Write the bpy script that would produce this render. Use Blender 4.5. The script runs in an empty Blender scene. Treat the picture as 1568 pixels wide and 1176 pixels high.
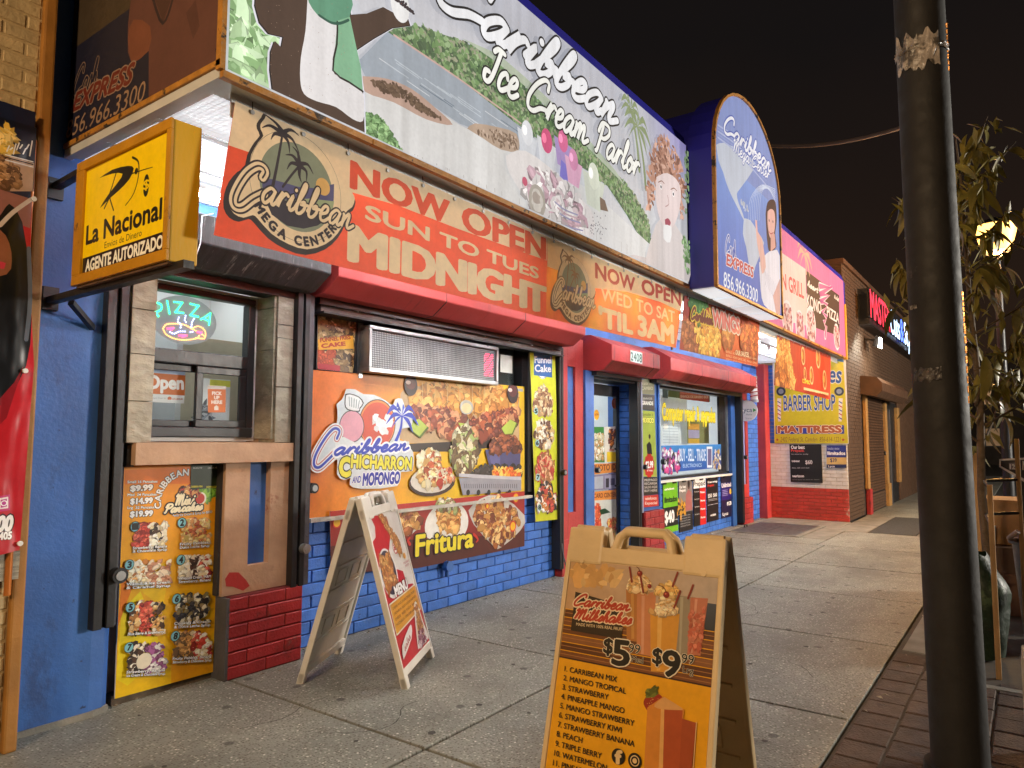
import bpy, bmesh, math, random
from mathutils import Vector, Matrix, noise
from mathutils.geometry import tessellate_polygon
random.seed(7)
R = math.radians
sc = bpy.context.scene
COL = sc.collection

# ------------------------------------------------------------------ camera, night sky, exposure
FPX, YAW, PITCH, ROLL, CAMH = 1086.16, 0.628533, 0.0786214, 0.0029903, 1.6
_f = Vector((math.cos(YAW)*math.cos(PITCH), math.sin(YAW)*math.cos(PITCH), math.sin(PITCH)))
_r = Vector((math.sin(YAW), -math.cos(YAW), 0)); _u = _r.cross(_f)
_R = _r*math.cos(ROLL)+_u*math.sin(ROLL); _U = -_r*math.sin(ROLL)+_u*math.cos(ROLL)
cam = bpy.data.cameras.new('camera'); camo = bpy.data.objects.new('camera', cam); COL.objects.link(camo)
EYE = Vector((0, 0, CAMH))
m = Matrix((_R, _U, -_f)).transposed().to_4x4(); m.translation = EYE
camo.matrix_world = m
cam.sensor_width = 36; cam.lens = 36*FPX/1568; cam.clip_start = 0.05; cam.clip_end = 500
sc.camera = camo
w = bpy.data.worlds.new('World'); sc.world = w; w.use_nodes = True
bg = w.node_tree.nodes['Background']
sky = w.node_tree.nodes.new('ShaderNodeTexSky'); sky.sky_type = 'NISHITA'; sky.sun_disc = False
sky.sun_elevation = R(-10); sky.sun_rotation = R(60); sky.dust_density = 4
mixn = w.node_tree.nodes.new('ShaderNodeMix'); mixn.data_type = 'RGBA'
mixn.inputs[0].default_value = 0.9
mixn.inputs[7].default_value = (0.0120, 0.0086, 0.0070, 1)     # city glow on a night sky
_g = w.node_tree.nodes.new('ShaderNodeTexCoord'); _s = w.node_tree.nodes.new('ShaderNodeSeparateXYZ'); _m = w.node_tree.nodes.new('ShaderNodeMapRange'); _c = w.node_tree.nodes.new('ShaderNodeMix'); _c.data_type = 'RGBA'
_n = w.node_tree.nodes.new('ShaderNodeTexNoise'); _n.inputs['Scale'].default_value = 2.2; _n.inputs['Detail'].default_value = 4; _a = w.node_tree.nodes.new('ShaderNodeMath'); _a.operation = 'MULTIPLY_ADD'; _a.inputs[1].default_value = .25
w.node_tree.links.new(_g.outputs['Generated'], _s.inputs[0]); w.node_tree.links.new(_g.outputs['Generated'], _n.inputs['Vector']); w.node_tree.links.new(_n.outputs[0], _a.inputs[0]); w.node_tree.links.new(_s.outputs[2], _a.inputs[2])
_m.inputs[1].default_value = .10; _m.inputs[2].default_value = .62; w.node_tree.links.new(_a.outputs[0], _m.inputs[0]); w.node_tree.links.new(_m.outputs[0], _c.inputs[0])
_c.inputs[6].default_value = (.030, .0155, .0085, 1); _c.inputs[7].default_value = (.0085, .0068, .0066, 1); w.node_tree.links.new(_c.outputs[2], mixn.inputs[7])   # city glow low over the street
w.node_tree.links.new(sky.outputs[0], mixn.inputs[6])
w.node_tree.links.new(mixn.outputs[2], bg.inputs[0])
bg.inputs[1].default_value = 1.0
sc.view_settings.view_transform = 'Standard'; sc.view_settings.look = 'None'
sc.view_settings.exposure = 0.0; sc.view_settings.gamma = 1.0; sc.view_settings.use_curve_mapping = False
sc.render.engine = 'CYCLES'
sc.cycles.max_bounces = 6; sc.cycles.diffuse_bounces = 3; sc.cycles.glossy_bounces = 3
sc.cycles.transmission_bounces = 6; sc.cycles.transparent_max_bounces = 12
sc.cycles.sample_clamp_indirect = 4.0; sc.cycles.caustics_reflective = False; sc.cycles.caustics_refractive = False
sc.cycles.use_denoising = True

# ------------------------------------------------------------------ measuring helpers (photo pixel -> point on a real plane)
def ray(x, y): return _f + _R*((x-784)/FPX) - _U*((y-588)/FPX)
def onY(x, y, Y): d = ray(x, y); return EYE + d*(Y/d.y)
def onX(x, y, X): d = ray(x, y); return EYE + d*(X/d.x)
def onZ(x, y, Z=0.0): d = ray(x, y); return EYE + d*((Z-CAMH)/d.z)
def zp(ox, oy, s, pts): return [(ox+x/s, oy+y/s) for x, y in pts]

# ------------------------------------------------------------------ colours and materials
def lin(c): return c/12.92 if c <= .04045 else ((c+.055)/1.055)**2.4
def C(h, k=1.0):
    h = h.lstrip('#'); return tuple(min(1, lin(int(h[i:i+2], 16)/255)*k) for i in (0, 2, 4))
MATS = {}
def mat(name, col, rough=.6, var=.12, scale=6, bump=.1, bscale=40, metal=0, spec=.5, wear=None, wear_at=.62, wscale=3, rnd=0, w2=None, stretch=None, coat=0):
    if name in MATS: return MATS[name]
    M = bpy.data.materials.new(name); M.use_nodes = True; t = M.node_tree; N = t.nodes; L = t.links
    b = N['Principled BSDF']; b.inputs['Roughness'].default_value = rough
    b.inputs['Metallic'].default_value = metal; b.inputs['Specular IOR Level'].default_value = spec
    b.inputs['Coat Weight'].default_value = coat
    tc = N.new('ShaderNodeNewGeometry'); src = tc.outputs['Position']
    if stretch:
        vm = N.new('ShaderNodeVectorMath'); vm.operation = 'MULTIPLY'; vm.inputs[1].default_value = stretch
        L.new(src, vm.inputs[0]); src = vm.outputs[0]
    n1 = N.new('ShaderNodeTexNoise'); n1.inputs['Scale'].default_value = scale; n1.inputs['Detail'].default_value = 6
    L.new(src, n1.inputs['Vector'])
    cr = N.new('ShaderNodeMapRange'); cr.inputs[1].default_value = .3; cr.inputs[2].default_value = .7
    cr.inputs[3].default_value = 1-var; cr.inputs[4].default_value = 1+var; L.new(n1.outputs[0], cr.inputs[0])
    mul = N.new('ShaderNodeVectorMath'); mul.operation = 'SCALE'; mul.inputs[0].default_value = col
    L.new(cr.outputs[0], mul.inputs[3]); out = mul.outputs[0]
    if rnd:
        oi = N.new('ShaderNodeObjectInfo'); r2 = N.new('ShaderNodeMapRange')
        r2.inputs[3].default_value = 1-rnd; r2.inputs[4].default_value = 1+rnd; L.new(oi.outputs['Random'], r2.inputs[0])
        m2 = N.new('ShaderNodeVectorMath'); m2.operation = 'SCALE'; L.new(out, m2.inputs[0]); L.new(r2.outputs[0], m2.inputs[3]); out = m2.outputs[0]
    if wear:
        n2 = N.new('ShaderNodeTexNoise'); n2.inputs['Scale'].default_value = wscale; n2.inputs['Detail'].default_value = 9; n2.inputs['Roughness'].default_value = .7
        L.new(src, n2.inputs['Vector'])
        r3 = N.new('ShaderNodeMapRange'); r3.inputs[1].default_value = wear_at; r3.inputs[2].default_value = wear_at+.05; L.new(n2.outputs[0], r3.inputs[0])
        mx = N.new('ShaderNodeMix'); mx.data_type = 'RGBA'; L.new(r3.outputs[0], mx.inputs[0]); L.new(out, mx.inputs[6]); mx.inputs[7].default_value = (*wear, 1); out = mx.outputs[2]
    if w2:
        c2, at2, s2, st2 = w2; vm2 = N.new('ShaderNodeVectorMath'); vm2.operation = 'MULTIPLY'; vm2.inputs[1].default_value = st2; L.new(tc.outputs['Position'], vm2.inputs[0])
        n6 = N.new('ShaderNodeTexNoise'); n6.inputs['Scale'].default_value = s2; n6.inputs['Detail'].default_value = 10; n6.inputs['Roughness'].default_value = .75; L.new(vm2.outputs[0], n6.inputs['Vector'])
        r6 = N.new('ShaderNodeMapRange'); r6.inputs[1].default_value = at2; r6.inputs[2].default_value = at2+.10; r6.inputs[4].default_value = .7; L.new(n6.outputs[0], r6.inputs[0])
        m6 = N.new('ShaderNodeMix'); m6.data_type = 'RGBA'; L.new(r6.outputs[0], m6.inputs[0]); L.new(out, m6.inputs[6]); m6.inputs[7].default_value = (*c2, 1); out = m6.outputs[2]
    L.new(out, b.inputs['Base Color'])
    n4 = N.new('ShaderNodeTexNoise'); n4.inputs['Scale'].default_value = scale*2.3; n4.inputs['Detail'].default_value = 4; L.new(src, n4.inputs['Vector'])
    r4 = N.new('ShaderNodeMapRange'); r4.inputs[3].default_value = max(.05, rough-.18); r4.inputs[4].default_value = min(1, rough+.18); L.new(n4.outputs[0], r4.inputs[0]); L.new(r4.outputs[0], b.inputs['Roughness'])
    if bump:
        n3 = N.new('ShaderNodeTexNoise'); n3.inputs['Scale'].default_value = bscale; n3.inputs['Detail'].default_value = 5
        L.new(src, n3.inputs['Vector'])
        bp = N.new('ShaderNodeBump'); bp.inputs['Strength'].default_value = bump; bp.inputs['Distance'].default_value = .02
        L.new(n3.outputs[0], bp.inputs['Height']); L.new(bp.outputs[0], b.inputs['Normal'])
    MATS[name] = M; return M
def emis(name, col, s):
    if name in MATS: return MATS[name]
    M = bpy.data.materials.new(name); M.use_nodes = True; b = M.node_tree.nodes['Principled BSDF']
    b.inputs['Base Color'].default_value = (*[c*.5 for c in col], 1); b.inputs['Emission Color'].default_value = (*col, 1); b.inputs['Emission Strength'].default_value = s
    MATS[name] = M; return M
def printmat(name, emit=0, rough=.4, base=1.0, trans=0, wrinkle=0, wscale=4, tube=None):
    """vinyl / paper / backlit film: the ink colour comes from the print's own colour attribute"""
    if name in MATS: return MATS[name]
    M = bpy.data.materials.new(name); M.use_nodes = True; t = M.node_tree; N = t.nodes; L = t.links
    b = N['Principled BSDF']; b.inputs['Roughness'].default_value = rough
    at = N.new('ShaderNodeAttribute'); at.attribute_name = 'Col'
    g = N.new('ShaderNodeNewGeometry'); n1 = N.new('ShaderNodeTexNoise'); n1.inputs['Scale'].default_value = 9; n1.inputs['Detail'].default_value = 8; L.new(g.outputs['Position'], n1.inputs['Vector'])
    r1 = N.new('ShaderNodeMapRange'); r1.inputs[1].default_value = .3; r1.inputs[2].default_value = .7; r1.inputs[3].default_value = .86*base; r1.inputs[4].default_value = 1.0*base; L.new(n1.outputs[0], r1.inputs[0])
    n9 = N.new('ShaderNodeTexNoise'); n9.inputs['Scale'].default_value = 45; n9.inputs['Detail'].default_value = 5; L.new(g.outputs['Position'], n9.inputs['Vector'])
    r9 = N.new('ShaderNodeMapRange'); r9.inputs[1].default_value = .3; r9.inputs[2].default_value = .7; r9.inputs[3].default_value = .95; r9.inputs[4].default_value = 1.04; L.new(n9.outputs[0], r9.inputs[0])
    m9 = N.new('ShaderNodeMath'); m9.operation = 'MULTIPLY'; L.new(r1.outputs[0], m9.inputs[0]); L.new(r9.outputs[0], m9.inputs[1])
    s = N.new('ShaderNodeVectorMath'); s.operation = 'SCALE'; L.new(at.outputs['Color'], s.inputs[0]); L.new(m9.outputs[0], s.inputs[3])
    L.new(s.outputs[0], b.inputs['Base Color'])
    if emit:
        # emission of film and card alike, uneven by noise, streaks of grime
        n2 = N.new('ShaderNodeTexNoise'); n2.inputs['Scale'].default_value = 1.3; n2.inputs['Detail'].default_value = 3; L.new(g.outputs['Position'], n2.inputs['Vector'])
        vm = N.new('ShaderNodeVectorMath'); vm.operation = 'MULTIPLY'; vm.inputs[1].default_value = (14, 14, .7); L.new(g.outputs['Position'], vm.inputs[0])
        n3 = N.new('ShaderNodeTexNoise'); n3.inputs['Scale'].default_value = 1.0; n3.inputs['Detail'].default_value = 5; L.new(vm.outputs[0], n3.inputs['Vector'])
        m8 = N.new('ShaderNodeMath'); m8.operation = 'MULTIPLY'; m8.inputs[1].default_value = .4; L.new(n9.outputs[0], m8.inputs[0]); a0 = N.new('ShaderNodeMath'); a0.operation = 'ADD'; L.new(n2.outputs[0], a0.inputs[0]); L.new(n3.outputs[0], a0.inputs[1])
        a = N.new('ShaderNodeMath'); a.operation = 'ADD'; L.new(a0.outputs[0], a.inputs[0]); L.new(m8.outputs[0], a.inputs[1])
        r2 = N.new('ShaderNodeMapRange'); r2.inputs[1].default_value = .75; r2.inputs[2].default_value = 1.65; r2.inputs[3].default_value = emit*.72; r2.inputs[4].default_value = emit*1.2; L.new(a.outputs[0], r2.inputs[0])
        L.new(at.outputs['Color'], b.inputs['Emission Color']); L.new(r2.outputs[0], b.inputs['Emission Strength'])
    last = b.outputs[0]
    nrm = None
    if wrinkle:
        vm = N.new('ShaderNodeVectorMath'); vm.operation = 'MULTIPLY'; vm.inputs[1].default_value = (1, 1, .35); L.new(g.outputs['Position'], vm.inputs[0])
        n5 = N.new('ShaderNodeTexNoise'); n5.inputs['Scale'].default_value = wscale; n5.inputs['Detail'].default_value = 3; L.new(vm.outputs[0], n5.inputs['Vector'])
        bp = N.new('ShaderNodeBump'); bp.inputs['Strength'].default_value = wrinkle; bp.inputs['Distance'].default_value = .1; L.new(n5.outputs[0], bp.inputs['Height']); L.new(bp.outputs[0], b.inputs['Normal'])
    if trans:
        tr = N.new('ShaderNodeBsdfTranslucent'); L.new(s.outputs[0], tr.inputs[0]); mx = N.new('ShaderNodeMixShader'); mx.inputs[0].default_value = trans
        L.new(b.outputs[0], mx.inputs[1]); L.new(tr.outputs[0], mx.inputs[2]); L.new(mx.outputs[0], N['Material Output'].inputs[0])
    MATS[name] = M; return M
def glass(name='window_glass', fac=.05, rough=.02):
    if name in MATS: return MATS[name]
    M = bpy.data.materials.new(name); M.use_nodes = True; t = M.node_tree; N = t.nodes; L = t.links
    N.remove(N['Principled BSDF']); a = N.new('ShaderNodeBsdfTransparent'); a.inputs[0].default_value = (.93, .96, .95, 1); g = N.new('ShaderNodeBsdfGlossy'); g.inputs['Roughness'].default_value = rough
    mx = N.new('ShaderNodeMixShader'); mx.inputs[0].default_value = fac; L.new(a.outputs[0], mx.inputs[1]); L.new(g.outputs[0], mx.inputs[2]); L.new(mx.outputs[0], N['Material Output'].inputs[0])
    MATS[name] = M; return M

# ------------------------------------------------------------------ object helpers
def setp(o, **k):
    for a, v in k.items():
        if v is not None: o[a] = v
def wl(o):
    v = Vector((0, 0, 0))
    while o: v = v + o.location; o = o.parent
    return v
def thing(name, label, cat, loc=(0, 0, 0), rot=0, group=None):
    o = bpy.data.objects.new(name, None); o.empty_display_size = .1; COL.objects.link(o)
    o.location = loc; o.rotation_euler = (0, 0, rot); setp(o, label=label, category=cat, group=group); return o
def tag(o, label=None, cat=None, group=None, kind=None): setp(o, label=label, category=cat, group=group, kind=kind); return o
def link(name, me, parent=None, local=False):
    o = bpy.data.objects.new(name, me); COL.objects.link(o)
    if parent:
        o.parent = parent
        if not local: o.location = -wl(parent)
    return o
class MB:
    def __init__(s): s.v = []; s.f = []; s.mi = []; s.sm = []
    def add(s, v, f, sm=False):
        n = len(s.v); s.v += [Vector(p) for p in v]; s.f += [tuple(i+n for i in q) for q in f]; s.sm += [sm]*len(f); return s
    def box(s, a, b, ch=0):
        x0, y0, z0 = [min(a[i], b[i]) for i in range(3)]; x1, y1, z1 = [max(a[i], b[i]) for i in range(3)]
        v = [(x, y, z) for x in (x0, x1) for y in (y0, y1) for z in (z0, z1)]
        return s.add(v, [(0, 1, 3, 2), (4, 6, 7, 5), (0, 4, 5, 1), (2, 3, 7, 6), (0, 2, 6, 4), (1, 5, 7, 3)])
    def obox(s, c, ax, ay, az):
        c, ax, ay, az = map(Vector, (c, ax, ay, az)); v = [c+ax*i+ay*j+az*k for i in (-1, 1) for j in (-1, 1) for k in (-1, 1)]
        return s.add(v, [(0, 1, 3, 2), (4, 6, 7, 5), (0, 4, 5, 1), (2, 3, 7, 6), (0, 2, 6, 4), (1, 5, 7, 3)])
    def bar(s, a, b, w, h, up=(0, 0, 1)):
        a, b = Vector(a), Vector(b); d = (b-a).normalized(); sx = d.cross(Vector(up)).normalized(); sy = sx.cross(d)
        return s.obox((a+b)/2, (b-a)/2, sx*w/2, sy*h/2)
    def tube(s, pts, r, n=8, cap=True):
        pts = [Vector(p) for p in pts]; rr = r if isinstance(r, (list, tuple)) else [r]*len(pts); V = []; up = Vector((0, 0, 1))
        prev = None
        for i, p in enumerate(pts):
            d = (pts[min(i+1, len(pts)-1)]-pts[max(i-1, 0)]).normalized()
            a = prev if prev is not None else (up if abs(d.z) < .9 else Vector((1, 0, 0)))
            x = (a-d*a.dot(d)).normalized(); prev = x; y = d.cross(x)
            V += [p+(x*math.cos(2*math.pi*k/n)+y*math.sin(2*math.pi*k/n))*rr[i] for k in range(n)]
        F = [(i*n+k, i*n+(k+1) % n, (i+1)*n+(k+1) % n, (i+1)*n+k) for i in range(len(pts)-1) for k in range(n)]
        s.add(V, F, True)
        if cap: s.add([V[k] for k in range(n)], [tuple(range(n))[::-1]]); s.add([V[-n+k] for k in range(n)], [tuple(range(n))])
        return s
    def prism(s, prof, a, b, to):
        """profile of 2-D points swept from a to b; to(p, t) -> 3-D point"""
        n = len(prof); V = [to(p, a) for p in prof]+[to(p, b) for p in prof]
        F = [(i, (i+1) % n, n+(i+1) % n, n+i) for i in range(n)]
        tri = tessellate_polygon([[Vector((p[0], p[1], 0)) for p in prof]])
        F += [tuple(q) for q in tri]+[tuple(i+n for i in q)[::-1] for q in tri]
        return s.add(V, F)
    def ball(s, c, r, n=10, m=6, sq=(1, 1, 1)):
        c = Vector(c); V = [c+Vector((0, 0, r*sq[2]))]
        for i in range(1, m):
            a = math.pi*i/m; V += [c+Vector((r*sq[0]*math.sin(a)*math.cos(2*math.pi*k/n), r*sq[1]*math.sin(a)*math.sin(2*math.pi*k/n), r*sq[2]*math.cos(a))) for k in range(n)]
        V.append(c-Vector((0, 0, r*sq[2]))); F = [(0, 1+k, 1+(k+1) % n) for k in range(n)]
        for i in range(m-2): F += [(1+i*n+k, 1+(i+1)*n+k, 1+(i+1)*n+(k+1) % n, 1+i*n+(k+1) % n) for k in range(n)]
        l = len(V)-1; F += [(l, l-n+(k+1) % n, l-n+k) for k in range(n)]
        return s.add(V, F, True)
    def quad(s, a, b, c, d): return s.add([a, b, c, d], [(0, 1, 2, 3)])
    def mesh(s, name, M, bevel=0):
        me = bpy.data.meshes.new(name); me.from_pydata([tuple(p) for p in s.v], [], s.f)
        me.polygons.foreach_set('use_smooth', s.sm)
        bm = bmesh.new(); bm.from_mesh(me)
        bmesh.ops.recalc_face_normals(bm, faces=bm.faces)
        if bevel: bmesh.ops.bevel(bm, geom=[e for e in bm.edges if len(e.link_faces) == 2 and e.calc_face_angle(0) > .6], offset=bevel, segments=2, affect='EDGES', profile=.6)
        bm.to_mesh(me); bm.free(); me.materials.append(M); return me
    def build(s, name, M, parent=None, bevel=0, local=False): return link(name, s.mesh(name, M, bevel), parent, local)
def yz(p, t): return Vector((t, p[0], p[1]))
def xz(p, t): return Vector((p[0], t, p[1]))

# ------------------------------------------------------------------ lettering
_tc = {}
def glyphs(body, bold=0, shear=0, space=1.0):
    k = (body, bold, shear, space)
    if k not in _tc:
        cu = bpy.data.curves.new('t', 'FONT'); cu.body = body; cu.size = 1; cu.offset = bold; cu.shear = shear; cu.space_character = space; cu.resolution_u = 3
        cu.fill_mode = 'FRONT'; o = bpy.data.objects.new('t', cu); me = o.to_mesh()
        V = [(v.co.x, v.co.y) for v in me.vertices]; F = [tuple(p.vertices) for p in me.polygons]
        o.to_mesh_clear(); bpy.data.objects.remove(o); bpy.data.curves.remove(cu); _tc[k] = (V, F)
    return _tc[k]
CAPH = max(v[1] for v in glyphs('H')[0])
def smooth(pts, n=6):
    if len(pts) < 3: return pts
    P = [pts[0]]+list(pts)+[pts[-1]]; out = []
    for i in range(1, len(P)-2):
        a, b, c, d = P[i-1], P[i], P[i+1], P[i+2]
        for k in range(n):
            t = k/n; out.append(tuple(.5*((2*b[j])+(-a[j]+c[j])*t+(2*a[j]-5*b[j]+4*c[j]-d[j])*t*t+(-a[j]+3*b[j]-3*c[j]+d[j])*t**3) for j in (0, 1)))
    return out+[tuple(pts[-1])]
# one-stroke brush alphabet: x-height 1, ascender 2, advance per glyph
BR = {
 'C': (1.7, [[(1.5, 1.55), (1.45, 2.0), (1.05, 2.05), (.5, 1.5), (.15, .7), (.25, .1), (.7, 0), (1.2, .35), (1.7, .45)]]),
 'a': (1.05, [[(.85, .85), (.5, 1), (.15, .6), (.15, .15), (.4, 0), (.75, .5), (.85, .9), (.75, .2), (.9, 0), (1.1, .25)]]),
 'r': (.8, [[(.05, .3), (.3, .95), (.3, .9), (.2, 0), (.3, .55), (.55, .95), (.75, .85)]]),
 'i': (.55, [[(.05, .3), (.3, 1), (.2, .25), (.35, 0), (.6, .25)], [(.4, 1.38), (.42, 1.42)]]),
 'b': (.95, [[(.05, .3), (.45, 1.4), (.5, 1.95), (.35, 1.9), (.2, .9), (.2, .1), (.5, 0), (.75, .4), (.65, .8), (.4, .6), (.95, .65)]]),
 'e': (.8, [[(.1, .4), (.55, .6), (.6, .95), (.35, 1), (.15, .6), (.2, .1), (.5, 0), (.85, .3)]]),
 'n': (1.1, [[(.1, .9), (.15, .8), (.1, 0), (.2, .5), (.5, 1), (.6, .8), (.55, .25), (.7, 0), (1.1, .3)]]),
 'm': (1.5, [[(.1, .9), (.15, .8), (.1, 0), (.2, .5), (.45, 1), (.55, .8), (.5, 0), (.6, .5), (.85, 1), (.98, .8), (.95, .2), (1.1, 0), (1.5, .3)]]),
 'c': (.75, [[(.65, .75), (.5, 1), (.2, .75), (.15, .2), (.4, 0), (.8, .3)]]),
 'I': (.95, [[(.3, 1.7), (.55, 1.95), (1.0, 1.9)], [(.75, 1.9), (.6, .6), (.4, .05), (.1, .1), (.05, .5), (.3, .55)]]),
 'P': (1.3, [[(.55, 1.8), (.35, .2), (.2, 0)], [(.15, 1.3), (.4, 1.95), (1.1, 1.95), (1.3, 1.5), (.9, 1.05), (.5, 1.0)]]),
 'l': (.6, [[(.05, .3), (.45, 1.5), (.42, 1.95), (.25, 1.5), (.2, .3), (.35, 0), (.65, .25)]]),
 'o': (.85, [[(.45, 1), (.15, .6), (.2, .1), (.45, 0), (.7, .4), (.6, .9), (.4, .95), (.5, .7), (.9, .75)]]),
 't': (.65, [[(.4, 1.7), (.25, .4), (.35, 0), (.65, .25)], [(.05, 1.1), (.65, 1.2)]]),
 's': (.7, [[(.05, .2), (.45, 1.0), (.6, .45), (.35, 0), (.1, .1)], [(.35, 0), (.7, .3)]]),
 'h': (.95, [[(.05, .3), (.45, 1.5), (.4, 1.95), (.2, 1.3), (.15, 0), (.25, .55), (.5, .95), (.62, .7), (.6, .15), (.75, 0), (.95, .3)]]),
 'k': (.95, [[(.05, .3), (.45, 1.5), (.4, 1.95), (.2, 1.3), (.15, 0), (.25, .5), (.6, .95), (.6, .6), (.3, .5), (.6, .1), (.95, .2)]]),
 'M': (1.9, [[(.1, 1.6), (.35, 1.95), (.4, 1.5), (.25, .05), (.55, 1.2), (.95, 1.9), (.9, 1.2), (.85, .1), (1.1, 1.2), (1.5, 1.9), (1.5, .6), (1.6, .05), (1.9, .3)]]),
 'u': (1.05, [[(.1, .95), (.15, .2), (.4, 0), (.7, .5), (.8, .95), (.7, .2), (.85, 0), (1.05, .25)]]),
 'p': (.95, [[(.1, .5), (.25, 1), (.2, .2), (.1, -.7)], [(.2, .6), (.5, 1), (.75, .6), (.5, 0), (.25, .1)], [(.6, .05), (.95, .3)]]),
 'G': (1.7, [[(1.5, 1.55), (1.35, 2.0), (.9, 1.95), (.3, 1.3), (.15, .4), (.5, 0), (1.1, .3), (1.35, .95)], [(1.35, .95), (1.25, .1), (1.7, .3)]]),
 'g': (.95, [[(.75, .85), (.4, 1), (.15, .6), (.2, .1), (.5, .1), (.75, .8), (.7, 0), (.5, -.7), (.2, -.5), (.95, .25)]]),
 ' ': (.7, []),
}

class Ink:
    """flat print on a real plane: polygons, letters and dots with their own colours, each a hair above the last"""
    def __init__(s, O, U, V, off=.001):
        s.O = Vector(O); s.U = Vector(U).normalized(); s.V = Vector(V).normalized(); s.N = s.U.cross(s.V)
        if s.N.dot(EYE-s.O) < 0: s.N = -s.N
        s.z = off; s.v = []; s.f = []; s.c = []; s.clip = None
    def uv(s, p):
        d = ray(*p); t = (s.O-EYE).dot(s.N)/d.dot(s.N); q = EYE+d*t-s.O; return (q.dot(s.U), q.dot(s.V))
    def setclip(s, P):
        ar = sum(P[i][0]*P[(i+1) % len(P)][1]-P[(i+1) % len(P)][0]*P[i][1] for i in range(len(P))); s.clip = P if ar > 0 else P[::-1]
    def _in(s, p):
        n = len(s.clip); return all((s.clip[(e+1) % n][0]-s.clip[e][0])*(p[1]-s.clip[e][1])-(s.clip[(e+1) % n][1]-s.clip[e][1])*(p[0]-s.clip[e][0]) >= -1e-6 for e in range(n))
    def uvs(s, pts): return [s.uv(p) for p in pts]
    def raw(s, P, F, cols, grow=0):
        if s.clip and any(not s._in(p) for p in P):
            P2, F2, C2 = [], [], []
            for i, q in enumerate(F):
                cc = cols[i] if isinstance(cols, list) else cols; cc = cc[0] if isinstance(cc, list) else cc; poly = [P[j] for j in q]
                n = len(s.clip)
                for e in range(n):
                    a, b = s.clip[e], s.clip[(e+1) % n]; out = []
                    sd = lambda p: (b[0]-a[0])*(p[1]-a[1])-(b[1]-a[1])*(p[0]-a[0])
                    for j in range(len(poly)):
                        p, r_ = poly[j], poly[(j+1) % len(poly)]; dp, dr = sd(p), sd(r_)
                        if dp >= 0: out.append(p)
                        if (dp >= 0) != (dr >= 0): t = dp/(dp-dr); out.append((p[0]+(r_[0]-p[0])*t, p[1]+(r_[1]-p[1])*t))
                    poly = out
                    if len(poly) < 3: break
                if len(poly) >= 3: F2.append(tuple(range(len(P2), len(P2)+len(poly)))); P2 += poly; C2.append(cc)
            if not F2: return
            P, F, cols = P2, F2, C2
        n = len(s.v); k = 0
        for p in P: s.v.append(s.O+s.U*p[0]+s.V*p[1]+s.N*(s.z+k*grow)); k += 1
        for i, q in enumerate(F):
            s.f.append(tuple(j+n for j in q)); cc = cols[i] if isinstance(cols, list) else cols; s.c.append([cc]*len(q) if not isinstance(cc, list) else cc)
        s.z += 6e-6+k*grow
    def poly(s, P, col, uv=False, sm=0):
        P = P if uv else s.uvs(P)
        if sm: P = smooth(P+[P[0]], sm)[:-1]
        if len(P) == 4: s.raw(P, [(0, 1, 2, 3)] if s._cvx(P) else [tuple(t) for t in tessellate_polygon([[Vector((*p, 0)) for p in P]])], col); return
        s.raw(P, [tuple(t) for t in tessellate_polygon([[Vector((*p, 0)) for p in P]])], col)
    def _cvx(s, P):
        sg = [((P[(i+1) % 4][0]-P[i][0])*(P[(i+2) % 4][1]-P[(i+1) % 4][1])-(P[(i+1) % 4][1]-P[i][1])*(P[(i+2) % 4][0]-P[(i+1) % 4][0])) > 0 for i in range(4)]
        return all(sg) or not any(sg)
    def grad(s, P, fn, n=10, m=6, uv=False):
        """four corners (bl, br, tr, tl), colour = fn(a, b)"""
        P = P if uv else s.uvs(P); V = []
        for j in range(m+1):
            for i in range(n+1):
                a, b = i/n, j/m; V.append(tuple((P[0][k]*(1-a)+P[1][k]*a)*(1-b)+(P[3][k]*(1-a)+P[2][k]*a)*b for k in (0, 1)))
        F = []; cc = []
        for j in range(m):
            for i in range(n):
                q = (j*(n+1)+i, j*(n+1)+i+1, (j+1)*(n+1)+i+1, (j+1)*(n+1)+i); F.append(q); cc.append([fn((k % (n+1))/n, (k//(n+1))/m) for k in q])
        s.raw(V, F, cc)
    def rect(s, a, b, col, uv=False):
        (x0, y0), (x1, y1) = (a, b) if uv else (s.uv(a), s.uv(b)); s.poly([(x0, y0), (x1, y0), (x1, y1), (x0, y1)], col, True)
    def r(s, c, d): a = s.uv(c); b = s.uv((c[0], c[1]+d)); return math.hypot(a[0]-b[0], a[1]-b[1])
    def disc(s, c, rv, col, ax=1.0, n=20, uv=False, rot=0, jit=0):
        if not uv: rv = s.r(c, rv); c = s.uv(c)
        P = []
        for k in range(n):
            a = 2*math.pi*k/n; q = rv*(1+random.uniform(-jit, jit)); x, y = q*ax*math.cos(a), q*math.sin(a)
            P.append((c[0]+x*math.cos(rot)-y*math.sin(rot), c[1]+x*math.sin(rot)+y*math.cos(rot)))
        s.raw(P, [tuple(range(n))], col)
    def ring(s, c, r0, r1, col, a0=0, a1=360, n=40, uv=False):
        if not uv: r0 = s.r(c, r0); r1 = s.r(c, r1); c = s.uv(c)
        P = []
        for k in range(n+1):
            a = R(a0+(a1-a0)*k/n); P += [(c[0]+r0*math.cos(a), c[1]+r0*math.sin(a)), (c[0]+r1*math.cos(a), c[1]+r1*math.sin(a))]
        s.raw(P, [(2*k, 2*k+1, 2*k+3, 2*k+2) for k in range(n)], col)
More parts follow.
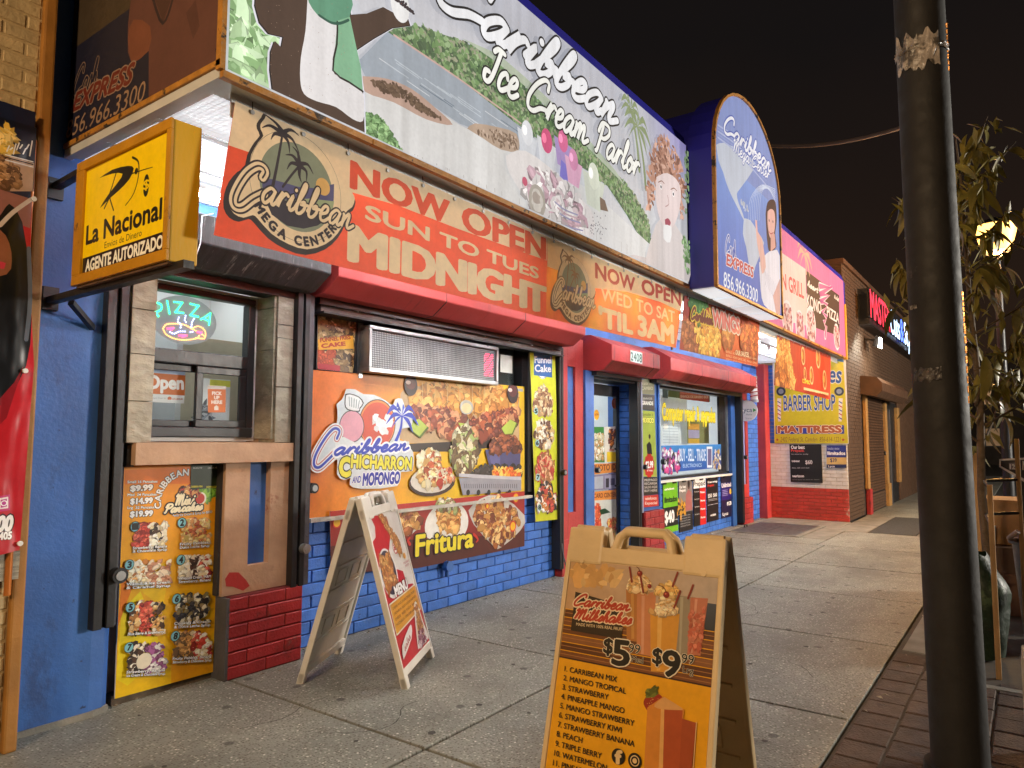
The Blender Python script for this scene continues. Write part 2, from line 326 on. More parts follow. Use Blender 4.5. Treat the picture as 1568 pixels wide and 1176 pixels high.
    def line(s, P, wd, col, uv=False, sm=4, taper=0, cap=True):
        P = P if uv else s.uvs(P)
        if sm and len(P) > 2: P = smooth(P, sm)
        V = []
        for i, p in enumerate(P):
            a = P[max(i-1, 0)]; b = P[min(i+1, len(P)-1)]; dx, dy = b[0]-a[0], b[1]-a[1]; l = math.hypot(dx, dy) or 1; h = wd/2*(1-taper*i/max(1, len(P)-1))
            V += [(p[0]-dy/l*h, p[1]+dx/l*h), (p[0]+dy/l*h, p[1]-dx/l*h)]
        s.raw(V, [(2*i, 2*i+1, 2*i+3, 2*i+2) for i in range(len(P)-1)], col, grow=1e-7)
        if cap:
            for p in (P[0], P[-1]): s.disc(p, wd/2*.98, col, n=10, uv=True) if not taper or p is P[0] else None
    def text(s, body, b0, b1, top, col, bold=0.0, shear=0, uv=False, space=1.0, quad=None, arc=None):
        V, F = glyphs(body, 0, shear, space)
        if not V: return
        x0 = min(v[0] for v in V); x1 = max(v[0] for v in V)
        if not uv: b0, b1, top = s.uv(b0), s.uv(b1), s.uv(top)
        h = abs(top[1]-b0[1]) if abs(b1[1]-b0[1]) < 1e-3 else None
        dx, dy = b1[0]-b0[0], b1[1]-b0[1]; L = math.hypot(dx, dy); ex, ey = dx/L, dy/L
        hh = abs(-(top[0]-b0[0])*ey+(top[1]-b0[1])*ex)
        sg = 1
        P = []
        for x, y in V:
            a = (x-x0)/(x1-x0)*L; b = y/CAPH*hh*sg
            P.append((b0[0]+ex*a-ey*b, b0[1]+ey*a+ex*b))
        u = hh/CAPH; s._heavy(P, F, col, bold*u, L/(x1-x0)/u if u else 1, (ex, ey))
    def _heavy(s, P, F, col, b, kx=1, e=(1, 0)):
        # heavier strokes: the same outline laid down again a little to each side
        n = 0 if b <= 1e-6 else (4 if b < .0016 else 8)
        for i in range(n):
            a = 2*math.pi*i/n+(.785 if n == 4 else 0); dx, dy = b*math.cos(a)*kx*1.1, b*math.sin(a)*1.1
            s.raw([(p[0]+e[0]*dx-e[1]*dy, p[1]+e[1]*dx+e[0]*dy) for p in P], F, col)
        s.raw(P, F, col)
    def otext(s, body, b0, b1, top, col, edge, bold=.0, ob=.06, **k):
        s.text(body, b0, b1, top, edge, bold=bold+ob, **k); s.text(body, b0, b1, top, col, bold=bold, **k)
    def arctext(s, body, c, rad, a0, a1, h, col, bold=.02, inward=True):
        """letters one by one along an arc in uv units"""
        W = [max([v[0] for v in glyphs(ch)[0]] or [.3])-min([v[0] for v in glyphs(ch)[0]] or [0])+.12 for ch in body]; T = sum(W); x = 0
        for ch, wd in zip(body, W):
            V, F = glyphs(ch); t = (x+wd/2)/T; x += wd
            if not V: continue
            mx = (max(v[0] for v in V)+min(v[0] for v in V))/2; a = R(a0+(a1-a0)*t); sc_ = h/CAPH
            if inward: ux, uy, nx, ny = -math.sin(a), math.cos(a), -math.cos(a), -math.sin(a)
            else: ux, uy, nx, ny = math.sin(a), -math.cos(a), math.cos(a), math.sin(a)
            P = [(c[0]+math.cos(a)*rad+(vx-mx)*sc_*ux+vy*sc_*nx, c[1]+math.sin(a)*rad+(vx-mx)*sc_*uy+vy*sc_*ny) for vx, vy in V]
            s._heavy(P, F, col, bold*sc_)
    def brush(s, body, b0, b1, top, wd, col, uv=False, slant=.25, edge=None, ew=1.6, hl=None):
        if not uv: b0, b1, top = s.uv(b0), s.uv(b1), s.uv(top)
        W = sum(BR[ch][0] for ch in body); L = math.hypot(b1[0]-b0[0], b1[1]-b0[1]); ex, ey = (b1[0]-b0[0])/L, (b1[1]-b0[1])/L
        h = abs(-(top[0]-b0[0])*ey+(top[1]-b0[1])*ex)/2; kx = L/W; S = []; x = 0
        for ch in body:
            for st in BR[ch][1]: S.append([(b0[0]+ex*(x+px_+slant*py_)*kx-ey*py_*h, b0[1]+ey*(x+px_+slant*py_)*kx+ex*py_*h) for px_, py_ in st])
            x += BR[ch][0]
        if edge:
            for q in S: s.line(q, wd*ew, edge, uv=True, sm=5)
        for q in S: s.line(q, wd, col, uv=True, sm=5)
        if hl:
            for q in S: s.line(q, wd*.35, hl, uv=True, sm=5)
    def food(s, P, pal, n, r, uv=False, ax=1.3, hl=True):
        """scatter of lumps inside a polygon: shaded under, lit on top"""
        P = P if uv else s.uvs(P)
        x0, x1 = min(p[0] for p in P), max(p[0] for p in P); y0, y1 = min(p[1] for p in P), max(p[1] for p in P); k = 0; t = 0
        r *= .72; n = int(n*1.7); pts = []
        while k < n and t < n*8:
            t += 1; x, y = random.uniform(x0, x1), random.uniform(y0, y1); ins = False; j = len(P)-1
            for i in range(len(P)):
                if (P[i][1] > y) != (P[j][1] > y) and x < (P[j][0]-P[i][0])*(y-P[i][1])/(P[j][1]-P[i][1])+P[i][0]: ins = not ins
                j = i
            if ins: pts.append((x, y)); k += 1
        pts.sort(key=lambda p: -p[1]+random.uniform(0, r*2))
        for x, y in pts:
            c = random.choice(pal); q = r*random.uniform(.6, 1.3); a = random.uniform(0, 3.1)
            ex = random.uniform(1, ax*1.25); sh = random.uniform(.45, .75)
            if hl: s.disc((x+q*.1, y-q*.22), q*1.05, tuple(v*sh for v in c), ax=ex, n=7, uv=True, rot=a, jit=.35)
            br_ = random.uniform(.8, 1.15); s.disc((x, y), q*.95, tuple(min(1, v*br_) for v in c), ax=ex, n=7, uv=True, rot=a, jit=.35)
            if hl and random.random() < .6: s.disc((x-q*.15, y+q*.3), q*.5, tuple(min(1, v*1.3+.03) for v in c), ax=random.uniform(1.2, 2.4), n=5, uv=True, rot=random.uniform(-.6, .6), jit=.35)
    def palm(s, base, top, size, col, wd, uv=False):
        if not uv: base, top = s.uv(base), s.uv(top)
        s.line([base, ((base[0]+top[0])/2+wd, (base[1]+top[1])/2), top], wd*1.6, col, uv=True, sm=5, taper=.4)
        for a, l in ((75, .7), (115, .8), (150, 1), (185, .9), (215, .75), (35, .95), (-5, 1), (-40, .85)):
            c, d = math.cos(R(a)), math.sin(R(a)); q = size*l
            tip = (top[0]+c*q, top[1]+d*q*.7-q*.35); mid = (top[0]+c*q*.55, top[1]+d*q*.55+q*.05)
            s.poly([top, (mid[0]-d*q*.10, mid[1]+q*.14), tip, (mid[0]+d*q*.04, mid[1]-q*.08)], col, uv=True, sm=3)
    def build(s, name, M, parent=None, mw=None):
        v = s.v
        if mw is not None: inv = mw.inverted(); v = [inv @ p for p in v]
        me = bpy.data.meshes.new(name); me.from_pydata([tuple(p) for p in v], [], s.f)
        ca = me.color_attributes.new('Col', 'FLOAT_COLOR', 'CORNER'); d = []
        for cc in s.c:
            for c in cc: d += [c[0], c[1], c[2], 1]
        ca.data.foreach_set('color', d)
        # face towards the street
        nn = s.N if mw is None else (mw.inverted().to_3x3() @ s.N)
        me.update(); fl = [p.index for p in me.polygons if p.normal.dot(nn) < 0]
        if fl:
            bm = bmesh.new(); bm.from_mesh(me); bm.faces.ensure_lookup_table(); bmesh.ops.reverse_faces(bm, faces=[bm.faces[i] for i in fl]); bm.to_mesh(me); bm.free()
        me.materials.append(M); return link(name, me, parent, local=mw is not None)
def inkY(Y, off=.001): return Ink((0, Y, 0), (1, 0, 0), (0, 0, 1), off)
def inkX(X, off=.001): return Ink((X, 0, 0), (0, -1, 0), (0, 0, 1), off)
W_ = (1, 1, 1); K_ = (.008, .008, .008)

# ------------------------------------------------------------------ materials
BLUE = mat('blue_paint', (.04, .14, .45), .5, .22, 2.5, .10, 50, wear=(.02, .035, .10), wear_at=.63, wscale=11, w2=((.03, .06, .16), .56, 1.6, (1, 1, .5)))
BLUEB = mat('blue_brick_paint', (.045, .17, .60), .5, .15, 8, .2, 45, rnd=.16, wear=(.02, .04, .12), wear_at=.62, wscale=12, w2=((.14, .22, .42), .60, 5, (1, 1, 1)))
BLUEM = mat('blue_mortar', (.016, .05, .20), .8, .2, 8)
RED = mat('red_paint', (.46, .04, .038), .48, .18, 3, .15, 40, wear=(.16, .02, .02), wear_at=.64, wscale=8, w2=((.12, .03, .025), .56, 2, (5, 1, .6)))
REDW = mat('red_metal', (.47, .05, .045), .62, .12, 2, .12, 5, w2=((.22, .03, .025), .58, 1.5, (7, 1, .5)), wear=(.12, .05, .04), wear_at=.7, wscale=9)
REDB = mat('red_brick_paint', (.36, .025, .028), .5, .16, 9, .25, 50, rnd=.16, wear=(.40, .20, .16), wear_at=.66, wscale=10, w2=((.12, .02, .02), .56, 5, (1, 1, 1)))
REDM = mat('red_mortar', (.16, .012, .014), .8)
STUC = mat('salmon_stucco', (.52, .33, .215), .75, .16, 5, .3, 30, wear=(.34, .13, .08), wear_at=.62, wscale=3, w2=((.34, .2, .14), .60, 4, (1, 1, 1)))
BLACK = mat('black_metal', (.012, .012, .014), .45, .2, 5, .08)
BLKF = mat('black_frame', (.02, .021, .024), .35, .15, 5, .05)
GREY = mat('grey_paint', (.09, .09, .1), .6, .2, 6, .2)
GALV = mat('galvanised', (.42, .43, .44), .35, .15, 6, .05, metal=.7)
WHITE = mat('white_paint', (.75, .75, .73), .45, .08, 4, .05)
PLAST = mat('white_plastic', (.78, .75, .68), .42, .07, 5, .08, 25)
TINTP = mat('sodium_tinted_plastic', (.70, .52, .28), .45, .10, 5, .1, 25, wear=(.35, .2, .08), wear_at=.70, wscale=5)  # white plastic; the warm sodium light is mixed into this tan
TILE = mat('stone_tile', (.35, .31, .235), .45, .28, 7, .5, 14, wear=(.42, .38, .29), wear_at=.56, wscale=4, rnd=.1, stretch=(1, 1, 1.7))
NAVY = mat('navy_panel', (.02, .02, .33), .45, .15, 1.5, .05, stretch=(1, 1, .3))
GOLD = mat('amber_trim', (.42, .19, .03), .5, .25, 14, .3, wear=(.03, .018, .008), wear_at=.55, wscale=7)
YELM = mat('yellow_sign_metal', (.62, .36, .01), .4, .12, 2.5, .06, wear=(.25, .12, .01), wear_at=.66, stretch=(1, 1, .35))
RUST = mat('rust', (.10, .055, .03), .85, .4, 14, .4, wear=(.25, .17, .1), wear_at=.6)
CREAM = mat('cream_brick', (.50, .38, .20), .75, .18, 10, .35, 40, rnd=.12, wear=(.25, .16, .08), wear_at=.66)
CREAMM = mat('cream_mortar', (.44, .33, .17), .9)
PIPE = mat('orange_brown_trim', (.36, .16, .03), .55, .2, 4, .15, 30, wear=(.12, .05, .02), wear_at=.68)
BRN = mat('brown_brick', (.075, .038, .018), .8, .3, 14, .3, 50, rnd=.15)
BRNM = mat('brown_mortar', (.035, .02, .012), .9)
ORJ = mat('ochre_jamb', (.38, .20, .06), .6, .2, 6, .2, wear=(.2, .1, .04), wear_at=.66)
BROWNM = mat('brown_metal', (.09, .045, .024), .5, .2, 5, .1)
SOFF = mat('soffit_metal', (.55, .57, .58), .4, .1, 4, .05)
CONC = mat('concrete_plain', (.25, .235, .20), .85, .25, 4, .35, 60)
ASPH = mat('asphalt', (.045, .044, .042), .85, .3, 20, .4, 90)
SOIL = mat('soil', (.055, .04, .025), .95, .5, 20, .8, 40)
WOOD = mat('stake_wood', (.55, .33, .14), .7, .2, 5, .2, stretch=(8, 8, 1))
WHB = mat('white_brick_paint', (.72, .71, .68), .6, .1, 8, .25, 50, rnd=.05, wear=(.45, .42, .36), wear_at=.68)
REDBW = mat('worn_red_brick_paint', (.52, .05, .03), .5, .14, 9, .25, 50, rnd=.1, wear=(.60, .52, .42), wear_at=.64, wscale=2.2)
INTW = mat('interior_wall', (.78, .80, .80), .6, .05, 2, .02)
GLASS = glass()

def paving(name, base, sparkle=True):
    M = mat(name, base, .52, .22, 1.6, .35, 70); t = M.node_tree; N = t.nodes; L = t.links; b = N['Principled BSDF']
    g = N.new('ShaderNodeNewGeometry'); src = b.inputs['Base Color'].links[0].from_socket
    def layer(scale, lo, hi, col, feat='F1', fac=1.0, src=None, rand=1.0):
        v = N.new('ShaderNodeTexVoronoi'); v.voronoi_dimensions = '2D'; v.inputs['Scale'].default_value = scale; L.new(g.outputs['Position'], v.inputs['Vector'])
        v.inputs['Randomness'].default_value = rand
        r = N.new('ShaderNodeMapRange'); r.inputs[1].default_value = lo; r.inputs[2].default_value = hi; r.inputs[3].default_value = fac; r.inputs[4].default_value = 0; L.new(v.outputs['Distance'], r.inputs[0])
        # only some cells
        sep = N.new('ShaderNodeSeparateColor'); L.new(v.outputs['Color'], sep.inputs[0]); return v, r, sep
    def mixin(src, fac, col):
        mx = N.new('ShaderNodeMix'); mx.data_type = 'RGBA'; L.new(fac, mx.inputs[0]); L.new(src, mx.inputs[6]); mx.inputs[7].default_value = (*col, 1); return mx.outputs[2]
    def gate(r, sep, th):
        c = N.new('ShaderNodeMath'); c.operation = 'GREATER_THAN'; c.inputs[1].default_value = th; L.new(sep.outputs[0], c.inputs[0])
        m_ = N.new('ShaderNodeMath'); m_.operation = 'MULTIPLY'; L.new(c.outputs[0], m_.inputs[0]); L.new(r.outputs[0], m_.inputs[1]); return m_.outputs[0]
    if sparkle:
        v, r, sep = layer(42, .16, .34, None); src = mixin(src, gate(r, sep, .72), (.50, .49, .44))
        v, r, sep = layer(60, .22, .42, None); src = mixin(src, gate(r, sep, .60), (.12, .11, .085))
        v, r, sep = layer(17, .07, .12, None); f2 = gate(r, sep, .86); src = mixin(src, f2, (.82, .80, .74))
    v, r, sep = layer(2.6, .055, .085, None, fac=.8); src = mixin(src, gate(r, sep, .55), (.055, .05, .045))   # old gum
    n = N.new('ShaderNodeTexNoise'); n.inputs['Scale'].default_value = .9; n.inputs['Detail'].default_value = 7; n.inputs['Roughness'].default_value = .65; L.new(g.outputs['Position'], n.inputs['Vector'])
    r = N.new('ShaderNodeMapRange'); r.inputs[1].default_value = .48; r.inputs[2].default_value = .66; r.inputs[4].default_value = .6; L.new(n.outputs[0], r.inputs[0])
    src = mixin(src, r.outputs[0], tuple(c*.45 for c in base))
    L.new(src, b.inputs['Base Color'])
    return M
SLABM = paving('sidewalk_concrete', (.255, .26, .225))
PAVM = mat('paver_brick', (.085, .052, .036), .8, .3, 9, .5, 60, rnd=.22, wear=(.05, .035, .03), wear_at=.6)

# ------------------------------------------------------------------ bricks laid one by one
_bm = {}
def brick_mesh(L, H, D, axis, M, ch=.006):
    k = (round(L, 4), round(H, 4), D, axis, M.name)
    if k in _bm: return _bm[k]
    a, b = L/2, H/2; F = [(-a, -b, D), (a, -b, D), (a, b, D), (-a, b, D), (-a, -b, ch), (a, -b, ch), (a, b, ch), (-a, b, ch), (-a+ch, -b+ch, 0), (a-ch, -b+ch, 0), (a-ch, b-ch, 0), (-a+ch, b-ch, 0)]
    q = [(8, 9, 10, 11)]+[(i, (i+1) % 4, 4+(i+1) % 4, 4+i) for i in range(4)]+[(4+i, 4+(i+1) % 4, 8+(i+1) % 4, 8+i) for i in range(4)]
    if axis == 'x': P = [(x, d, y) for x, y, d in F]
    elif axis == 'y': P = [(d, x, y) for x, y, d in F]
    else: P = [(x, y, -d) for x, y, d in F]
    mb = MB(); mb.add(P, q); me = mb.mesh('brick', M); _bm[k] = me; return me
def bricks(parent, axis, a0, a1, z0, z1, face, L, H, M, joint=.008, D=.03, shift=0, name='brick', jit=.0015, skip=None, cap=300):
    p0 = wl(parent); n = 0; rows = max(1, round((z1-z0)/H)); H = (z1-z0)/rows
    for j in range(rows):
        x = a0-((j+shift) % 2)*L/2
        while x < a1-.02:
            xa, xb = max(x, a0), min(x+L, a1); x += L
            if xb-xa < .03: continue
            cx, cz = (xa+xb)/2, z0+(j+.5)*H
            if skip and skip(cx, cz): continue
            if n >= cap: return
            me = brick_mesh(xb-xa-joint, H-joint, D, axis, M); o = bpy.data.objects.new(name, me); COL.objects.link(o); o.parent = parent; d = random.uniform(-jit, jit)
            P = {'x': (cx, face+d, cz), 'y': (face+d, cx, cz), 'z': (cx, cz, face+d)}[axis]
            o.location = Vector(P)-p0; n += 1
def joined_bricks(name, parent, axis, a0, a1, z0, z1, face, L, H, M, joint=.01, D=.02, skip=None):
    mb = MB(); rows = round((z1-z0)/H); H = (z1-z0)/rows
    for j in range(rows):
        x = a0-(j % 2)*L/2
        while x < a1-.02:
            xa, xb = max(x, a0), min(x+L, a1); x += L
            if xb-xa < .03 or (skip and skip((xa+xb)/2, z0+(j+.5)*H)): continue
            d = random.uniform(0, .004); g = joint/2; za, zb = z0+j*H+g, z0+(j+1)*H-g
            if axis == 'x': v = [(xa+g, face-d, za), (xb-g, face-d, za), (xb-g, face-d, zb), (xa+g, face-d, zb)]; e = Vector((0, D, 0))
            else: v = [(face-d, xa+g, za), (face-d, xb-g, za), (face-d, xb-g, zb), (face-d, xa+g, zb)]; e = Vector((D, 0, 0))
            v = [Vector(p) for p in v]; mb.add(v+[p+e for p in v], [(0, 1, 2, 3), (0, 1, 5, 4), (1, 2, 6, 5), (2, 3, 7, 6), (3, 0, 4, 7)])
    o = mb.build(name, M, parent); o['kind'] = 'stuff'; return o
SPLIT = {'jamb', 'cross_rail', 'end_cap', 'bracket_plate', 'partition', 'side_wall', 'wall_core', 'mullion', 'ceiling_rail', 'end_trim', 'jamb_base', 'dark_mullion', 'guide_rail'}
def B(name, M, parent, *boxes, bevel=0):
    if name in SPLIT and len(boxes) > 1 and name != 'guide_rail':
        for q in boxes: o = B(name, M, parent, q, bevel=bevel)
        return o
    mb = MB()
    for a, b in boxes: mb.box(a, b)
    return mb.build(name, M, parent, bevel)

# ------------------------------------------------------------------ ground
g = B('ground', ASPH, None, ((-60, -60, -.5), (120, 60, -.16))); g['kind'] = 'structure'
sub = B('sidewalk_bed', mat('joint_dirt', (.03, .026, .02), .95, .3), None, ((-8, -.8, -.155), (60, 9, -.03))); sub['kind'] = 'structure'
kerb = B('kerb', CONC, None, ((-8, -1.0, -.2), (60, -.806, .0)), bevel=.015); kerb['kind'] = 'structure'
road = B('road', ASPH, None, ((-40, -14, -.158), (100, -1.0, -.15))); road['kind'] = 'structure'
swk = bpy.data.objects.new('sidewalk', None); COL.objects.link(swk); swk['kind'] = 'structure'
HATCH = (12.45, 14.35, 3.15, 4.45)
def slab(x0, x1, y0, y1, M=SLABM, z=0.0, g=.010, name='slab'):
    B(name, M, swk, ((x0+g, y0+g, -.06), (x1-g, y1-g, z+random.uniform(-.0015, .0015))), bevel=.006)
xs = [-4.4, -2.6, -.75, 1.05, 2.83, 4.56, 6.36, 8.15, 9.95, 11.75]
for a, b in zip(xs[:-1], xs[1:]): slab(a, b, .90, 2.61); slab(a, b, 2.61, 4.72)
slab(11.75, 13.85, .90, 2.72); slab(11.75, 15.4, 4.45, 4.75)
slab(11.75, 12.45, 2.72, 4.45)
slab(13.85, 17, .90, 1.62)
slab(12.45, 14.35, 2.72, 3.15, CONC); slab(14.35, 15.4, 2.9, 4.45, CONC)
slab(13.85, 17, 2.36, 2.9, CONC)
B('asphalt_patch', ASPH, swk, ((13.86, 1.63, -.05), (17, 2.35, .004)))
for k in range(12): slab(17+k*1.9, 18.9+k*1.9, .9, 2.93)
# cellar hatch: a frame of concrete and two steel leaves
ch = thing('cellar_hatch', 'dark steel cellar hatch let into the sidewalk before the barber shop wall', 'hatch', (13.4, 3.8, 0))
B('hatch_frame', CONC, ch, ((12.46, 3.16, -.05), (14.34, 3.24, .012)), ((12.46, 4.36, -.05), (14.34, 4.44, .012)), ((12.46, 3.24, -.05), (12.54, 4.36, .012)), ((14.26, 3.24, -.05), (14.34, 4.36, .012)))
HM = mat('hatch_steel', (.10, .10, .105), .55, .25, 6, .3, 80, metal=.3)
B('leaf', HM, ch, ((12.55, 3.25, -.03), (14.25, 3.795, .008)), bevel=.004); B('leaf', HM, ch, ((12.55, 3.805, -.03), (14.25, 4.35, .008)), bevel=.004)
MB().tube([(13.2, 4.3, .01), (13.2, 4.3, .05), (13.34, 4.3, .05), (13.34, 4.3, .01)], .012, 6).build('handle', BLACK, ch)
# brick pavers, tree pit
pv = bpy.data.objects.new('paver_strip', None); COL.objects.link(pv); pv['kind'] = 'structure'
B('paver_bed', mat('paver_joint', (.075, .06, .045), .95), pv, ((-6, -.79, -.028), (26, .895, -.010)))
bricks(pv, 'z', 3.2, 9.6, -.42, .888, .0, .24, .215, PAVM, joint=.014, D=.03, jit=.004, skip=lambda x, y: 5.75 < x < 8.3 and y < .52 or 6.25 < x < 8.4)
slab(6.28, 8.35, .56, .87, CONC, name='pit_edging'); slab(8.15, 8.4, -.5, .56, CONC, name='pit_edging'); slab(5.66, 5.76, -.5, .5, CONC, name='pit_edging')
so = MB(); n = 26
V = [(5.76+2.38*i/n, -.5+1.05*j/12, -.03+.035*noise.noise(Vector((i*.5, j*.5, 3)))) for j in range(13) for i in range(n+1)]
so.add(V, [(j*(n+1)+i, j*(n+1)+i+1, (j+1)*(n+1)+i+1, (j+1)*(n+1)+i) for j in range(12) for i in range(n)], True)
so = so.build('soil', SOIL, None); so['kind'] = 'structure'
# cracks, gum and litter on the concrete
DARKC = mat('crack_dirt', (.03, .028, .022), .95)
def ground_line(P, wd, z=.0035):
    V = []
    for i, p in enumerate(P):
        a, b = P[max(i-1, 0)], P[min(i+1, len(P)-1)]; dx, dy = b[0]-a[0], b[1]-a[1]; l = math.hypot(dx, dy) or 1; h = wd*random.uniform(.3, 1)/2
        V += [(p[0]-dy/l*h, p[1]+dx/l*h, z), (p[0]+dy/l*h, p[1]-dx/l*h, z)]
    return V, [(2*i, 2*i+1, 2*i+3, 2*i+2) for i in range(len(P)-1)]
random.seed(5); mb = MB()
for x, y, a, L_ in ((6.6, 2.2, -.9, 1.1), (3.3, 3.1, 2.6, .9), (8.6, 1.6, .8, 1.3), (2.4, 3.6, -.4, .7), (10.4, 3.2, 2.2, 1.0), (5.2, 1.25, .3, .7)):
    P = [(x, y)]
    for i in range(int(L_/.06)): a += random.uniform(-.45, .45); P.append((P[-1][0]+.06*math.cos(a), P[-1][1]+.06*math.sin(a)))
    V, F = ground_line(P, .007); mb.add(V, F)
o = mb.build('hairline_cracks', DARKC, None); o['kind'] = 'stuff'
mb = MB()
for i in range(150):
    x, y = random.uniform(1.2, 13), random.uniform(1.0, 4.3); r_ = random.uniform(.010, .024); mb.add([(x+r_*random.uniform(.8, 1.15)*math.cos(j*.785), y+r_*random.uniform(.8, 1.15)*math.sin(j*.785), .004) for j in range(8)], [tuple(range(8))])
o = mb.build('gum_spots', mat('old_gum', (.05, .046, .04), .7), None); o['kind'] = 'stuff'
mb = MB()
for i in range(46):
    x, y = (random.uniform(2.2, 13), random.uniform(4.2, 4.5)) if i % 2 else (random.uniform(4.5, 9), random.uniform(.75, 1.0)); a = random.uniform(0, 6.28); s_ = random.uniform(.008, .026)
    mb.add([(x+s_*math.cos(a), y+s_*math.sin(a), .006), (x-s_*.5*math.sin(a), y+s_*.5*math.cos(a), .014), (x-s_*math.cos(a), y-s_*math.sin(a), .006), (x+s_*.5*math.sin(a), y-s_*.5*math.cos(a), .010)], [(0, 1, 2, 3)])
o = mb.build('scraps', mat('litter_scrap', (.42, .36, .26), .8, .5, 30), None); o['kind'] = 'stuff'
# litter and grit along the wall foot
mb = MB(); 
for k in range(260):
    x = random.uniform(2.1, 15.2); y = 4.55-abs(random.gauss(0, .05)); s = random.uniform(.003, .011)
    mb.ball((x, y, s*.4), s, 5, 3, (1.3, 1, .5))
o = mb.build('grit', mat('grit', (.26, .22, .16), .9, .5, 30), None); o['kind'] = 'stuff'

# ------------------------------------------------------------------ left neighbour building
nb = thing('neighbour_building', 'cream brick building front at the left edge behind hanging banners', 'building', (1.0, 4.3, 0))
B('wall', CREAMM, nb, ((-7, 4.305, 0), (1.5, 4.9, 5.4)))
bricks(nb, 'x', .9, 1.5, 0.02, 4.9, 4.3, .212, .078, CREAM, joint=.01)
pp = B('trim_post', PIPE, nb, ((1.501, 4.27, 0), (1.565, 4.44, 5.4)), bevel=.012)
mb = MB(); mb.tube([(1.478, 4.262, .8), (1.478, 4.262, 3.2)], .017, 8); mb.build('conduit', mat('orange_conduit', (.5, .16, .03), .35, metal=.3), nb)

# ------------------------------------------------------------------ shop building
shop = thing('shop_building', 'blue and red single storey corner shop front with wide lit marquee', 'building', (7, 4.58, 0))
W = 4.58
# rounded blue pillar at the left
prof = [(1.566, 4.45), (1.98, 4.45), (2.06, 4.465), (2.10, 4.50), (2.115, 4.56), (2.115, 4.95), (1.566, 4.95)]
MB().prism(prof, 0.03, 4.9, lambda p, t: Vector((p[0], p[1], t))).build('blue_pillar', BLUE, shop)
mb = MB(); prof2 = [(1.57, 4.44), (2.0, 4.435), (2.10, 4.47), (2.11, 4.6), (1.57, 4.6)]
mb.prism(prof2, 0, .032, lambda p, t: Vector((p[0], p[1], t))).build('plinth', CONC, shop)
# walls behind everything
B('rear_wall', INTW, shop, ((2.1, 8.0, -.02), (15.4, 8.1, 3.3)))
B('side_wall', INTW, shop, ((2.02, 4.96, -.02), (2.10, 8.0, 3.3)), ((15.2, 4.76, -.02), (15.3, 8.0, 3.3)))
B('ceiling', INTW, shop, ((2.1, 4.78, 2.96), (15.2, 8, 3.02)))
B('interior_floor', mat('shop_floor', (.4, .38, .35), .3), shop, ((2.1, 4.76, -.03), (15.2, 8, -.005)))
B('upper_wall', BLUE, shop, ((2.12, 4.6, 2.72), (15.38, 4.76, 4.9)))
B('roof', mat('roof_felt', (.03, .03, .03), .9), shop, ((1.5, 4.6, 4.9), (15.4, 9, 4.98)))
B('partition', INTW, shop, ((2.1, 6.0, 0), (3.9, 6.08, 2.96)), ((3.56, 4.78, 0), (3.64, 6.0, 2.96)), ((7.3, 4.78, 0), (7.4, 8, 2.96)), ((9.6, 4.78, 0), (9.7, 8, 2.96)))
for x0, x1, y0, y1, z, s in ((2.3, 3.4, 4.95, 5.8, 2.94, 2.9), (7.7, 9.4, 5.6, 7.4, 2.94, 5.6), (10.0, 13.6, 5.4, 7.2, 2.94, 7.0)):
    B('ceiling_light', emis('interior_light_%d' % int(x0), (.93, .97, 1.0), s), shop, ((x0, y0, z), (x1, y1, z+.018)))

# --- serving window bay
STY = 4.42
B('wall_core', STUC, shop, ((2.12, 4.60, .02), (2.20, 4.76, 2.72)), ((2.2, 4.60, .02), (3.56, 4.76, 1.58)), ((3.15, 4.60, 1.58), (3.56, 4.76, 2.72)))
prof = [(2.20, 1.440), (2.775, 1.440), (2.775, .56), (3.325, .545), (3.325, 1.572), (2.15, 1.572), (2.15, 1.50)]
def stucco(parent):
    mb = MB(); ix0, ix1, iz0, iz1 = 2.968, 3.135, .725, 1.452
    for a, b in (((2.15, STY-.045, 1.44), (3.325, 4.60, 1.574)), ((2.78, STY, .545), (ix0, 4.60, 1.44)), ((ix1, STY, .545), (3.325, 4.60, 1.44)), ((ix0, STY, .545), (ix1, 4.60, iz0))):
        mb.box(a, b)
    o = mb.build('stucco_panel', STUC, parent); return o
stucco(shop)
B('blue_inset', BLUE, shop, ((2.968, 4.475, .725), (3.135, 4.59, 1.4395)))
B('broken_edge', mat('soot', (.05, .045, .04), .9, .4, 20, .6), shop, ((2.125, 4.43, 1.43), (2.169, 4.60, 1.56)))
B('shadow_strip', mat('dark_side', (.035, .03, .028), .8), shop, ((2.76, 4.45, .55), (2.779, 4.598, 1.43)))
pc = MB(); pc.add([(2.80, STY-.002, .66), (2.83, STY-.002, .70), (2.90, STY-.002, .69), (2.96, STY-.002, .63), (2.99, STY-.002, .585), (2.94, STY-.002, .56), (2.86, STY-.002, .60), (2.81, STY-.002, .61)], [(0, 1, 2, 3, 4, 5, 6, 7)])
pc.build('peeled_patch', RED, shop)
ped = thing('brick_pedestal', 'low red painted brick pedestal under the salmon stucco column', 'brick wall', (3.1, 4.5, 0))
B('core', REDM, ped, ((2.815, 4.372, 0), (3.395, 4.60, .540)))
bricks(ped, 'x', 2.80, 3.40, .0, .535, 4.362, .30, .0892, REDB, D=.03)
B('side_face', GREY, ped, ((2.785, 4.365, .0), (2.812, 4.60, .538)), bevel=.004)
B('gap_wall', mat('bare_brick', (.13, .10, .07), .9, .4, 15, .5), shop, ((2.14, 4.52, 0), (2.785, 4.6, .06)))
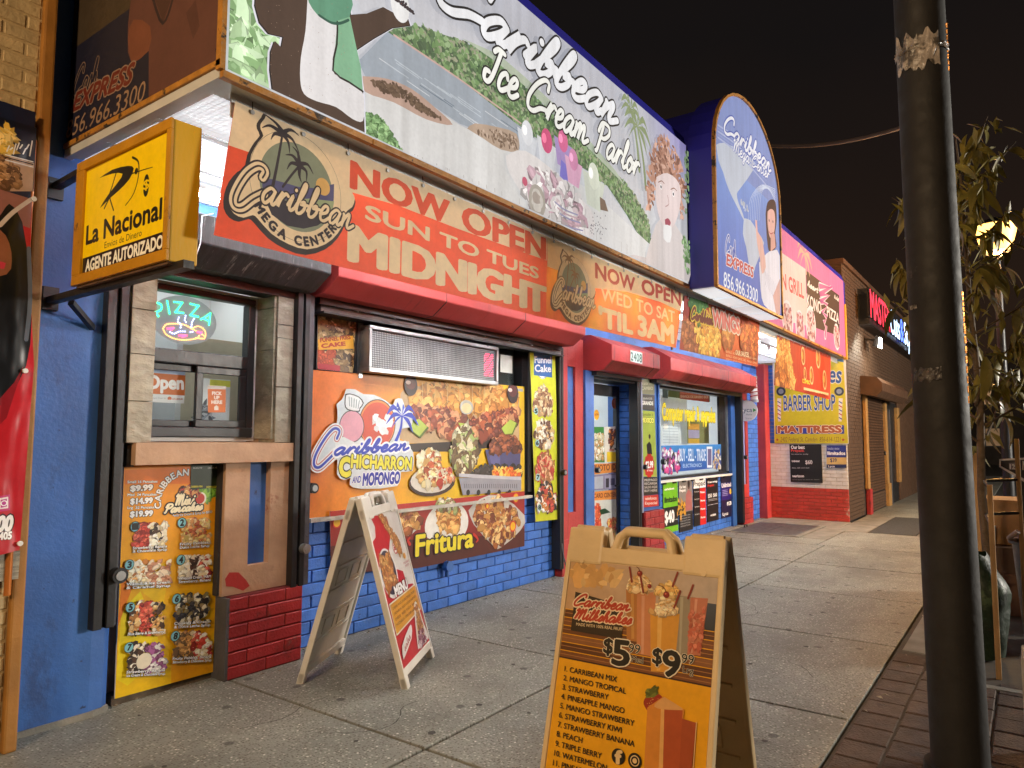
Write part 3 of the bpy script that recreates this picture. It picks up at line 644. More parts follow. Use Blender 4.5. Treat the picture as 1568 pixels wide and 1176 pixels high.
# tile surround
ts = thing('tile_surround', 'mottled stone tile frame around the serving window', 'tile frame', (2.7, 4.5, 1.58))
def tiles(x0, x1, y0, y1, zz, axis):
    for a, b in zip(zz[:-1], zz[1:]):
        if axis == 'f': B('tile', TILE, ts, ((x0, y0, a+.002), (x1, y1, b-.002)), bevel=.003)
        else: B('tile', TILE, ts, ((x0, y0, a+.002), (x1, y1, b-.002)), bevel=.003)
tiles(2.105, 2.255, 4.405, 4.60, [1.575, 1.83, 2.12, 2.40, 2.68], 'f')
tiles(3.148, 3.285, 4.405, 4.60, [1.575, 1.98, 2.34, 2.44, 2.69], 'f')
tiles(3.128, 3.146, 4.425, 4.655, [1.60, 1.92, 2.25, 2.56, 2.66], 's')
B('header', mat('green_lit_header', (.55, .58, .52), .5, .15), ts, ((2.26, 4.43, 2.665), (3.14, 4.66, 2.69)))
# the window
sw = thing('serving_window', 'black framed serving window with fixed pane above two sliding sashes', 'window', (2.69, 4.66, 1.58))
wy = 4.66; zb, zt = 1.587, 2.655
B('trim', WHITE, sw, ((2.235, wy-.03, zb), (3.127, wy-.004, zb+.022)), ((3.104, wy-.03, zb+.022), (3.127, wy-.004, zt)), ((2.235, wy-.03, zt-.022), (3.104, wy-.004, zt)))
fz0, fz1 = zb+.024, zt-.024
tz0 = onY(380, 543, wy).z; tz1 = onY(380, 528, wy).z
B('frame', BLKF, sw, ((2.236, wy-.05, fz0), (3.102, wy+.03, fz0+.07)), ((2.236, wy-.05, fz1-.045), (3.102, wy+.03, fz1)), ((2.236, wy-.05, fz0+.07), (2.29, wy+.03, fz1-.045)), ((3.045, wy-.05, fz0+.07), (3.102, wy+.03, fz1-.045)), ((2.29, wy-.055, 2.105), (3.045, wy+.03, 2.20)), bevel=.008)
def sash(x0, x1, z0, z1, y, f=.045):
    s_ = B('sash', BLKF, sw, ((x0, y-.015, z0), (x1, y+.015, z0+f)), ((x0, y-.015, z1-f), (x1, y+.015, z1)), ((x0, y-.015, z0+f), (x0+f, y+.015, z1-f)), ((x1-f, y-.015, z0+f), (x1, y+.015, z1-f)), bevel=.005)
    q = MB().quad((x0+f, y, z0+f), (x1-f, y, z0+f), (x1-f, y, z1-f), (x0+f, y, z1-f)); o = q.build('pane', GLASS, s_); o.location = -wl(s_)
sash(2.29, 2.73, fz0+.071, 2.104, wy+.008); sash(2.66, 3.044, fz0+.071, 2.104, wy-.028, .05)
q = MB().quad((2.29, wy, 2.20), (3.045, wy, 2.20), (3.045, wy, fz1-.045), (2.29, wy, fz1-.045)); q.build('pane', GLASS, sw)
B('inner_shelf', WHITE, shop, ((2.25, 4.75, 1.56), (3.14, 5.1, 1.585)))
cab = thing('cabinet', 'beige wall cabinet inside behind the serving window', 'cabinet', (3.05, 5.6, 1.6)); B('cabinet_body', mat('beige', (.55, .5, .36), .5), cab, ((2.98, 5.4, 1.6), (3.55, 5.99, 2.42))); B('door_panel', WHITE, cab, ((2.93, 5.38, 1.6), (2.975, 5.98, 2.5)))

# --- roller shutter housings and guide rails
def housing(name, x0, x1, M, label, zl=2.475, front=4.15, ztop=None, zfront=None, lip=True):
    t = thing(name, label, 'shutter box', ((x0+x1)/2, 4.4, zl))
    zf = zfront or zl+.315; zt_ = ztop or zl+.46
    prof = [(4.595, zl+.01), (4.36, zl), (4.28, zl+.005), (front+.005, zl+.115), (front, zl+.125), (front, zf), (4.45, zt_), (4.595, zt_)]
    MB().prism(prof, x0, x1, yz).build('housing', M, t, bevel=.004)
    for i in range(1, int((x1-x0)/1.22)+1):
        xx = x0+i*1.22
        if xx < x1-.1: MB().prism([(p[0]-.0025 if p[0] < 4.3 else p[0], p[1]-.0025) for p in prof[1:7]]+[(4.46, zt_+.002), (4.36, zl+.02)], xx-.004, xx+.004, yz).build('seam', BLACK, t)
    if lip: B('bottom_slot', BLACK, t, ((x0+.06, 4.40, zl-.05), (x1-.06, 4.56, zl+.003)))
    return t
h1 = housing('shutter_housing', 2.10, 3.375, mat('grimy_black', (.035, .037, .04), .5, .5, 5, .2, wear=(.30, .30, .29), wear_at=.60, wscale=3, stretch=(7, 1, 1)), 'black streaked shutter box above the serving window', zl=2.695, front=4.10, zfront=3.0, ztop=3.12)
h2 = housing('shutter_housing', 3.46, 7.12, REDW, 'long bright red shutter box above the food poster window', zl=2.70, front=4.12, zfront=3.06, ztop=3.16)
h3 = housing('shutter_housing', 7.82, 9.25, RED, 'red shutter box with the door number above the shop door')
h4 = housing('shutter_housing', 9.62, 13.62, RED, 'red shutter box above the second shop window', zl=2.50, zfront=2.80, ztop=2.98)
B('slat_end', mat('shutter_slats', (.16, .15, .14), .45, .3, 9, .2, metal=.5, stretch=(1, 1, 6)), h2, ((3.56, 4.44, 2.60), (7.1, 4.52, 2.70)))
B('slat_end', BLACK, h2, ((3.56, 4.40, 2.585), (7.1, 4.55, 2.60)))
B('slat_end', mat('shutter_slats2', (.25, .25, .25), .45, .3, 9, .2, metal=.5), h4, ((9.95, 4.42, 2.44), (13.5, 4.5, 2.50)))
for k in range(8): MB().ball((3.9+k*.42, 4.395, 2.64), .008, 6, 4).build('rivet', GALV, h2)
def rail(parent, x0, x1, z0, z1, y0=4.39, y1=4.60, slot=True):
    c = (x1-x0); B('guide_rail', BLACK, parent, ((x0, y0, z0), (x0+c*.42, y1, z1)), ((x0+c*.42, y0+.03, z0), (x0+c*.62, y1, z1)), ((x0+c*.62, y0, z0), (x1, y1, z1)), bevel=.004)
rail(h1, 1.955, 2.075, .50, 2.70, 4.385, 4.56)
B('flat_bar', GREY, h1, ((2.077, 4.43, .50), (2.104, 4.56, 2.70)))
rail(h1, 3.29, 3.40, .53, 2.70, 4.36, 4.6); B('flat_bar', GREY, h2, ((3.402, 4.40, .525), (3.47, 4.6, 2.70)))
def lock(parent, x, y, z, r=.035, M=BLACK):
    o = MB().tube([(x, y, z), (x, y-.05, z)], r, 16).build('lock', M, parent); k = MB().tube([(x, y-.0505, z), (x, y-.056, z)], r*.62, 14).build('lock_core', GALV, o); k.location = -wl(o)
lock(h1, 2.075, 4.385, .80, .045, BLACK); lock(h1, 3.385, 4.36, .80, .035, GALV); lock(h2, 3.60, 4.56, 1.22, .04, BLACK)

# --- big window bay: blue brick base and black window frame
bw = thing('brick_base_wall', 'blue painted brick wall below the food poster window', 'brick wall', (5.3, 4.58, 0))
B('core', BLUEM, bw, ((3.42, 4.592, 0), (7.2, 4.76, 1.0)))
bricks(bw, 'x', 3.50, 7.18, 0, .96, 4.58, .295, .096, BLUEB, D=.03, joint=.009)
B('corner_strip', BLUE, bw, ((3.405, 4.50, 0), (3.475, 4.591, .52)), ((3.475, 4.54, .52), (3.555, 4.591, 2.70)))
bwin = thing('display_window', 'wide black framed shop window behind the food poster and scrolling sign', 'window', (5.2, 4.6, 1))
B('frame', BLKF, bwin, ((3.56, 4.60, .97), (3.66, 4.74, 2.72)), ((4.05, 4.59, 2.1), (4.13, 4.7, 2.72)), ((6.5, 4.59, .97), (7.18, 4.74, 2.72)), ((3.66, 4.60, 2.62), (6.5, 4.74, 2.72)), ((3.66, 4.60, .97), (6.5, 4.74, 1.04)))
B('mullion', GALV, bwin, ((4.075, 4.565, 2.12), (4.115, 4.589, 2.62)), ((6.62, 4.56, 1.02), (6.655, 4.589, 2.62)), ((6.35, 4.57, 2.14), (6.5, 4.589, 2.17)))
MB().quad((3.66, 4.66, 1.04), (6.5, 4.66, 1.04), (6.5, 4.66, 2.62), (3.66, 4.66, 2.62)).build('pane', GLASS, bwin)
B('sill', mat('sill_paint', (.5, .47, .42), .6, .3, 8, .3), bwin, ((3.58, 4.52, .955), (6.62, 4.60, .985)))
B('dark_backing', mat('backing', (.03, .035, .035), .7, .4, 3), bwin, ((3.66, 4.70, 2.05), (6.5, 4.72, 2.62)))
B('strip', mat('rag', (.6, .6, .55), .8), bwin, ((6.08, 4.575, 2.33), (6.3, 4.58, 2.52)))

# --- red pilaster by the door
pil = thing('pilaster', 'tall red pilaster with narrow blue inset left of the shop door', 'pilaster', (7.45, 4.5, 0))
B('shaft', RED, pil, ((7.19, 4.50, 0), (7.34, 4.76, 2.86)), ((7.52, 4.50, 0), (7.715, 4.76, 2.86)), ((7.34, 4.50, 0), (7.52, 4.76, .73)), ((7.34, 4.50, 2.5), (7.52, 4.76, 2.86)), bevel=.003)
B('inset', BLUE, pil, ((7.341, 4.53, .73), (7.519, 4.7, 2.5)))
B('base', RED, pil, ((7.185, 4.485, 0), (7.72, 4.499, .42)), bevel=.003)
h2r = h3
rail(h2, 7.10, 7.185, .10, 2.70, 4.46, 4.60)
lock(h2, 7.14, 4.46, 1.22, .035)
MB().tube([(7.12, 4.45, .40), (7.11, 4.42, .25), (7.16, 4.40, .08), (7.3, 4.40, .03), (7.42, 4.43, .04)], .008, 6).build('cable', GREY, pil)

# --- door bay
dr = thing('shop_door', 'glass shop door covered in flyers under the red shutter box', 'door', (8.5, 4.82, 0))
B('jamb', BLUE, shop, ((7.72, 4.47, 0), (7.93, 4.76, 2.48)), ((9.285, 4.76, 0), (9.35, 5.0, 2.48)))
B('soffit_panel', BLACK, shop, ((7.93, 4.5, 2.40), (9.27, 4.9, 2.46)))
dw = thing('brick_reveal', 'blue painted brick side wall of the door recess', 'brick wall', (9.28, 4.7, 0))
B('core', BLUEM, dw, ((9.282, 4.52, 0), (9.36, 4.9, 2.40)))
bricks(dw, 'y', 4.52, 4.86, 0, 2.40, 9.27, .29, .096, BLUEB, D=.02, joint=.009)
B('frame', BLKF, dr, ((7.95, 4.80, 0), (8.03, 4.86, 2.38)), ((9.17, 4.80, 0), (9.265, 4.86, 2.38)), ((8.03, 4.80, 2.22), (9.17, 4.86, 2.38)), ((8.03, 4.80, 0), (9.17, 4.86, .14)), bevel=.006)
MB().quad((8.03, 4.83, .14), (9.17, 4.83, .14), (9.17, 4.83, 2.22), (8.03, 4.83, 2.22)).build('pane', GLASS, dr)
MB().tube([(9.10, 4.795, .95), (9.10, 4.74, .98), (9.10, 4.74, 1.45), (9.10, 4.795, 1.48)], .014, 8).build('handle', BLACK, dr)
rail(h3, 9.17, 9.262, .02, 2.44, 4.46, 4.60, False); lock(h3, 7.97, 4.47, 1.22, .035, BLACK); lock(h3, 9.33, 4.46, 1.22, .035)
B('rail_cover', mat('grey_lavender', (.30, .30, .42), .6), h3, ((9.262, 4.45, .58), (9.30, 4.6, 2.46)))

# --- pier between door and second window
pr_ = thing('brick_pier', 'short red painted brick pier between the door and second window', 'brick wall', (9.65, 4.5, 0))
B('core', REDM, pr_, ((9.31, 4.43, 0), (9.93, 4.6, .58)))
bricks(pr_, 'x', 9.30, 9.94, 0, .585, 4.42, .30, .0975, REDB, D=.03)
B('pier_wall', BLUE, shop, ((9.31, 4.53, .0), (10.02, 4.76, 2.5)))

# --- second window bay
b2 = thing('brick_base_wall', 'blue painted brick wall with phone plan posters below the second window', 'brick wall', (11.7, 4.58, 0))
B('core', BLUEM, b2, ((9.95, 4.592, 0), (13.55, 4.76, .99)))
bricks(b2, 'x', 9.96, 13.54, 0, .96, 4.58, .295, .096, BLUEB, D=.03, joint=.009)
w2 = thing('phone_shop_window', 'second shop window with computer repair lettering and bright interior', 'window', (11.7, 4.65, 1.0))
B('frame', BLKF, w2, ((9.96, 4.60, .96), (10.06, 4.74, 2.5)), ((13.4, 4.60, .96), (13.5, 4.74, 2.5)), ((10.06, 4.60, 2.42), (13.2, 4.74, 2.5)), ((10.06, 4.60, .96), (13.2, 4.74, 1.03)), bevel=.005)
mx0 = onY(1100, 640, 4.64).x; mx1 = onY(1111, 640, 4.62).x; B('mullion', GALV, w2, ((mx1, 4.60, 1.03), (mx1+.07, 4.66, 2.42)))
B('dark_mullion', BLACK, w2, ((mx0, 4.62, 1.03), (mx1-.03, 4.66, 2.42))); B('dark_mullion', BLACK, w2, ((mx1+.08, 4.6, 1.03), (13.5, 4.66, 2.42)))
B('sill', WHITE, w2, ((10.0, 4.54, .95), (13.3, 4.60, .985)))
for k in range(8): B('sill_bracket', BLACK, w2, ((10.2+k*.38, 4.535, .925), (10.29+k*.38, 4.60, .952)))
MB().quad((10.06, 4.69, 1.03), (13.2, 4.69, 1.03), (13.2, 4.69, 2.42), (10.06, 4.69, 2.42)).build('pane', GLASS, w2)
B('jamb_strip', BLUE, w2, ((9.955, 4.50, .62), (10.0, 4.60, 2.5)), ((13.30, 4.54, 0), (13.52, 4.6, 2.5)))
rail(h4, 13.52, 13.62, .05, 2.52, 4.42, 4.6); lock(h4, 10.05, 4.50, 1.28, .045); lock(h4, 13.72, 4.44, 1.28, .04)
# --- second pilaster and blue brick end bay
p2 = thing('pilaster', 'red pilaster with lavender inset right of the second window', 'pilaster', (13.9, 4.5, 0))
B('shaft', RED, p2, ((13.63, 4.50, .5), (13.78, 4.76, 2.95)), ((14.0, 4.50, .5), (14.15, 4.76, 2.95)), ((13.78, 4.50, .5), (14.0, 4.76, .75)), ((13.78, 4.50, 2.4), (14.0, 4.76, 2.95)), bevel=.003)
B('inset', mat('lavender', (.30, .30, .55), .6), p2, ((13.78, 4.52, .75), (14.0, 4.7, 2.4)))
B('core', REDM, p2, ((13.62, 4.44, 0), (14.16, 4.76, .5)))
bricks(p2, 'x', 13.60, 14.17, 0, .5, 4.43, .29, .1, REDB, D=.03)
eb = thing('blue_brick_bay', 'blue brick end bay beside the round phone sign', 'brick wall', (14.7, 4.58, 0))
B('core', BLUEM, eb, ((14.17, 4.592, 0), (15.1, 4.76, 3.2)))
bricks(eb, 'x', 14.18, 15.05, 0, 3.1, 4.58, .295, .096, BLUEB, D=.03, joint=.009)
B('red_column', RED, eb, ((15.05, 4.42, 0), (15.36, 4.76, 3.2)), bevel=.01)

# ------------------------------------------------------------------ brown brick building beyond, its painted side wall
bb = thing('brown_brick_building', 'dark brown brick building beyond the shop with closed brown shutters', 'building', (20, 2.93, 0))
B('wall', BRNM, bb, ((15.412, 2.945, 0), (60, 9, 5.2)))
B('coping', BROWNM, bb, ((15.36, 2.88, 5.2), (60, 9, 5.30)))
def bskip(x, z): return z < 2.95 and (17.0 < x < 22.2)
joined_bricks('brickwork', bb, 'x', 15.4, 26, 0.02, 5.2, 2.93, .215, .076, BRN, skip=bskip)
joined_bricks('side_brickwork', bb, 'y', 2.95, 4.6, 3.28, 5.2, 15.40, .215, .076, BRN)
bw3 = thing('painted_side_wall', 'side wall painted red below and white above facing the sidewalk', 'brick wall', (15.4, 3.7, 0))
B('core', CREAMM, bw3, ((15.399, 2.96, 0), (15.41, 4.60, 3.28)))
bricks(bw3, 'y', 2.93, 4.58, 0, .64, 15.38, .215, .0711, REDBW, D=.018, joint=.005)
bricks(bw3, 'y', 2.93, 4.54, .64, 1.545, 15.378, .215, .0754, WHB, D=.018, joint=.004)
bricks(bw3, 'y', 4.30, 4.58, 1.545, 3.2, 15.38, .215, .0754, BLUEB, D=.018, joint=.006)
# shutters, jambs and awning
_B = B
def Y3(x, y): return onY(x, y, 2.93)
sh = thing('roller_shutter', 'closed brown roller shutter between two ochre jambs', 'shutter', (18.6, 2.95, 0))
ax0, ax1 = 17.25, 19.75
mb = MB()
for k in range(34):
    z = .42+k*.064; mb.prism([(2.934, z), (2.915, z+.012), (2.905, z+.032), (2.915, z+.052), (2.934, z+.062)], ax0+.18, ax1-.05, yz)
o = mb.build('slats', BROWNM, sh); o['kind'] = 'stuff'
B('backing', BLACK, sh, ((ax0+.1, 2.935, 0.0), (ax1, 2.944, 2.9)))
B('jamb', ORJ, sh, ((ax0-.12, 2.86, .55), (ax0+.12, 2.93, 2.62)), bevel=.01); B('jamb', ORJ, sh, ((ax1-.02, 2.86, .55), (ax1+.26, 2.93, 2.55)), bevel=.01)
B('jamb_base', REDB, sh, ((ax0-.05, 2.84, 0), (ax0+.22, 2.93, .55)), bevel=.01); B('jamb_base', ORJ, sh, ((ax1, 2.84, 0), (ax1+.4, 2.93, .55)), bevel=.01)
MB().prism([(2.93, 2.62), (2.62, 2.56), (2.50, 2.68), (2.50, 2.86), (2.6, 2.98), (2.93, 3.02)], ax0-.3, ax1+1.2, yz).build('awning', BROWNM, sh)
lock(sh, ax0+.22, 2.93, 1.3, .05); lock(sh, ax1-.05, 2.93, 1.3, .05)
for k in range(6): B('step_brick', BRN, sh, ((ax0+.3, 2.90, .02+k*.065), (ax1-.1, 2.934, .075+k*.065)))
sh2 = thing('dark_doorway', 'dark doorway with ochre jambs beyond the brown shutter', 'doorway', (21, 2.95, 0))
B('recess', BLACK, sh2, ((20.2, 2.925, 0), (22.0, 2.932, 2.6))); B('jamb', ORJ, sh2, ((21.6, 2.84, .5), (21.95, 2.924, 2.5)), bevel=.01)  # recess is a thin black plate that paints the doorway dark
B('jamb', GREY, sh2, ((20.35, 2.86, 0), (20.45, 2.924, 2.4)))
B('panel', BROWNM, sh2, ((22.0, 2.90, 0), (26, 2.925, 2.7)))

# ------------------------------------------------------------------ marquee with lit underside
MY = 2.85
mq = thing('marquee', 'long navy marquee box over the sidewalk with white lit grille underside', 'canopy', (8, 3.6, 3.22))
prof = [(2.875, 3.30), (2.875, 4.77), (2.93, 4.93), (3.08, 5.08), (3.35, 5.20), (4.6, 5.24), (4.6, 3.30)]
MB().prism(prof, 1.735, 15.36, yz).build('shell', NAVY, mq)
def eggcrate():
    M = bpy.data.materials.new('eggcrate_panel'); M.use_nodes = True; t = M.node_tree; N = t.nodes; L = t.links; b = N['Principled BSDF']
    g = N.new('ShaderNodeNewGeometry'); sp = N.new('ShaderNodeSeparateXYZ'); L.new(g.outputs['Position'], sp.inputs[0]); outs = []
    for ax in (0, 1):
        mm = N.new('ShaderNodeMath'); mm.operation = 'MULTIPLY'; mm.inputs[1].default_value = 32; L.new(sp.outputs[ax], mm.inputs[0])
        fr = N.new('ShaderNodeMath'); fr.operation = 'FRACT'; L.new(mm.outputs[0], fr.inputs[0])
        gt = N.new('ShaderNodeMath'); gt.operation = 'GREATER_THAN'; gt.inputs[1].default_value = .22; L.new(fr.outputs[0], gt.inputs[0]); outs.append(gt)
    m_ = N.new('ShaderNodeMath'); m_.operation = 'MULTIPLY'; L.new(outs[0].outputs[0], m_.inputs[0]); L.new(outs[1].outputs[0], m_.inputs[1])
    n = N.new('ShaderNodeTexNoise'); n.inputs['Scale'].default_value = 1.1; L.new(g.outputs['Position'], n.inputs['Vector'])
    r = N.new('ShaderNodeMapRange'); r.inputs[1].default_value = .3; r.inputs[2].default_value = .7; r.inputs[3].default_value = EGG*.75; r.inputs[4].default_value = EGG*1.2; L.new(n.outputs[0], r.inputs[0])
    k = N.new('ShaderNodeMapRange'); k.inputs[3].default_value = .42; k.inputs[4].default_value = 1; L.new(m_.outputs[0], k.inputs[0])
    e = N.new('ShaderNodeMath'); e.operation = 'MULTIPLY'; L.new(r.outputs[0], e.inputs[0]); L.new(k.outputs[0], e.inputs[1])
    b.inputs['Base Color'].default_value = (.6, .62, .63, 1); b.inputs['Emission Color'].default_value = (.86, .93, 1, 1); L.new(e.outputs[0], b.inputs['Emission Strength'])
    return M
EGG = .85
EGGM = eggcrate()
for j, (y0, y1) in enumerate(((3.07, 3.53), (3.58, 4.06), (4.11, 4.56))):
    x = 1.80
    while x < 15.2:
        B('light_panel', EGGM, mq, ((x, y0, 3.245), (min(x+1.15, 15.3), y1, 3.262))); x += 1.2
B('ceiling_rail', SOFF, mq, ((1.74, 2.88, 3.232), (15.34, 2.93, 3.30)), ((1.74, 3.53, 3.236), (15.34, 3.58, 3.29)), ((1.74, 2.93, 3.236), (15.34, 3.07, 3.29)), ((1.74, 4.06, 3.236), (15.34, 4.11, 3.29)), ((1.74, 4.56, 3.236), (15.34, 4.595, 3.29)))
B('cross_rail', SOFF, mq, *[((1.75+1.2*k, 2.93, 3.238), (1.80+1.2*k, 4.56, 3.288)) for k in range(12)])
B('end_rail', SOFF, mq, ((1.700, 2.86, 3.215), (1.739, 4.44, 3.262)))
# golden edge trim with grime, one length per panel
for k, (a, b) in enumerate([(1.70, 2.6), (2.6, 3.5), (3.5, 4.4), (4.4, 5.3), (5.3, 6.2), (6.2, 7.10), (9.56, 10.9), (10.9, 12.3), (12.3, 13.7), (13.7, 15.0)]):
    B('edge_trim', GOLD, mq, ((a+.003, 2.835, 3.212), (b-.003, 2.872, 3.246)), bevel=.003)
B('end_trim', GOLD, mq, ((1.688, 2.84, 3.264), (1.715, 4.43, 3.292)), ((1.688, 2.834, 3.246), (1.712, 2.872, 5.0)))
B('valance', mat('corrugated_valance', (.62, .64, .65), .35, .12, 8, .2, metal=.4, stretch=(1, 1, 22)), mq, ((1.84, 2.985, 3.12), (15.0, 2.995, 3.236)))
# fluorescent battens under the grille
TUBE = emis('fluorescent_tube', (.88, .96, 1.0), 120)
def batten(x0, x1, y, z=3.17):
    z = 3.02 if y == 3.10 else z
    t = thing('fluorescent_batten', 'bare fluorescent batten under the marquee %s' % TL.pop(0), 'light fitting', ((x0+x1)/2, y, z), group='fluorescent battens under the marquee')
    B('housing', WHITE, t, ((x0, y-.03, z+.03), (x1, y+.03, z+.064)))
    MB().tube([(x0+.02, y, z), (x1-.02, y, z)], .016, 6).build('tube', TUBE, t)
    B('end_cap', WHITE, t, ((x0, y-.02, z-.02), (x0+.019, y+.02, z+.029)), ((x1-.019, y-.02, z-.02), (x1, y+.02, z+.029)))
TL = ['by its left corner, above the yellow sign', 'behind the midnight banner', 'behind the three o\'clock banner, at its left part', 'behind the three o\'clock banner, at its right part', 'behind the chicken wings banner', 'seen between the wings banner and the fried food banner', 'nearest the brown brick building', 'over the serving window']
for a, b, y in ((2.3, 3.3, 3.15), (3.6, 4.8, 3.6), (5.2, 6.3, 3.10), (6.5, 7.2, 3.3), (7.6, 9.0, 3.55), (10.1, 11.5, 3.45), (12.4, 14.4, 3.55), (2.2, 3.1, 4.25)): batten(a, b, y)
B('conduit', GALV, mq, ((1.9, 3.9, 3.16), (2.1, 3.94, 3.2)))

# ------------------------------------------------------------------ backlit beach sign of the ice cream parlor
LIT = printmat('backlit_film', emit=.90, rough=.8, base=.35)
LIT2 = printmat('backlit_film_dim', emit=.68, rough=.8, base=.35)
sg = thing('ice_cream_parlor_sign', 'large backlit beach picture sign lettered Caribbean Ice Cream Parlor', 'sign', (4.4, 2.85, 3.25))
B('sign_case', NAVY, sg, ((1.716, 2.853, 3.25), (7.095, 2.874, 4.765)))
k = inkY(MY, .0012)
SX0, SX1, SZ0, SZ1 = 1.72, 7.09, 3.25, 4.765
def skyc(a, b):
    top = C('#aeb0bb'); bot = C('#c9c9cb'); s_ = C('#c6c4c2')
    c = [top[i]*b+bot[i]*(1-b) for i in range(3)]; n = noise.noise(Vector((a*6, b*3, 1)))*.10+1; v = C('#8070c0')
    e = max(0, (a-.80)/.2)*max(0, b-.55)*1.6; return tuple((c[i]*(1-e)+v[i]*e)*n for i in range(3))
k.grad([(SX0, SZ0), (SX1, SZ0), (SX1, SZ1), (SX0, SZ1)], skyc, 40, 14, uv=True)
# green hills
k.setclip([(SX0, SZ0), (SX1, SZ0), (SX1, SZ1), (SX0, SZ1)])
hill = [(590, 50), (600, 38), (640, 40), (700, 60), (730, 74), (765, 96), (800, 130), (850, 178), (905, 232), (965, 290), (990, 335), (1000, 400), (960, 330), (930, 285), (900, 262), (850, 232), (800, 196), (760, 168), (700, 122), (640, 82)]
k.poly(hill, C('#5f7455'))
k.food(hill, [C('#6c8a5a'), C('#5c7450'), C('#7f9a6a'), C('#50634a'), C('#8ea67c'), C('#9a9c84')], 1500, .024, hl=False)
k.poly([(705, 60), (760, 98), (800, 132), (850, 180), (905, 234), (955, 285), (940, 262), (900, 216), (850, 164), (800, 118), (760, 84)], C('#a8b3a0'))
# sea
k.poly([(545, 95), (590, 50), (700, 122), (795, 196), (800, 232), (740, 205), (700, 190), (640, 150), (558, 122)], C('#9aa3ae'))
for i in range(26):
    a = random.random(); b = random.random(); x = 575+200*a; y = 75+115*a+30*b
    k.line([(x, y), (x+35, y+24)], .006, C(random.choice(['#c9ced4', '#6f7c8a', '#b6bfc8'])), sm=0, cap=False)
k.line([(600, 55), (700, 122), (795, 190)], .012, C('#c6a8a0'))
# sand
sand = [(556, 122), (640, 152), (700, 192), (800, 240), (900, 290), (1048, 425), (960, 392), (700, 272), (556, 208)]
k.poly([(556, 122), (640, 152), (700, 192), (800, 240), (900, 290), (1048, 425), (960, 392), (700, 272), (556, 208)], C('#cfcfcf'))
0 and k.food(sand, [C('#c9c9ca'), C('#d3d2d0'), C('#cbc8c6'), C('#d0d0d4')], 700, .05, hl=False, ax=3)
k.poly([(552, 118), (590, 122), (628, 138), (662, 165), (690, 192), (650, 184), (600, 158), (556, 142)], C('#b79a8c'), sm=3)
k.food([(562, 124), (600, 128), (640, 155), (615, 152), (580, 140)], [C('#5d4a3c'), C('#6f5a49')], 90, .014, hl=False)
k.food([(612, 152), (640, 158), (675, 185), (645, 175)], [C('#5d4a3c'), C('#6f5a49')], 70, .013, hl=False)
k.poly([(712, 198), (724, 190), (760, 196), (788, 206), (791, 232), (764, 230), (738, 214)], C('#b09a88'), sm=2)
k.food([(720, 200), (760, 200), (788, 212), (788, 230), (764, 226)], [C('#8d7765'), C('#6e5a4b'), C('#bda898')], 60, .015, hl=False)
k.food([(556, 175), (570, 178), (585, 190), (600, 215), (615, 235), (560, 205)], [C('#6f9360'), C('#8cb079'), C('#527346')], 80, .022)
# leaves at the left edge
k.poly([(350, 5), (408, 0), (420, 60), (406, 142), (350, 112)], C('#a9c79c'))
k.food([(350, 0), (408, 0), (420, 60), (406, 142), (350, 112)], [C('#b8d8a8'), C('#8db37d'), C('#c9e4bd'), C('#7d9e6f')], 120, .04, ax=3)
# plain dark standing figure with pale front and green scarf (generic stand-in, head outside the board)
body = [(384, -30), (381, 12), (388, 38), (402, 55), (424, 60), (421, 76), (411, 66), (405, 82), (404, 110), (408, 142), (455, 164), (520, 194), (556, 213), (554, 150), (549, 110), (543, 80), (570, 62), (598, 46), (626, 42), (622, 30), (600, 22), (585, 14), (560, 24), (535, 26), (530, -30)]
k.poly(body, C('#d8d8e4')); k.poly([(x+3 if x < 450 else x-2, y) for x, y in body], C('#1f1c1d')); k.poly([(x+5 if x < 450 else x-3, y-1) for x, y in body], C('#4c3b32'))
k.poly([(466, 2), (463, 50), (456, 90), (455, 125), (461, 146), (480, 157), (510, 166), (535, 184), (551, 187), (553, 160), (548, 140), (520, 120), (505, 110), (511, 60), (512, 36), (490, 20)], C('#d6d4d6'), sm=3)
k.poly([(466, -10), (468, 6), (482, 26), (500, 36), (516, 37), (530, 30), (532, -10)], C('#5f9177'), sm=2)
k.poly([(512, 34), (531, 28), (540, 70), (548, 105), (551, 142), (530, 128), (506, 112), (508, 80)], C('#7fae8d'))
k.line([(512, 36), (511, 70), (505, 110), (530, 128), (551, 142)], .012, C('#2c2c28'), sm=2); k.line([(484, 26), (502, 37), (516, 38), (529, 33)], .014, C('#33584a'))
for i in range(60): k.disc((random.uniform(400, 540), random.uniform(5, 150)), .6, C('#9c8474'), n=6)
k.disc((608, 10), 26, C('#dfe0e2'), ax=.75, n=26); k.brush('Caribbean', (592, -4), (629, 24), (592, -12), .012, C('#3c3438'))
# drinks and sundaes
def cup(k, x, y, h, col, top):
    k.poly([(x-h*.28, y-h), (x+h*.28, y-h+h*.4), (x+h*.17, y+h*.1), (x-h*.17, y-h*.12)], col); k.disc((x, y-h*.82), h*.34, top, ax=.8, n=18)
    k.disc((x-h*.07, y-h*.9), h*.14, tuple(min(1, c*1.5+.1) for c in top), ax=.8, n=12)
cup(k, 803, 250, 55, C('#c9cdd4'), C('#d5d8de')); cup(k, 833, 262, 55, C('#cfd2d8'), C('#cc5580')); cup(k, 858, 258, 50, C('#a58ec0'), C('#d06a94'))
k.poly([(855, 245), (867, 258), (864, 290), (852, 282)], C('#7f78c8')); cup(k, 874, 285, 48, C('#d9a9c4'), C('#cf8cb0')); cup(k, 905, 320, 60, C('#c9cfc2'), C('#d4dacb'))
k.poly([(770, 240), (800, 232), (850, 268), (880, 300), (905, 330), (900, 372), (860, 352), (820, 335), (800, 305), (775, 265)], C('#d8d4d4'), sm=3)
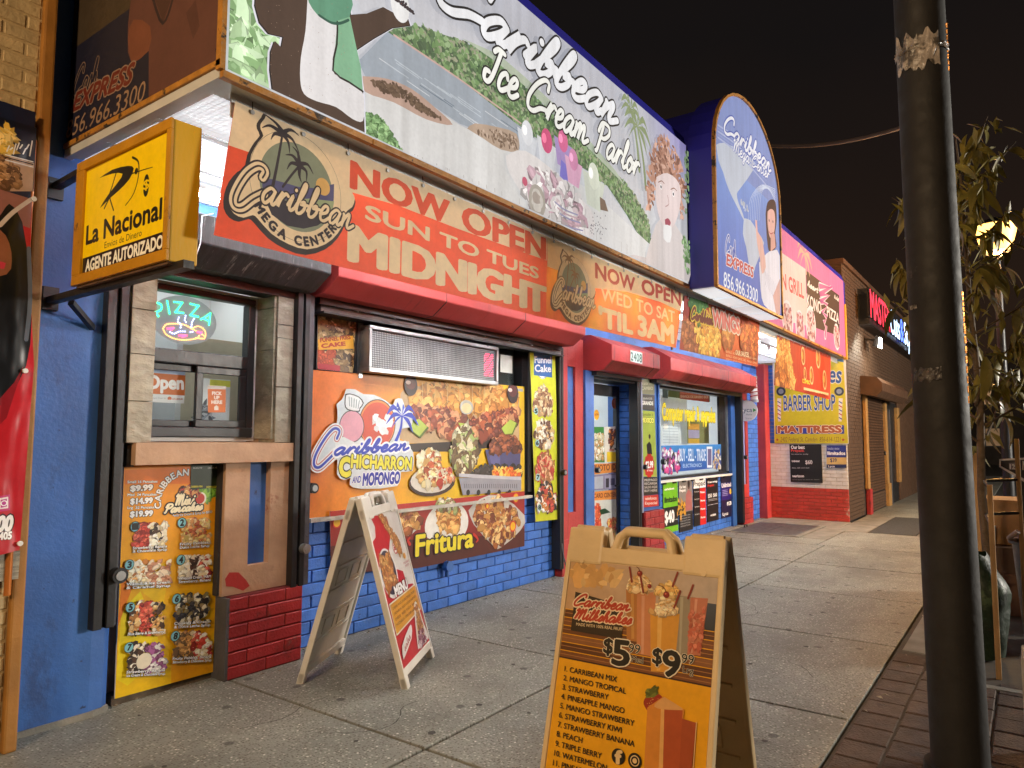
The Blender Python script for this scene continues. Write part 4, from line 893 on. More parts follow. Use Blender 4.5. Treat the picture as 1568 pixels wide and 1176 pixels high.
k.food([(800, 262), (850, 272), (880, 300), (895, 330), (890, 362), (840, 340), (800, 300)], [C('#ddd8d8'), C('#c9b9bd'), C('#e2dede'), C('#b89aa6')], 60, .06, ax=1.8)
k.disc((818, 309), 25, C('#a8a299'), ax=.9, n=24); k.disc((818, 308), 17, C('#c7c2bb'), ax=.9, n=20, jit=.1); k.disc((816, 304), 9, C('#a59a92'), ax=1.3, n=12, jit=.2)
k.disc((799, 279), 7, C('#c05a74'), n=10)
for i in range(5): k.line([(845+i*4, 310+i*9), (860+i*3, 322+i*7), (880+i*2, 330+i*6)], .012, C('#c0a2ac' if i % 2 else '#9a98b8'))
for i in range(50): k.disc((random.uniform(900, 925), random.uniform(325, 385)), 1.2, C('#5b5560'), n=5)
k.poly([(914, 302), (922, 308), (927, 325), (915, 322)], C('#7d6a5c'))
# palm and child
for (bx, by, tx, ty, q) in ((985, 290, 972, 195, .30), (975, 262, 962, 168, .22)): k.palm((bx, by), (tx, ty), q, C('#7c8a66'), .03)
k.poly([(985, 395), (1000, 345), (1018, 330), (1035, 352), (1050, 380), (1051, 432), (960, 392)], C('#c8bfbe'), sm=2)
k.disc((1016, 285), 62, C('#a87f6d'), ax=.55, n=26, jit=.06)
k.food([(990, 250), (1004, 208), (1022, 215), (1040, 250), (1045, 290), (1040, 345), (1034, 300), (1030, 275), (1005, 268), (998, 300), (990, 330), (986, 290)], [C('#9c6f5c'), C('#b98b78'), C('#7f5646'), C('#c9a18f')], 160, .03, ax=3, hl=False)
k.poly([(1001, 272), (1018, 266), (1036, 282), (1038, 312), (1030, 342), (1018, 352), (1006, 335), (1000, 305)], C('#d6c5c4'), sm=3)
for x, y in ((1008, 287), (1027, 298)): k.disc((x, y), 4.2, C('#efeaea'), ax=.9, n=12); k.disc((x, y), 2.4, C('#2a2230'), n=10); k.line([(x-4, y-7), (x+1, y-9), (x+5, y-5)], .010, C('#8b6353'))
k.line([(1018, 300), (1020, 313), (1015, 317)], .01, C('#a98583')); k.poly([(1014, 337), (1019, 335), (1023, 342), (1020, 347), (1015, 346)], C('#9c4a58'), sm=3)
k.poly([(1012, 345), (1024, 348), (1022, 372), (1012, 366)], C('#dcdada'), sm=2)
k.food([(1040, 360), (1052, 370), (1052, 430), (1044, 405)], [C('#88a877'), C('#a8c496'), C('#5e7c50')], 40, .03, hl=False)
k.food([(1044, 232), (1051, 236), (1052, 300), (1046, 330)], [C('#78906a'), C('#8da77c')], 30, .03, hl=False)
# big lettering
DK = C('#141418'); WH = C('#dfe1e6')
k.brush('Caribbean', (655, -1), (938, 193), (813, 37), .058, WH, edge=DK, ew=1.55, slant=.45)
k.brush('Ice Cream Parlor', (733, 122), (972, 272), (751, 71), .036, C('#e6e8e4'), edge=DK, ew=1.7, slant=.35)
for i in range(40):
    x = random.uniform(420, 1000); k.line([(x, 150+(x-420)*.42), (x+1, 165+(x-420)*.42+random.uniform(0, 30))], .003, C('#8a8078'), sm=0, cap=False)
k.build('sign_face', LIT, sg)

# end face: dark phone number sign
es = thing('money_transfer_sign', 'unlit dark end sign lettered Cash Express with phone number above the yellow sign', 'sign', (1.7, 3.6, 3.27))
B('sign_case', mat('dark_case', (.05, .035, .02), .6), es, ((1.705, 2.875, 3.295), (1.733, 4.43, 5.0)))
k = inkX(1.7045, .001); DIM = printmat('unlit_vinyl', rough=.6, base=.42)
k.setclip([(-4.44, 3.292), (-2.874, 3.292), (-2.874, 5.0), (-4.44, 5.0)]); k.rect((105, 225), (343, -90), C('#26284a')); k.rect((75, 239), (105, -60), C('#3c2f22'))
k.poly([(205, -40), (196, 40), (196, 80), (202, 98), (228, 78), (228, 165), (340, 108), (343, 70), (343, -80)], C('#8d5a52'))
k.poly([(202, 98), (196, 60), (205, 30), (230, 40), (228, 78)], C('#b06a50'), sm=2)
k.poly([(238, 0), (250, 35), (262, 0)], C('#6b463f')); k.line([(232, -10), (250, 36), (268, -12)], .02, C('#46303a'))
k.poly([(330, 75), (343, 68), (343, 110), (336, 112)], C('#1c1f38')); k.poly([(285, 20), (300, 0), (306, 40), (296, 60)], C('#7a4c46'))
k.brush('Cash', (110, 152), (148, 131), (112, 110), .016, C('#26284a'), edge=C('#c9a890'), ew=1.8)
k.otext('EXPRESS', (111, 171), (205, 124), (115, 144), C('#9c3c2a'), C('#d0ac98'), bold=.03, ob=.05, shear=.35)
k.text('856.966.3300', (101, 213), (222, 153), (104, 186), C('#e0b898'), bold=.0, shear=.2)
k.build('sign_face', DIM, es)

# ------------------------------------------------------------------ yellow box sign on a bracket
ys = thing('agent_box_sign', 'yellow projecting box sign lettered La Nacional Agente Autorizado', 'sign', (1.67, 3.54, 2.39))
X0, X1, YA, YB, ZA, ZB = 1.60, 1.745, 3.062, 4.008, 2.392, 3.048
MB().add([(X0+.012, YA+.006, ZA), (X1, YA, ZA), (X1, YB, ZA), (X0+.012, YB-.006, ZA), (X0+.012, YA+.006, ZB), (X1, YA, ZB), (X1, YB, ZB), (X0+.012, YB-.006, ZB)], [(0, 1, 2, 3), (4, 5, 6, 7), (0, 1, 5, 4), (1, 2, 6, 5), (2, 3, 7, 6), (3, 0, 4, 7)]).build('case', YELM, ys, bevel=.006)
rim = MB()
for a, b in (((X0-.004, YA, ZA), (X0+.012, YB, ZA+.052)), ((X0-.004, YA, ZB-.05), (X0+.012, YB, ZB)), ((X0-.004, YA, ZA+.052), (X0+.012, YA+.036, ZB-.05)), ((X0-.004, YB-.09, ZA+.052), (X0+.012, YB, ZB-.05))): rim.box(a, b)
rim.build('rim', mat('amber_rim', (.50, .24, .01), .45, .15, 5, .1, wear=(.12, .05, .01), wear_at=.6, wscale=6), ys, bevel=.004)
k = inkX(X0+.011, .0005)
k.poly([(129, 266), (257, 203), (255, 384), (126, 422)], C('#f5c800')); k.poly([(127, 396), (255, 353), (255, 384), (126, 423)], K_)
k.poly([(152, 273), (172, 260), (196, 254), (205, 258), (198, 275), (182, 292), (168, 304), (153, 319), (166, 298), (180, 280), (188, 266), (172, 266)], K_, sm=2)
k.line([(160, 319), (172, 295), (190, 272), (214, 262), (234, 256)], .012, K_, taper=.7)
k.line([(178, 265), (172, 285), (168, 300), (174, 322)], .010, K_); k.line([(203, 241), (212, 248), (212, 270), (205, 296), (192, 315)], .012, K_, taper=.5)
k.disc((224, 284), 17, K_, ax=.5, n=20); k.text('$', (219.5, 291), (228, 288), (220, 277), C('#f5c800'), bold=.02)
k.disc((209, 262), 5, K_, n=12)
k.text('La Nacional', (132, 374.5), (247, 334.5), (133, 347), K_, bold=.028); k.text('Envios de Dinero', (160, 380.5), (217, 361), (160, 371), K_, bold=.0)
k.text('AGENTE AUTORIZADO', (131, 416), (249, 379), (131.5, 399), C('#f3e7c4'), bold=.035)
k.build('sign_face', printmat('lit_plastic', emit=.30, rough=.3, base=.8), ys)
MB().bar((1.66, 2.98, 2.372), (1.66, 4.445, 2.372), .05, .035).bar((1.66, 3.30, 3.07), (1.66, 4.445, 3.03), .045, .03).build('bracket', BLACK, ys)
B('bracket_plate', BLACK, ys, ((1.62, 4.41, 2.32), (1.70, 4.449, 2.45)), ((1.62, 4.42, 2.96), (1.70, 4.449, 3.08)))
MB().bar((1.72, 4.30, 2.36), (1.90, 4.44, 2.25), .03, .03).build('brace', BLACK, ys)
B('underside', RUST, ys, ((1.612, 3.07, 2.378), (1.740, 3.97, 2.391)))
MB().tube([(1.75, 3.1, 2.42), (1.95, 3.4, 2.60), (2.3, 4.0, 2.95), (2.4, 4.05, 3.0)], .004, 5).build('wire', WHITE, ys)

# ------------------------------------------------------------------ banners
VIN = printmat('banner_vinyl', rough=.6, trans=.10, wrinkle=.2, wscale=3.0)
VIN2 = printmat('banner_vinyl_loose', rough=.55, trans=.2, wrinkle=.3, wscale=5)
TAN, ORG = C('#ffe6c0'), C('#f4542a')
BY = 2.97
_lk = inkY(BY); LC = _lk.uv((456, 287)); LR = _lk.r((456, 287), 92)
def logo(k, c, R_, INKC=C('#2a1a26'), OUT=C('#2a1c1c')):
    """round palm badge; shapes measured on the first banner, in units of its radius"""
    def P(pts):
        o = []
        for x, y in zp(320, 150, 4.704, pts): u, v = _lk.uv((x, y)); o.append((c[0]+(u-LC[0])/LR*R_, c[1]+(v-LC[1])/LR*R_))
        return o
    ol = [(380, 130), (400, 95), (440, 110), (500, 140), (540, 195), (600, 210), (690, 270), (790, 360), (880, 470), (960, 610), (990, 665), (1040, 690), (1060, 740), (1040, 800), (1000, 830), (985, 900), (930, 1000), (840, 1080), (700, 1120), (560, 1080), (430, 1000), (330, 890), (290, 860), (220, 880), (150, 850), (110, 780), (115, 680), (150, 590), (210, 520), (260, 490), (280, 400), (330, 310), (370, 260), (350, 210), (350, 170)]
    k.poly(P([(x-6, y+12) for x, y in ol]), OUT, uv=True, sm=2)
    cx, cy = 640, 620; k.poly(P([(cx+(x-cx)*.955+8, cy+(y-cy)*.95-4) for x, y in ol]), TAN, uv=True, sm=2)
    k.ring(c, R_*.90, R_*.905, C('#2a1c2a'), uv=True, n=60)
    k.disc(c, R_*.73, C('#8f9a84'), n=48, uv=True)
    k.poly(P([(378, 580), (450, 585), (540, 610), (640, 640), (760, 650), (900, 620), (898, 720), (890, 800), (780, 760), (640, 740), (500, 730), (390, 700)]), C('#55548a'), uv=True)
    k.disc((P([(820, 640)])[0]), R_*.15, C('#f0c070'), n=20, uv=True)
    k.poly(P([(600, 735), (720, 725), (900, 745), (885, 830), (850, 880), (760, 810)]), C('#a7b78e'), uv=True)
    k.poly(P([(400, 720), (520, 730), (640, 765), (740, 810), (840, 880), (780, 920), (680, 942), (560, 920), (450, 840)]), C('#2c2236'), uv=True)
    k.line(P([(455, 650), (490, 480), (525, 280)]), R_*.06, INKC, uv=True, taper=.35); k.line(P([(530, 640), (590, 560), (640, 500)]), R_*.04, INKC, uv=True)
    for fr in ([(525, 240), (480, 180), (390, 110)], [(520, 250), (440, 200), (380, 215)], [(530, 250), (590, 230), (650, 275)], [(535, 255), (600, 300), (650, 400)], [(535, 265), (570, 320), (580, 400)], [(520, 265), (470, 260), (445, 300)], [(645, 470), (600, 415), (550, 410)], [(640, 480), (590, 470), (560, 515)], [(655, 475), (710, 480), (750, 550)], [(650, 480), (640, 400), (600, 350)], [(655, 490), (700, 530), (700, 600)], [(650, 495), (650, 560), (665, 610)]):
        k.line(P(fr), R_*.085, INKC, uv=True, taper=.9)
    cst = [(385, 575), (405, 535), (385, 500), (340, 492), (270, 540), (205, 635), (172, 720), (185, 780), (240, 788), (320, 730), (400, 690)]
    bb_ = P([(365, 742), (1035, 752), (690, 575)]); k.line(P(cst), R_*.19, INKC, uv=True, sm=6); k.line(P(cst), R_*.13, TAN, uv=True, sm=6); k.line(P(cst), R_*.03, INKC, uv=True, sm=6)
    k.brush('aribbean', (bb_[0][0], bb_[0][1]), (bb_[1][0], bb_[0][1]), (bb_[0][0], bb_[0][1]+R_*.52), R_*.055, TAN, uv=True, edge=INKC, ew=2.0)
    k.arctext('MEGA CENTER', c, R_*.955, 211, 331, R_*.145, INKC, bold=.05)
def banner(name, label, corners, M, draw, y=BY):
    t = thing(name, label, 'banner', (onY(*corners[0], y).x, y, onY(*corners[0], y).z)); k = inkY(y, .001)
    P = k.uvs(corners); k.setclip(P); draw(k, P); k.build('printed_sheet', M, t)
    mb = MB(); mb.add([(p[0], y+.002, p[1]) for p in P], [(0, 1, 2, 3)])
    n = 9
    for i in range(n):
        a = (i+.3)/n; u = P[3][0]*(1-a)+P[2][0]*a; v = P[3][1]*(1-a)+P[2][1]*a-.02
        g_ = MB().tube([(u, y-.004, v), (u, y-.008, v)], .012, 10).build('grommet', GALV, t)
        if i % 2 == 0: MB().tube([(u, y-.006, v), (u+.01, y+.01, v+.05), (u+.02, y+.03, v+.1)], .0025, 5).build('tie', BLACK, t)
    return t
def d1(k, P):
    k.grad(P, lambda a, b: tuple(c*(1+.06*noise.noise(Vector((a*9, b*3, 0)))) for c in ORG), 24, 8, uv=True)
    k.poly([(360, 155), (838, 362), (837, 399), (700, 350), (610, 315), (533, 293), (480, 270), (430, 250), (378, 232), (350, 222.5)], TAN)
    [k.text('NOW', (538+d_, 287), (686+d_, 343), (537, 246), ORG, bold=.02) for d_ in (-1.5, 1.5)]; [k.text('OPEN', (709+d_, 351), (834+d_, 397), (709, 314), ORG, bold=.02) for d_ in (-1.2, 1.2)]
    for b in ((563, 336), ): k.text('SUN TO TUES', (560, 335), (824, 427), (559.5, 313), TAN, bold=.025)
    [k.text('MIDNIGHT', (536+d_, 397.6), (834+d_, 478.5), (541, 346), TAN, bold=.03) for d_ in (-2.2, 0, 2.2)]
    logo(k, LC, LR)
banner('midnight_banner', 'orange banner lettered Now Open Sun to Tues Midnight', [(327, 360), (836, 487), (838, 362), (360, 155)], VIN, d1)
def d2(k, P):
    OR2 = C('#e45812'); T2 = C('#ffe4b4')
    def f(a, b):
        s_ = max(0, noise.noise(Vector((a*5, b*1.2, 4))))*1.1; h = C('#ffb020'); return tuple(OR2[i]*(1-s_)+h[i]*s_ for i in range(3))  # amber streaks: glow of the tube behind painted into the print
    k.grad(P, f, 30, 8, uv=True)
    k.poly([(838, 362), (1046, 450), (1044, 478), (1010, 462), (960, 447), (900, 440), (870, 420), (838, 408)], T2)
    k.text('NOW', (912, 425), (972, 446), (912, 403), C('#cc3a18'), bold=.03); k.text('OPEN', (983, 448), (1042, 468), (983, 427), C('#cc3a18'), bold=.03)
    k.text('WED TO SAT', (920, 459), (1033, 494), (920, 439), T2, bold=.02)
    k.text("'TIL", (918, 499), (968, 511), (918, 471), T2, bold=.045); k.text('3AM', (978, 512), (1031, 525), (978, 484), T2, bold=.05)
    c = k.uv((880, 441)); logo(k, c, k.r((880, 441), 52), C('#8a6038'), C('#5a3820'))  # logo inks faded to suit the painted glow
banner('late_night_banner', 'amber banner with painted glow lettered Now Open Wed to Sat 3AM', [(836, 487), (1035, 533), (1046, 450), (838, 362)], VIN2, d2)
def d3(k, P):
    k.grad(P, lambda a, b: C('#c8501c', .8+.3*a), 10, 4, uv=True); k.poly([(1048, 452), (1068, 459), (1056, 540), (1040, 535)], C('#a83228'))
    FR = [C('#c8783a'), C('#a8541e'), C('#e0a050'), C('#8a3c18')]
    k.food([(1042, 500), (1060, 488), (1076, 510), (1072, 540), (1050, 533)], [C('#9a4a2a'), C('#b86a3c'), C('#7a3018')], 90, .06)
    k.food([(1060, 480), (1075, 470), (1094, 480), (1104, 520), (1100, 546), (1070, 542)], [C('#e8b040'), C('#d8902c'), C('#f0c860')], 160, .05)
    k.food([(1055, 458), (1078, 466), (1072, 480), (1060, 474)], [C('#3f7a34'), C('#5c9a48')], 40, .06, ax=3)
    k.food([(1108, 500), (1122, 502), (1122, 530), (1106, 525)], FR, 40, .07); k.food([(1135, 495), (1158, 505), (1156, 546), (1132, 530)], [C('#b8481a'), C('#d0702c'), C('#94380f')], 110, .07)
    k.brush('Caribbean', (1056, 488), (1090, 498), (1056, 470), .035, C('#7a2a12'), edge=C('#f0d040'), ew=1.7)
    k.otext('WINGS', (1090, 497), (1131, 511), (1091, 474), C('#e87868'), C('#f0e0d0'), bold=.05, ob=.06)
    k.otext('OUR SAUCES', (1125, 543), (1145, 547), (1125, 536), C('#f4e0c0'), C('#8a3010'), bold=.02, ob=.06)
    for i in range(3): k.text('BUFFALO - HONEY GARLIC - BBQ - MANGO - LEMON', (1110, 540+i*6), (1157, 552+i*6), (1110, 536.5+i*6), C('#f0c8a0'))
banner('wings_banner', 'orange food banner with pineapple and chicken wings', [(1040, 535), (1160, 562), (1163, 492), (1048, 452)], VIN, d3)
def d4(k, P):
    k.grad(P, lambda a, b: C('#b03c22', .85+.25*a), 8, 4, uv=True)
    k.food([(1190, 518), (1208, 524), (1216, 590), (1200, 596), (1187, 585)], [C('#e0a050'), C('#c07830'), C('#f0c070')], 200, .045, ax=4); k.food([(1187, 558), (1200, 560), (1206, 592), (1187, 588)], [C('#b86a20'), C('#8f4a14'), C('#d08a3a')], 60, .09, ax=1.6)
    for c, r_ in (((1229, 545), 14), ((1252, 548), 16), ((1242, 575), 14), ((1262, 582), 15), ((1232, 572), 10)): k.disc(c, r_, C('#e8c8a0'), ax=.8); k.disc(c, r_*.8, C('#9a5a24'), ax=.8); k.disc((c[0]-1, c[1]-1), r_*.4, C('#d89a50'), ax=.8, jit=.2)
    k.text('COMBO', (1228, 586), (1240, 589), (1228, 580), C('#f0d040'), bold=.03); k.rect((1230, 597), (1268, 602), C('#f0c8a0')); k.text('ADD FRIES AND DRINK', (1231, 603), (1268, 610), (1231, 597), C('#8a3010'), bold=.0)
banner('fried_food_banner', 'small food banner with fries and dips hanging before the barber sign', [(1185, 590), (1271, 612), (1272, 545), (1190, 513)], VIN, d4)
B('support_bar', BLACK, mq, ((6.98, 2.99, 2.55), (7.0, 3.01, 3.2)))

# ------------------------------------------------------------------ tall arched sign
AY = 2.56
ar = thing('arched_sign', 'tall arched backlit blue sign of the Caribbean Mega Center with map and phone number', 'sign', (8.33, 2.7, 3.2))
ax_, cx_, zs = 1.215, 8.335, 4.70
arc = [(cx_+ax_*math.cos(R(a)), zs+.93*math.sin(R(a))) for a in range(0, 181, 10)]
outl = [(cx_-ax_, 3.205), (cx_+ax_, 3.205)]+arc
MB().prism(outl, AY+.002, MY-.003, xz).build('sign_case', NAVY, ar)
arc2 = [(cx_+(ax_-.05)*math.cos(R(a)), zs+.86*math.sin(R(a))) for a in range(0, 181, 10)]
MB().prism([(cx_-ax_+.05, 4.2), (cx_+ax_-.05, 4.2)]+arc2, MY-.002, 3.9, xz).build('barrel', NAVY, ar)
mb = MB(); pts = [(cx_-ax_, 3.205)]+arc[::-1]+[(cx_+ax_, 3.205)]
for a, b in zip(pts, pts[1:]+pts[:1]): mb.bar((a[0], AY-.004, a[1]), (b[0], AY-.004, b[1]), .03, .04, (0, 1, 0))
mb.build('edge_trim', GOLD, ar)
B('light_panel', EGGM, ar, *[((7.16+.6*i, AY+.03, 3.190), (7.70+.6*i, MY-.02, 3.2025)) for i in range(4)])
k = inkY(AY, .002)
V = [(cx_-ax_+.015, 3.225), (cx_+ax_-.015, 3.225)]+[(cx_+(ax_-.015)*math.cos(R(a)), zs+.915*math.sin(R(a))) for a in range(0, 181, 6)]
k.setclip(V); k.poly(V, C('#7e90c8'), uv=True)
k.grad([(cx_-ax_+.02, 3.23), (cx_+ax_-.02, 3.23), (cx_+ax_-.02, 4.66), (cx_-ax_+.02, 4.66)], lambda a, b: tuple(C('#4f6cc0')[i]*(1-b)+C('#7c9ada')[i]*b for i in range(3)), 6, 8, uv=True)
land = C('#bcc6d8')
k.poly(zp(1020, 120, 2.94, [(225, 300), (260, 290), (340, 330), (400, 380), (380, 430), (352, 470), (330, 500), (318, 520), (325, 560), (345, 610), (350, 640), (330, 600), (310, 560), (290, 520), (270, 470), (255, 420), (235, 370)]), land, sm=2)
k.poly(zp(1020, 120, 2.94, [(350, 630), (380, 640), (410, 690), (440, 740), (420, 800), (400, 850), (385, 900), (372, 840), (360, 760), (345, 700)]), land, sm=2)
k.food(zp(1020, 120, 2.94, [(330, 545), (360, 560), (370, 600), (345, 590)]), [land], 12, .03, hl=False)
for i in range(7): k.line(zp(1020, 120, 2.94, [(370+i*8, 640), (380+i*8, 540-i*4), (430+i*5, 480+i*3), (490, 500+i*9)]), .008, C('#c9d6ee'))
for i in range(5): k.line(zp(1020, 120, 2.94, [(232, 210+i*14), (330, 280+i*16), (450, 400+i*20)]), .02, C('#8c9ad0' if i % 2 else '#a8b4dc'))
# woman with dark hair
z_ = lambda p: zp(1020, 120, 2.94, p)
k.poly(z_([(447, 610), (455, 560), (475, 545), (492, 560), (497, 640), (490, 700), (495, 760), (465, 780), (455, 740), (450, 680)]), C('#3a2226'), sm=3)
k.poly(z_([(456, 600), (470, 588), (486, 600), (490, 650), (484, 700), (470, 720), (460, 690), (455, 640)]), C('#dfb0a8'), sm=3)
k.poly(z_([(470, 700), (488, 700), (492, 760), (470, 780)]), C('#d3a098')); k.poly(z_([(418, 830), (450, 790), (480, 775), (512, 800), (514, 1050), (490, 1060), (440, 1020), (425, 950)]), C('#dcdbe6'), sm=2)
k.poly(z_([(400, 640), (408, 640), (412, 690), (430, 720), (440, 780), (448, 850), (430, 880), (420, 800), (408, 740)]), C('#e0b4ac'), sm=2)
k.line(z_([(462, 688), (470, 700), (482, 694)]), .012, C('#b04050')); k.disc(z_([(463, 640)])[0], 2, C('#30202a'), n=8); k.disc(z_([(480, 645)])[0], 2, C('#30202a'), n=8)
for i in range(9): k.line(z_([(440+i*7, 860+i*9), (450+i*5, 900+i*12), (445+i*7, 930+i*10)]), .008, C('#a9a8bc'))
k.poly(z_([(480, 980), (512, 900), (514, 1060), (495, 1062)]), C('#caa09c'))
k.brush('Caribbean', z_([(255, 235)])[0], z_([(470, 425)])[0], z_([(262, 150)])[0], .036, C('#e4e8f4'), edge=C('#4a5fb0'), ew=1.9)
k.brush('Mega Center', z_([(298, 325)])[0], z_([(462, 455)])[0], z_([(303, 268)])[0], .022, C('#e4e8f4'), edge=C('#4a5fb0'), ew=1.9)
k.brush('Cash', z_([(264, 790)])[0], z_([(312, 815)])[0], z_([(268, 705)])[0], .022, C('#4a62b4'), edge=C('#e8e8f0'), ew=1.9)
k.otext('EXPRESS', z_([(270, 838)])[0], z_([(393, 898)])[0], z_([(272, 790)])[0], C('#c0504e'), C('#ece4ea'), bold=.03, ob=.05, shear=.2)
k.text('856.966.3300', z_([(258, 935)])[0], z_([(412, 1010)])[0], z_([(259, 870)])[0], C('#e8ecf4'), bold=.01, shear=.1)
k.build('sign_face', LIT2, ar)

# ------------------------------------------------------------------ pink grill and pizza sign
gs = thing('grill_pizza_sign', 'pink backlit sign lettered Caribbean Grill and Kono Pizza', 'sign', (12.6, 2.85, 3.25))
B('sign_case', NAVY, gs, ((9.57, 2.853, 3.25), (15.1, 2.874, 4.765))); B('end_trim', mat('amber_post', (.6, .32, .03), .5), gs, ((15.1, 2.83, 3.2), (15.2, 2.90, 4.3)))
k = inkY(MY, .0012); zq = lambda p: zp(1180, 340, 5.345, p)
k.setclip([(9.57, 3.25), (15.1, 3.25), (15.1, 4.765), (9.57, 4.765)]); k.poly([(9.57, 3.25), (15.1, 3.25), (15.1, 4.765), (9.57, 4.765)], C('#d070a0'), uv=True)
k.poly(zq([(60, 230), (285, 385), (292, 650), (350, 860), (75, 800), (60, 700)]), C('#d6c6c0')); k.poly(zq([(288, 395), (560, 600), (565, 935), (350, 860), (300, 700)]), C('#4a3228'))
k.otext('CARIBBEAN GRILL', zq([(-190, 400)])[0], zq([(272, 625)])[0], zq([(85, 410)])[0], C('#cf5a5c'), C('#e8d8d0'), bold=.03, ob=.03)
k.text('KONO', zq([(298, 690)])[0], zq([(415, 755)])[0], zq([(300, 590)])[0], C('#eee0dc'), bold=.02); k.text('PIZZA', zq([(462, 770)])[0], zq([(560, 832)])[0], zq([(464, 690)])[0], C('#eee0dc'), bold=.02)
k.brush('heart', zq([(300, 520)])[0], zq([(385, 580)])[0], zq([(300, 470)])[0], .03, C('#e8dcd4')) if 'h' in BR else None
k.brush('it is hot', zq([(520, 620)])[0], zq([(556, 650)])[0], zq([(520, 585)])[0], .02, C('#e8dcd4'))
zz = zq([(400, 525), (500, 530), (400, 590), (480, 600), (405, 650), (465, 680), (420, 740), (460, 780), (435, 820), (455, 860), (445, 930)]); k.line(zz, .16, C('#ecd8de'), sm=0); k.line(zz, .10, C('#c86a98'), sm=0)
for c, r_, cl in (((140, 800), 30, '#c9b4b6'), ((240, 860), 26, '#d8a4b4'), ((330, 850), 30, '#d8c4c8'), ((540, 940), 20, '#c9b4b8')):
    p = zq([c])[0]; k.disc(p, r_, C('#ead8da'), ax=1.0); k.disc(p, r_*.85, C(cl), ax=1, jit=.05)
    u = k.uv(p); rr = k.r(p, r_)*.7; k.food([(u[0]-rr, u[1]-rr), (u[0]+rr, u[1]-rr), (u[0]+rr, u[1]+rr), (u[0]-rr, u[1]+rr)], [C('#b06a70'), C('#e0c8c0'), C('#94585c'), C('#d4a09c')], 40, .05, uv=True, hl=False)
k.palm(zq([(290, 420)])[0], zq([(275, 260)])[0], .5, C('#c9a890'), .04)
k.build('sign_face', LIT2, gs)

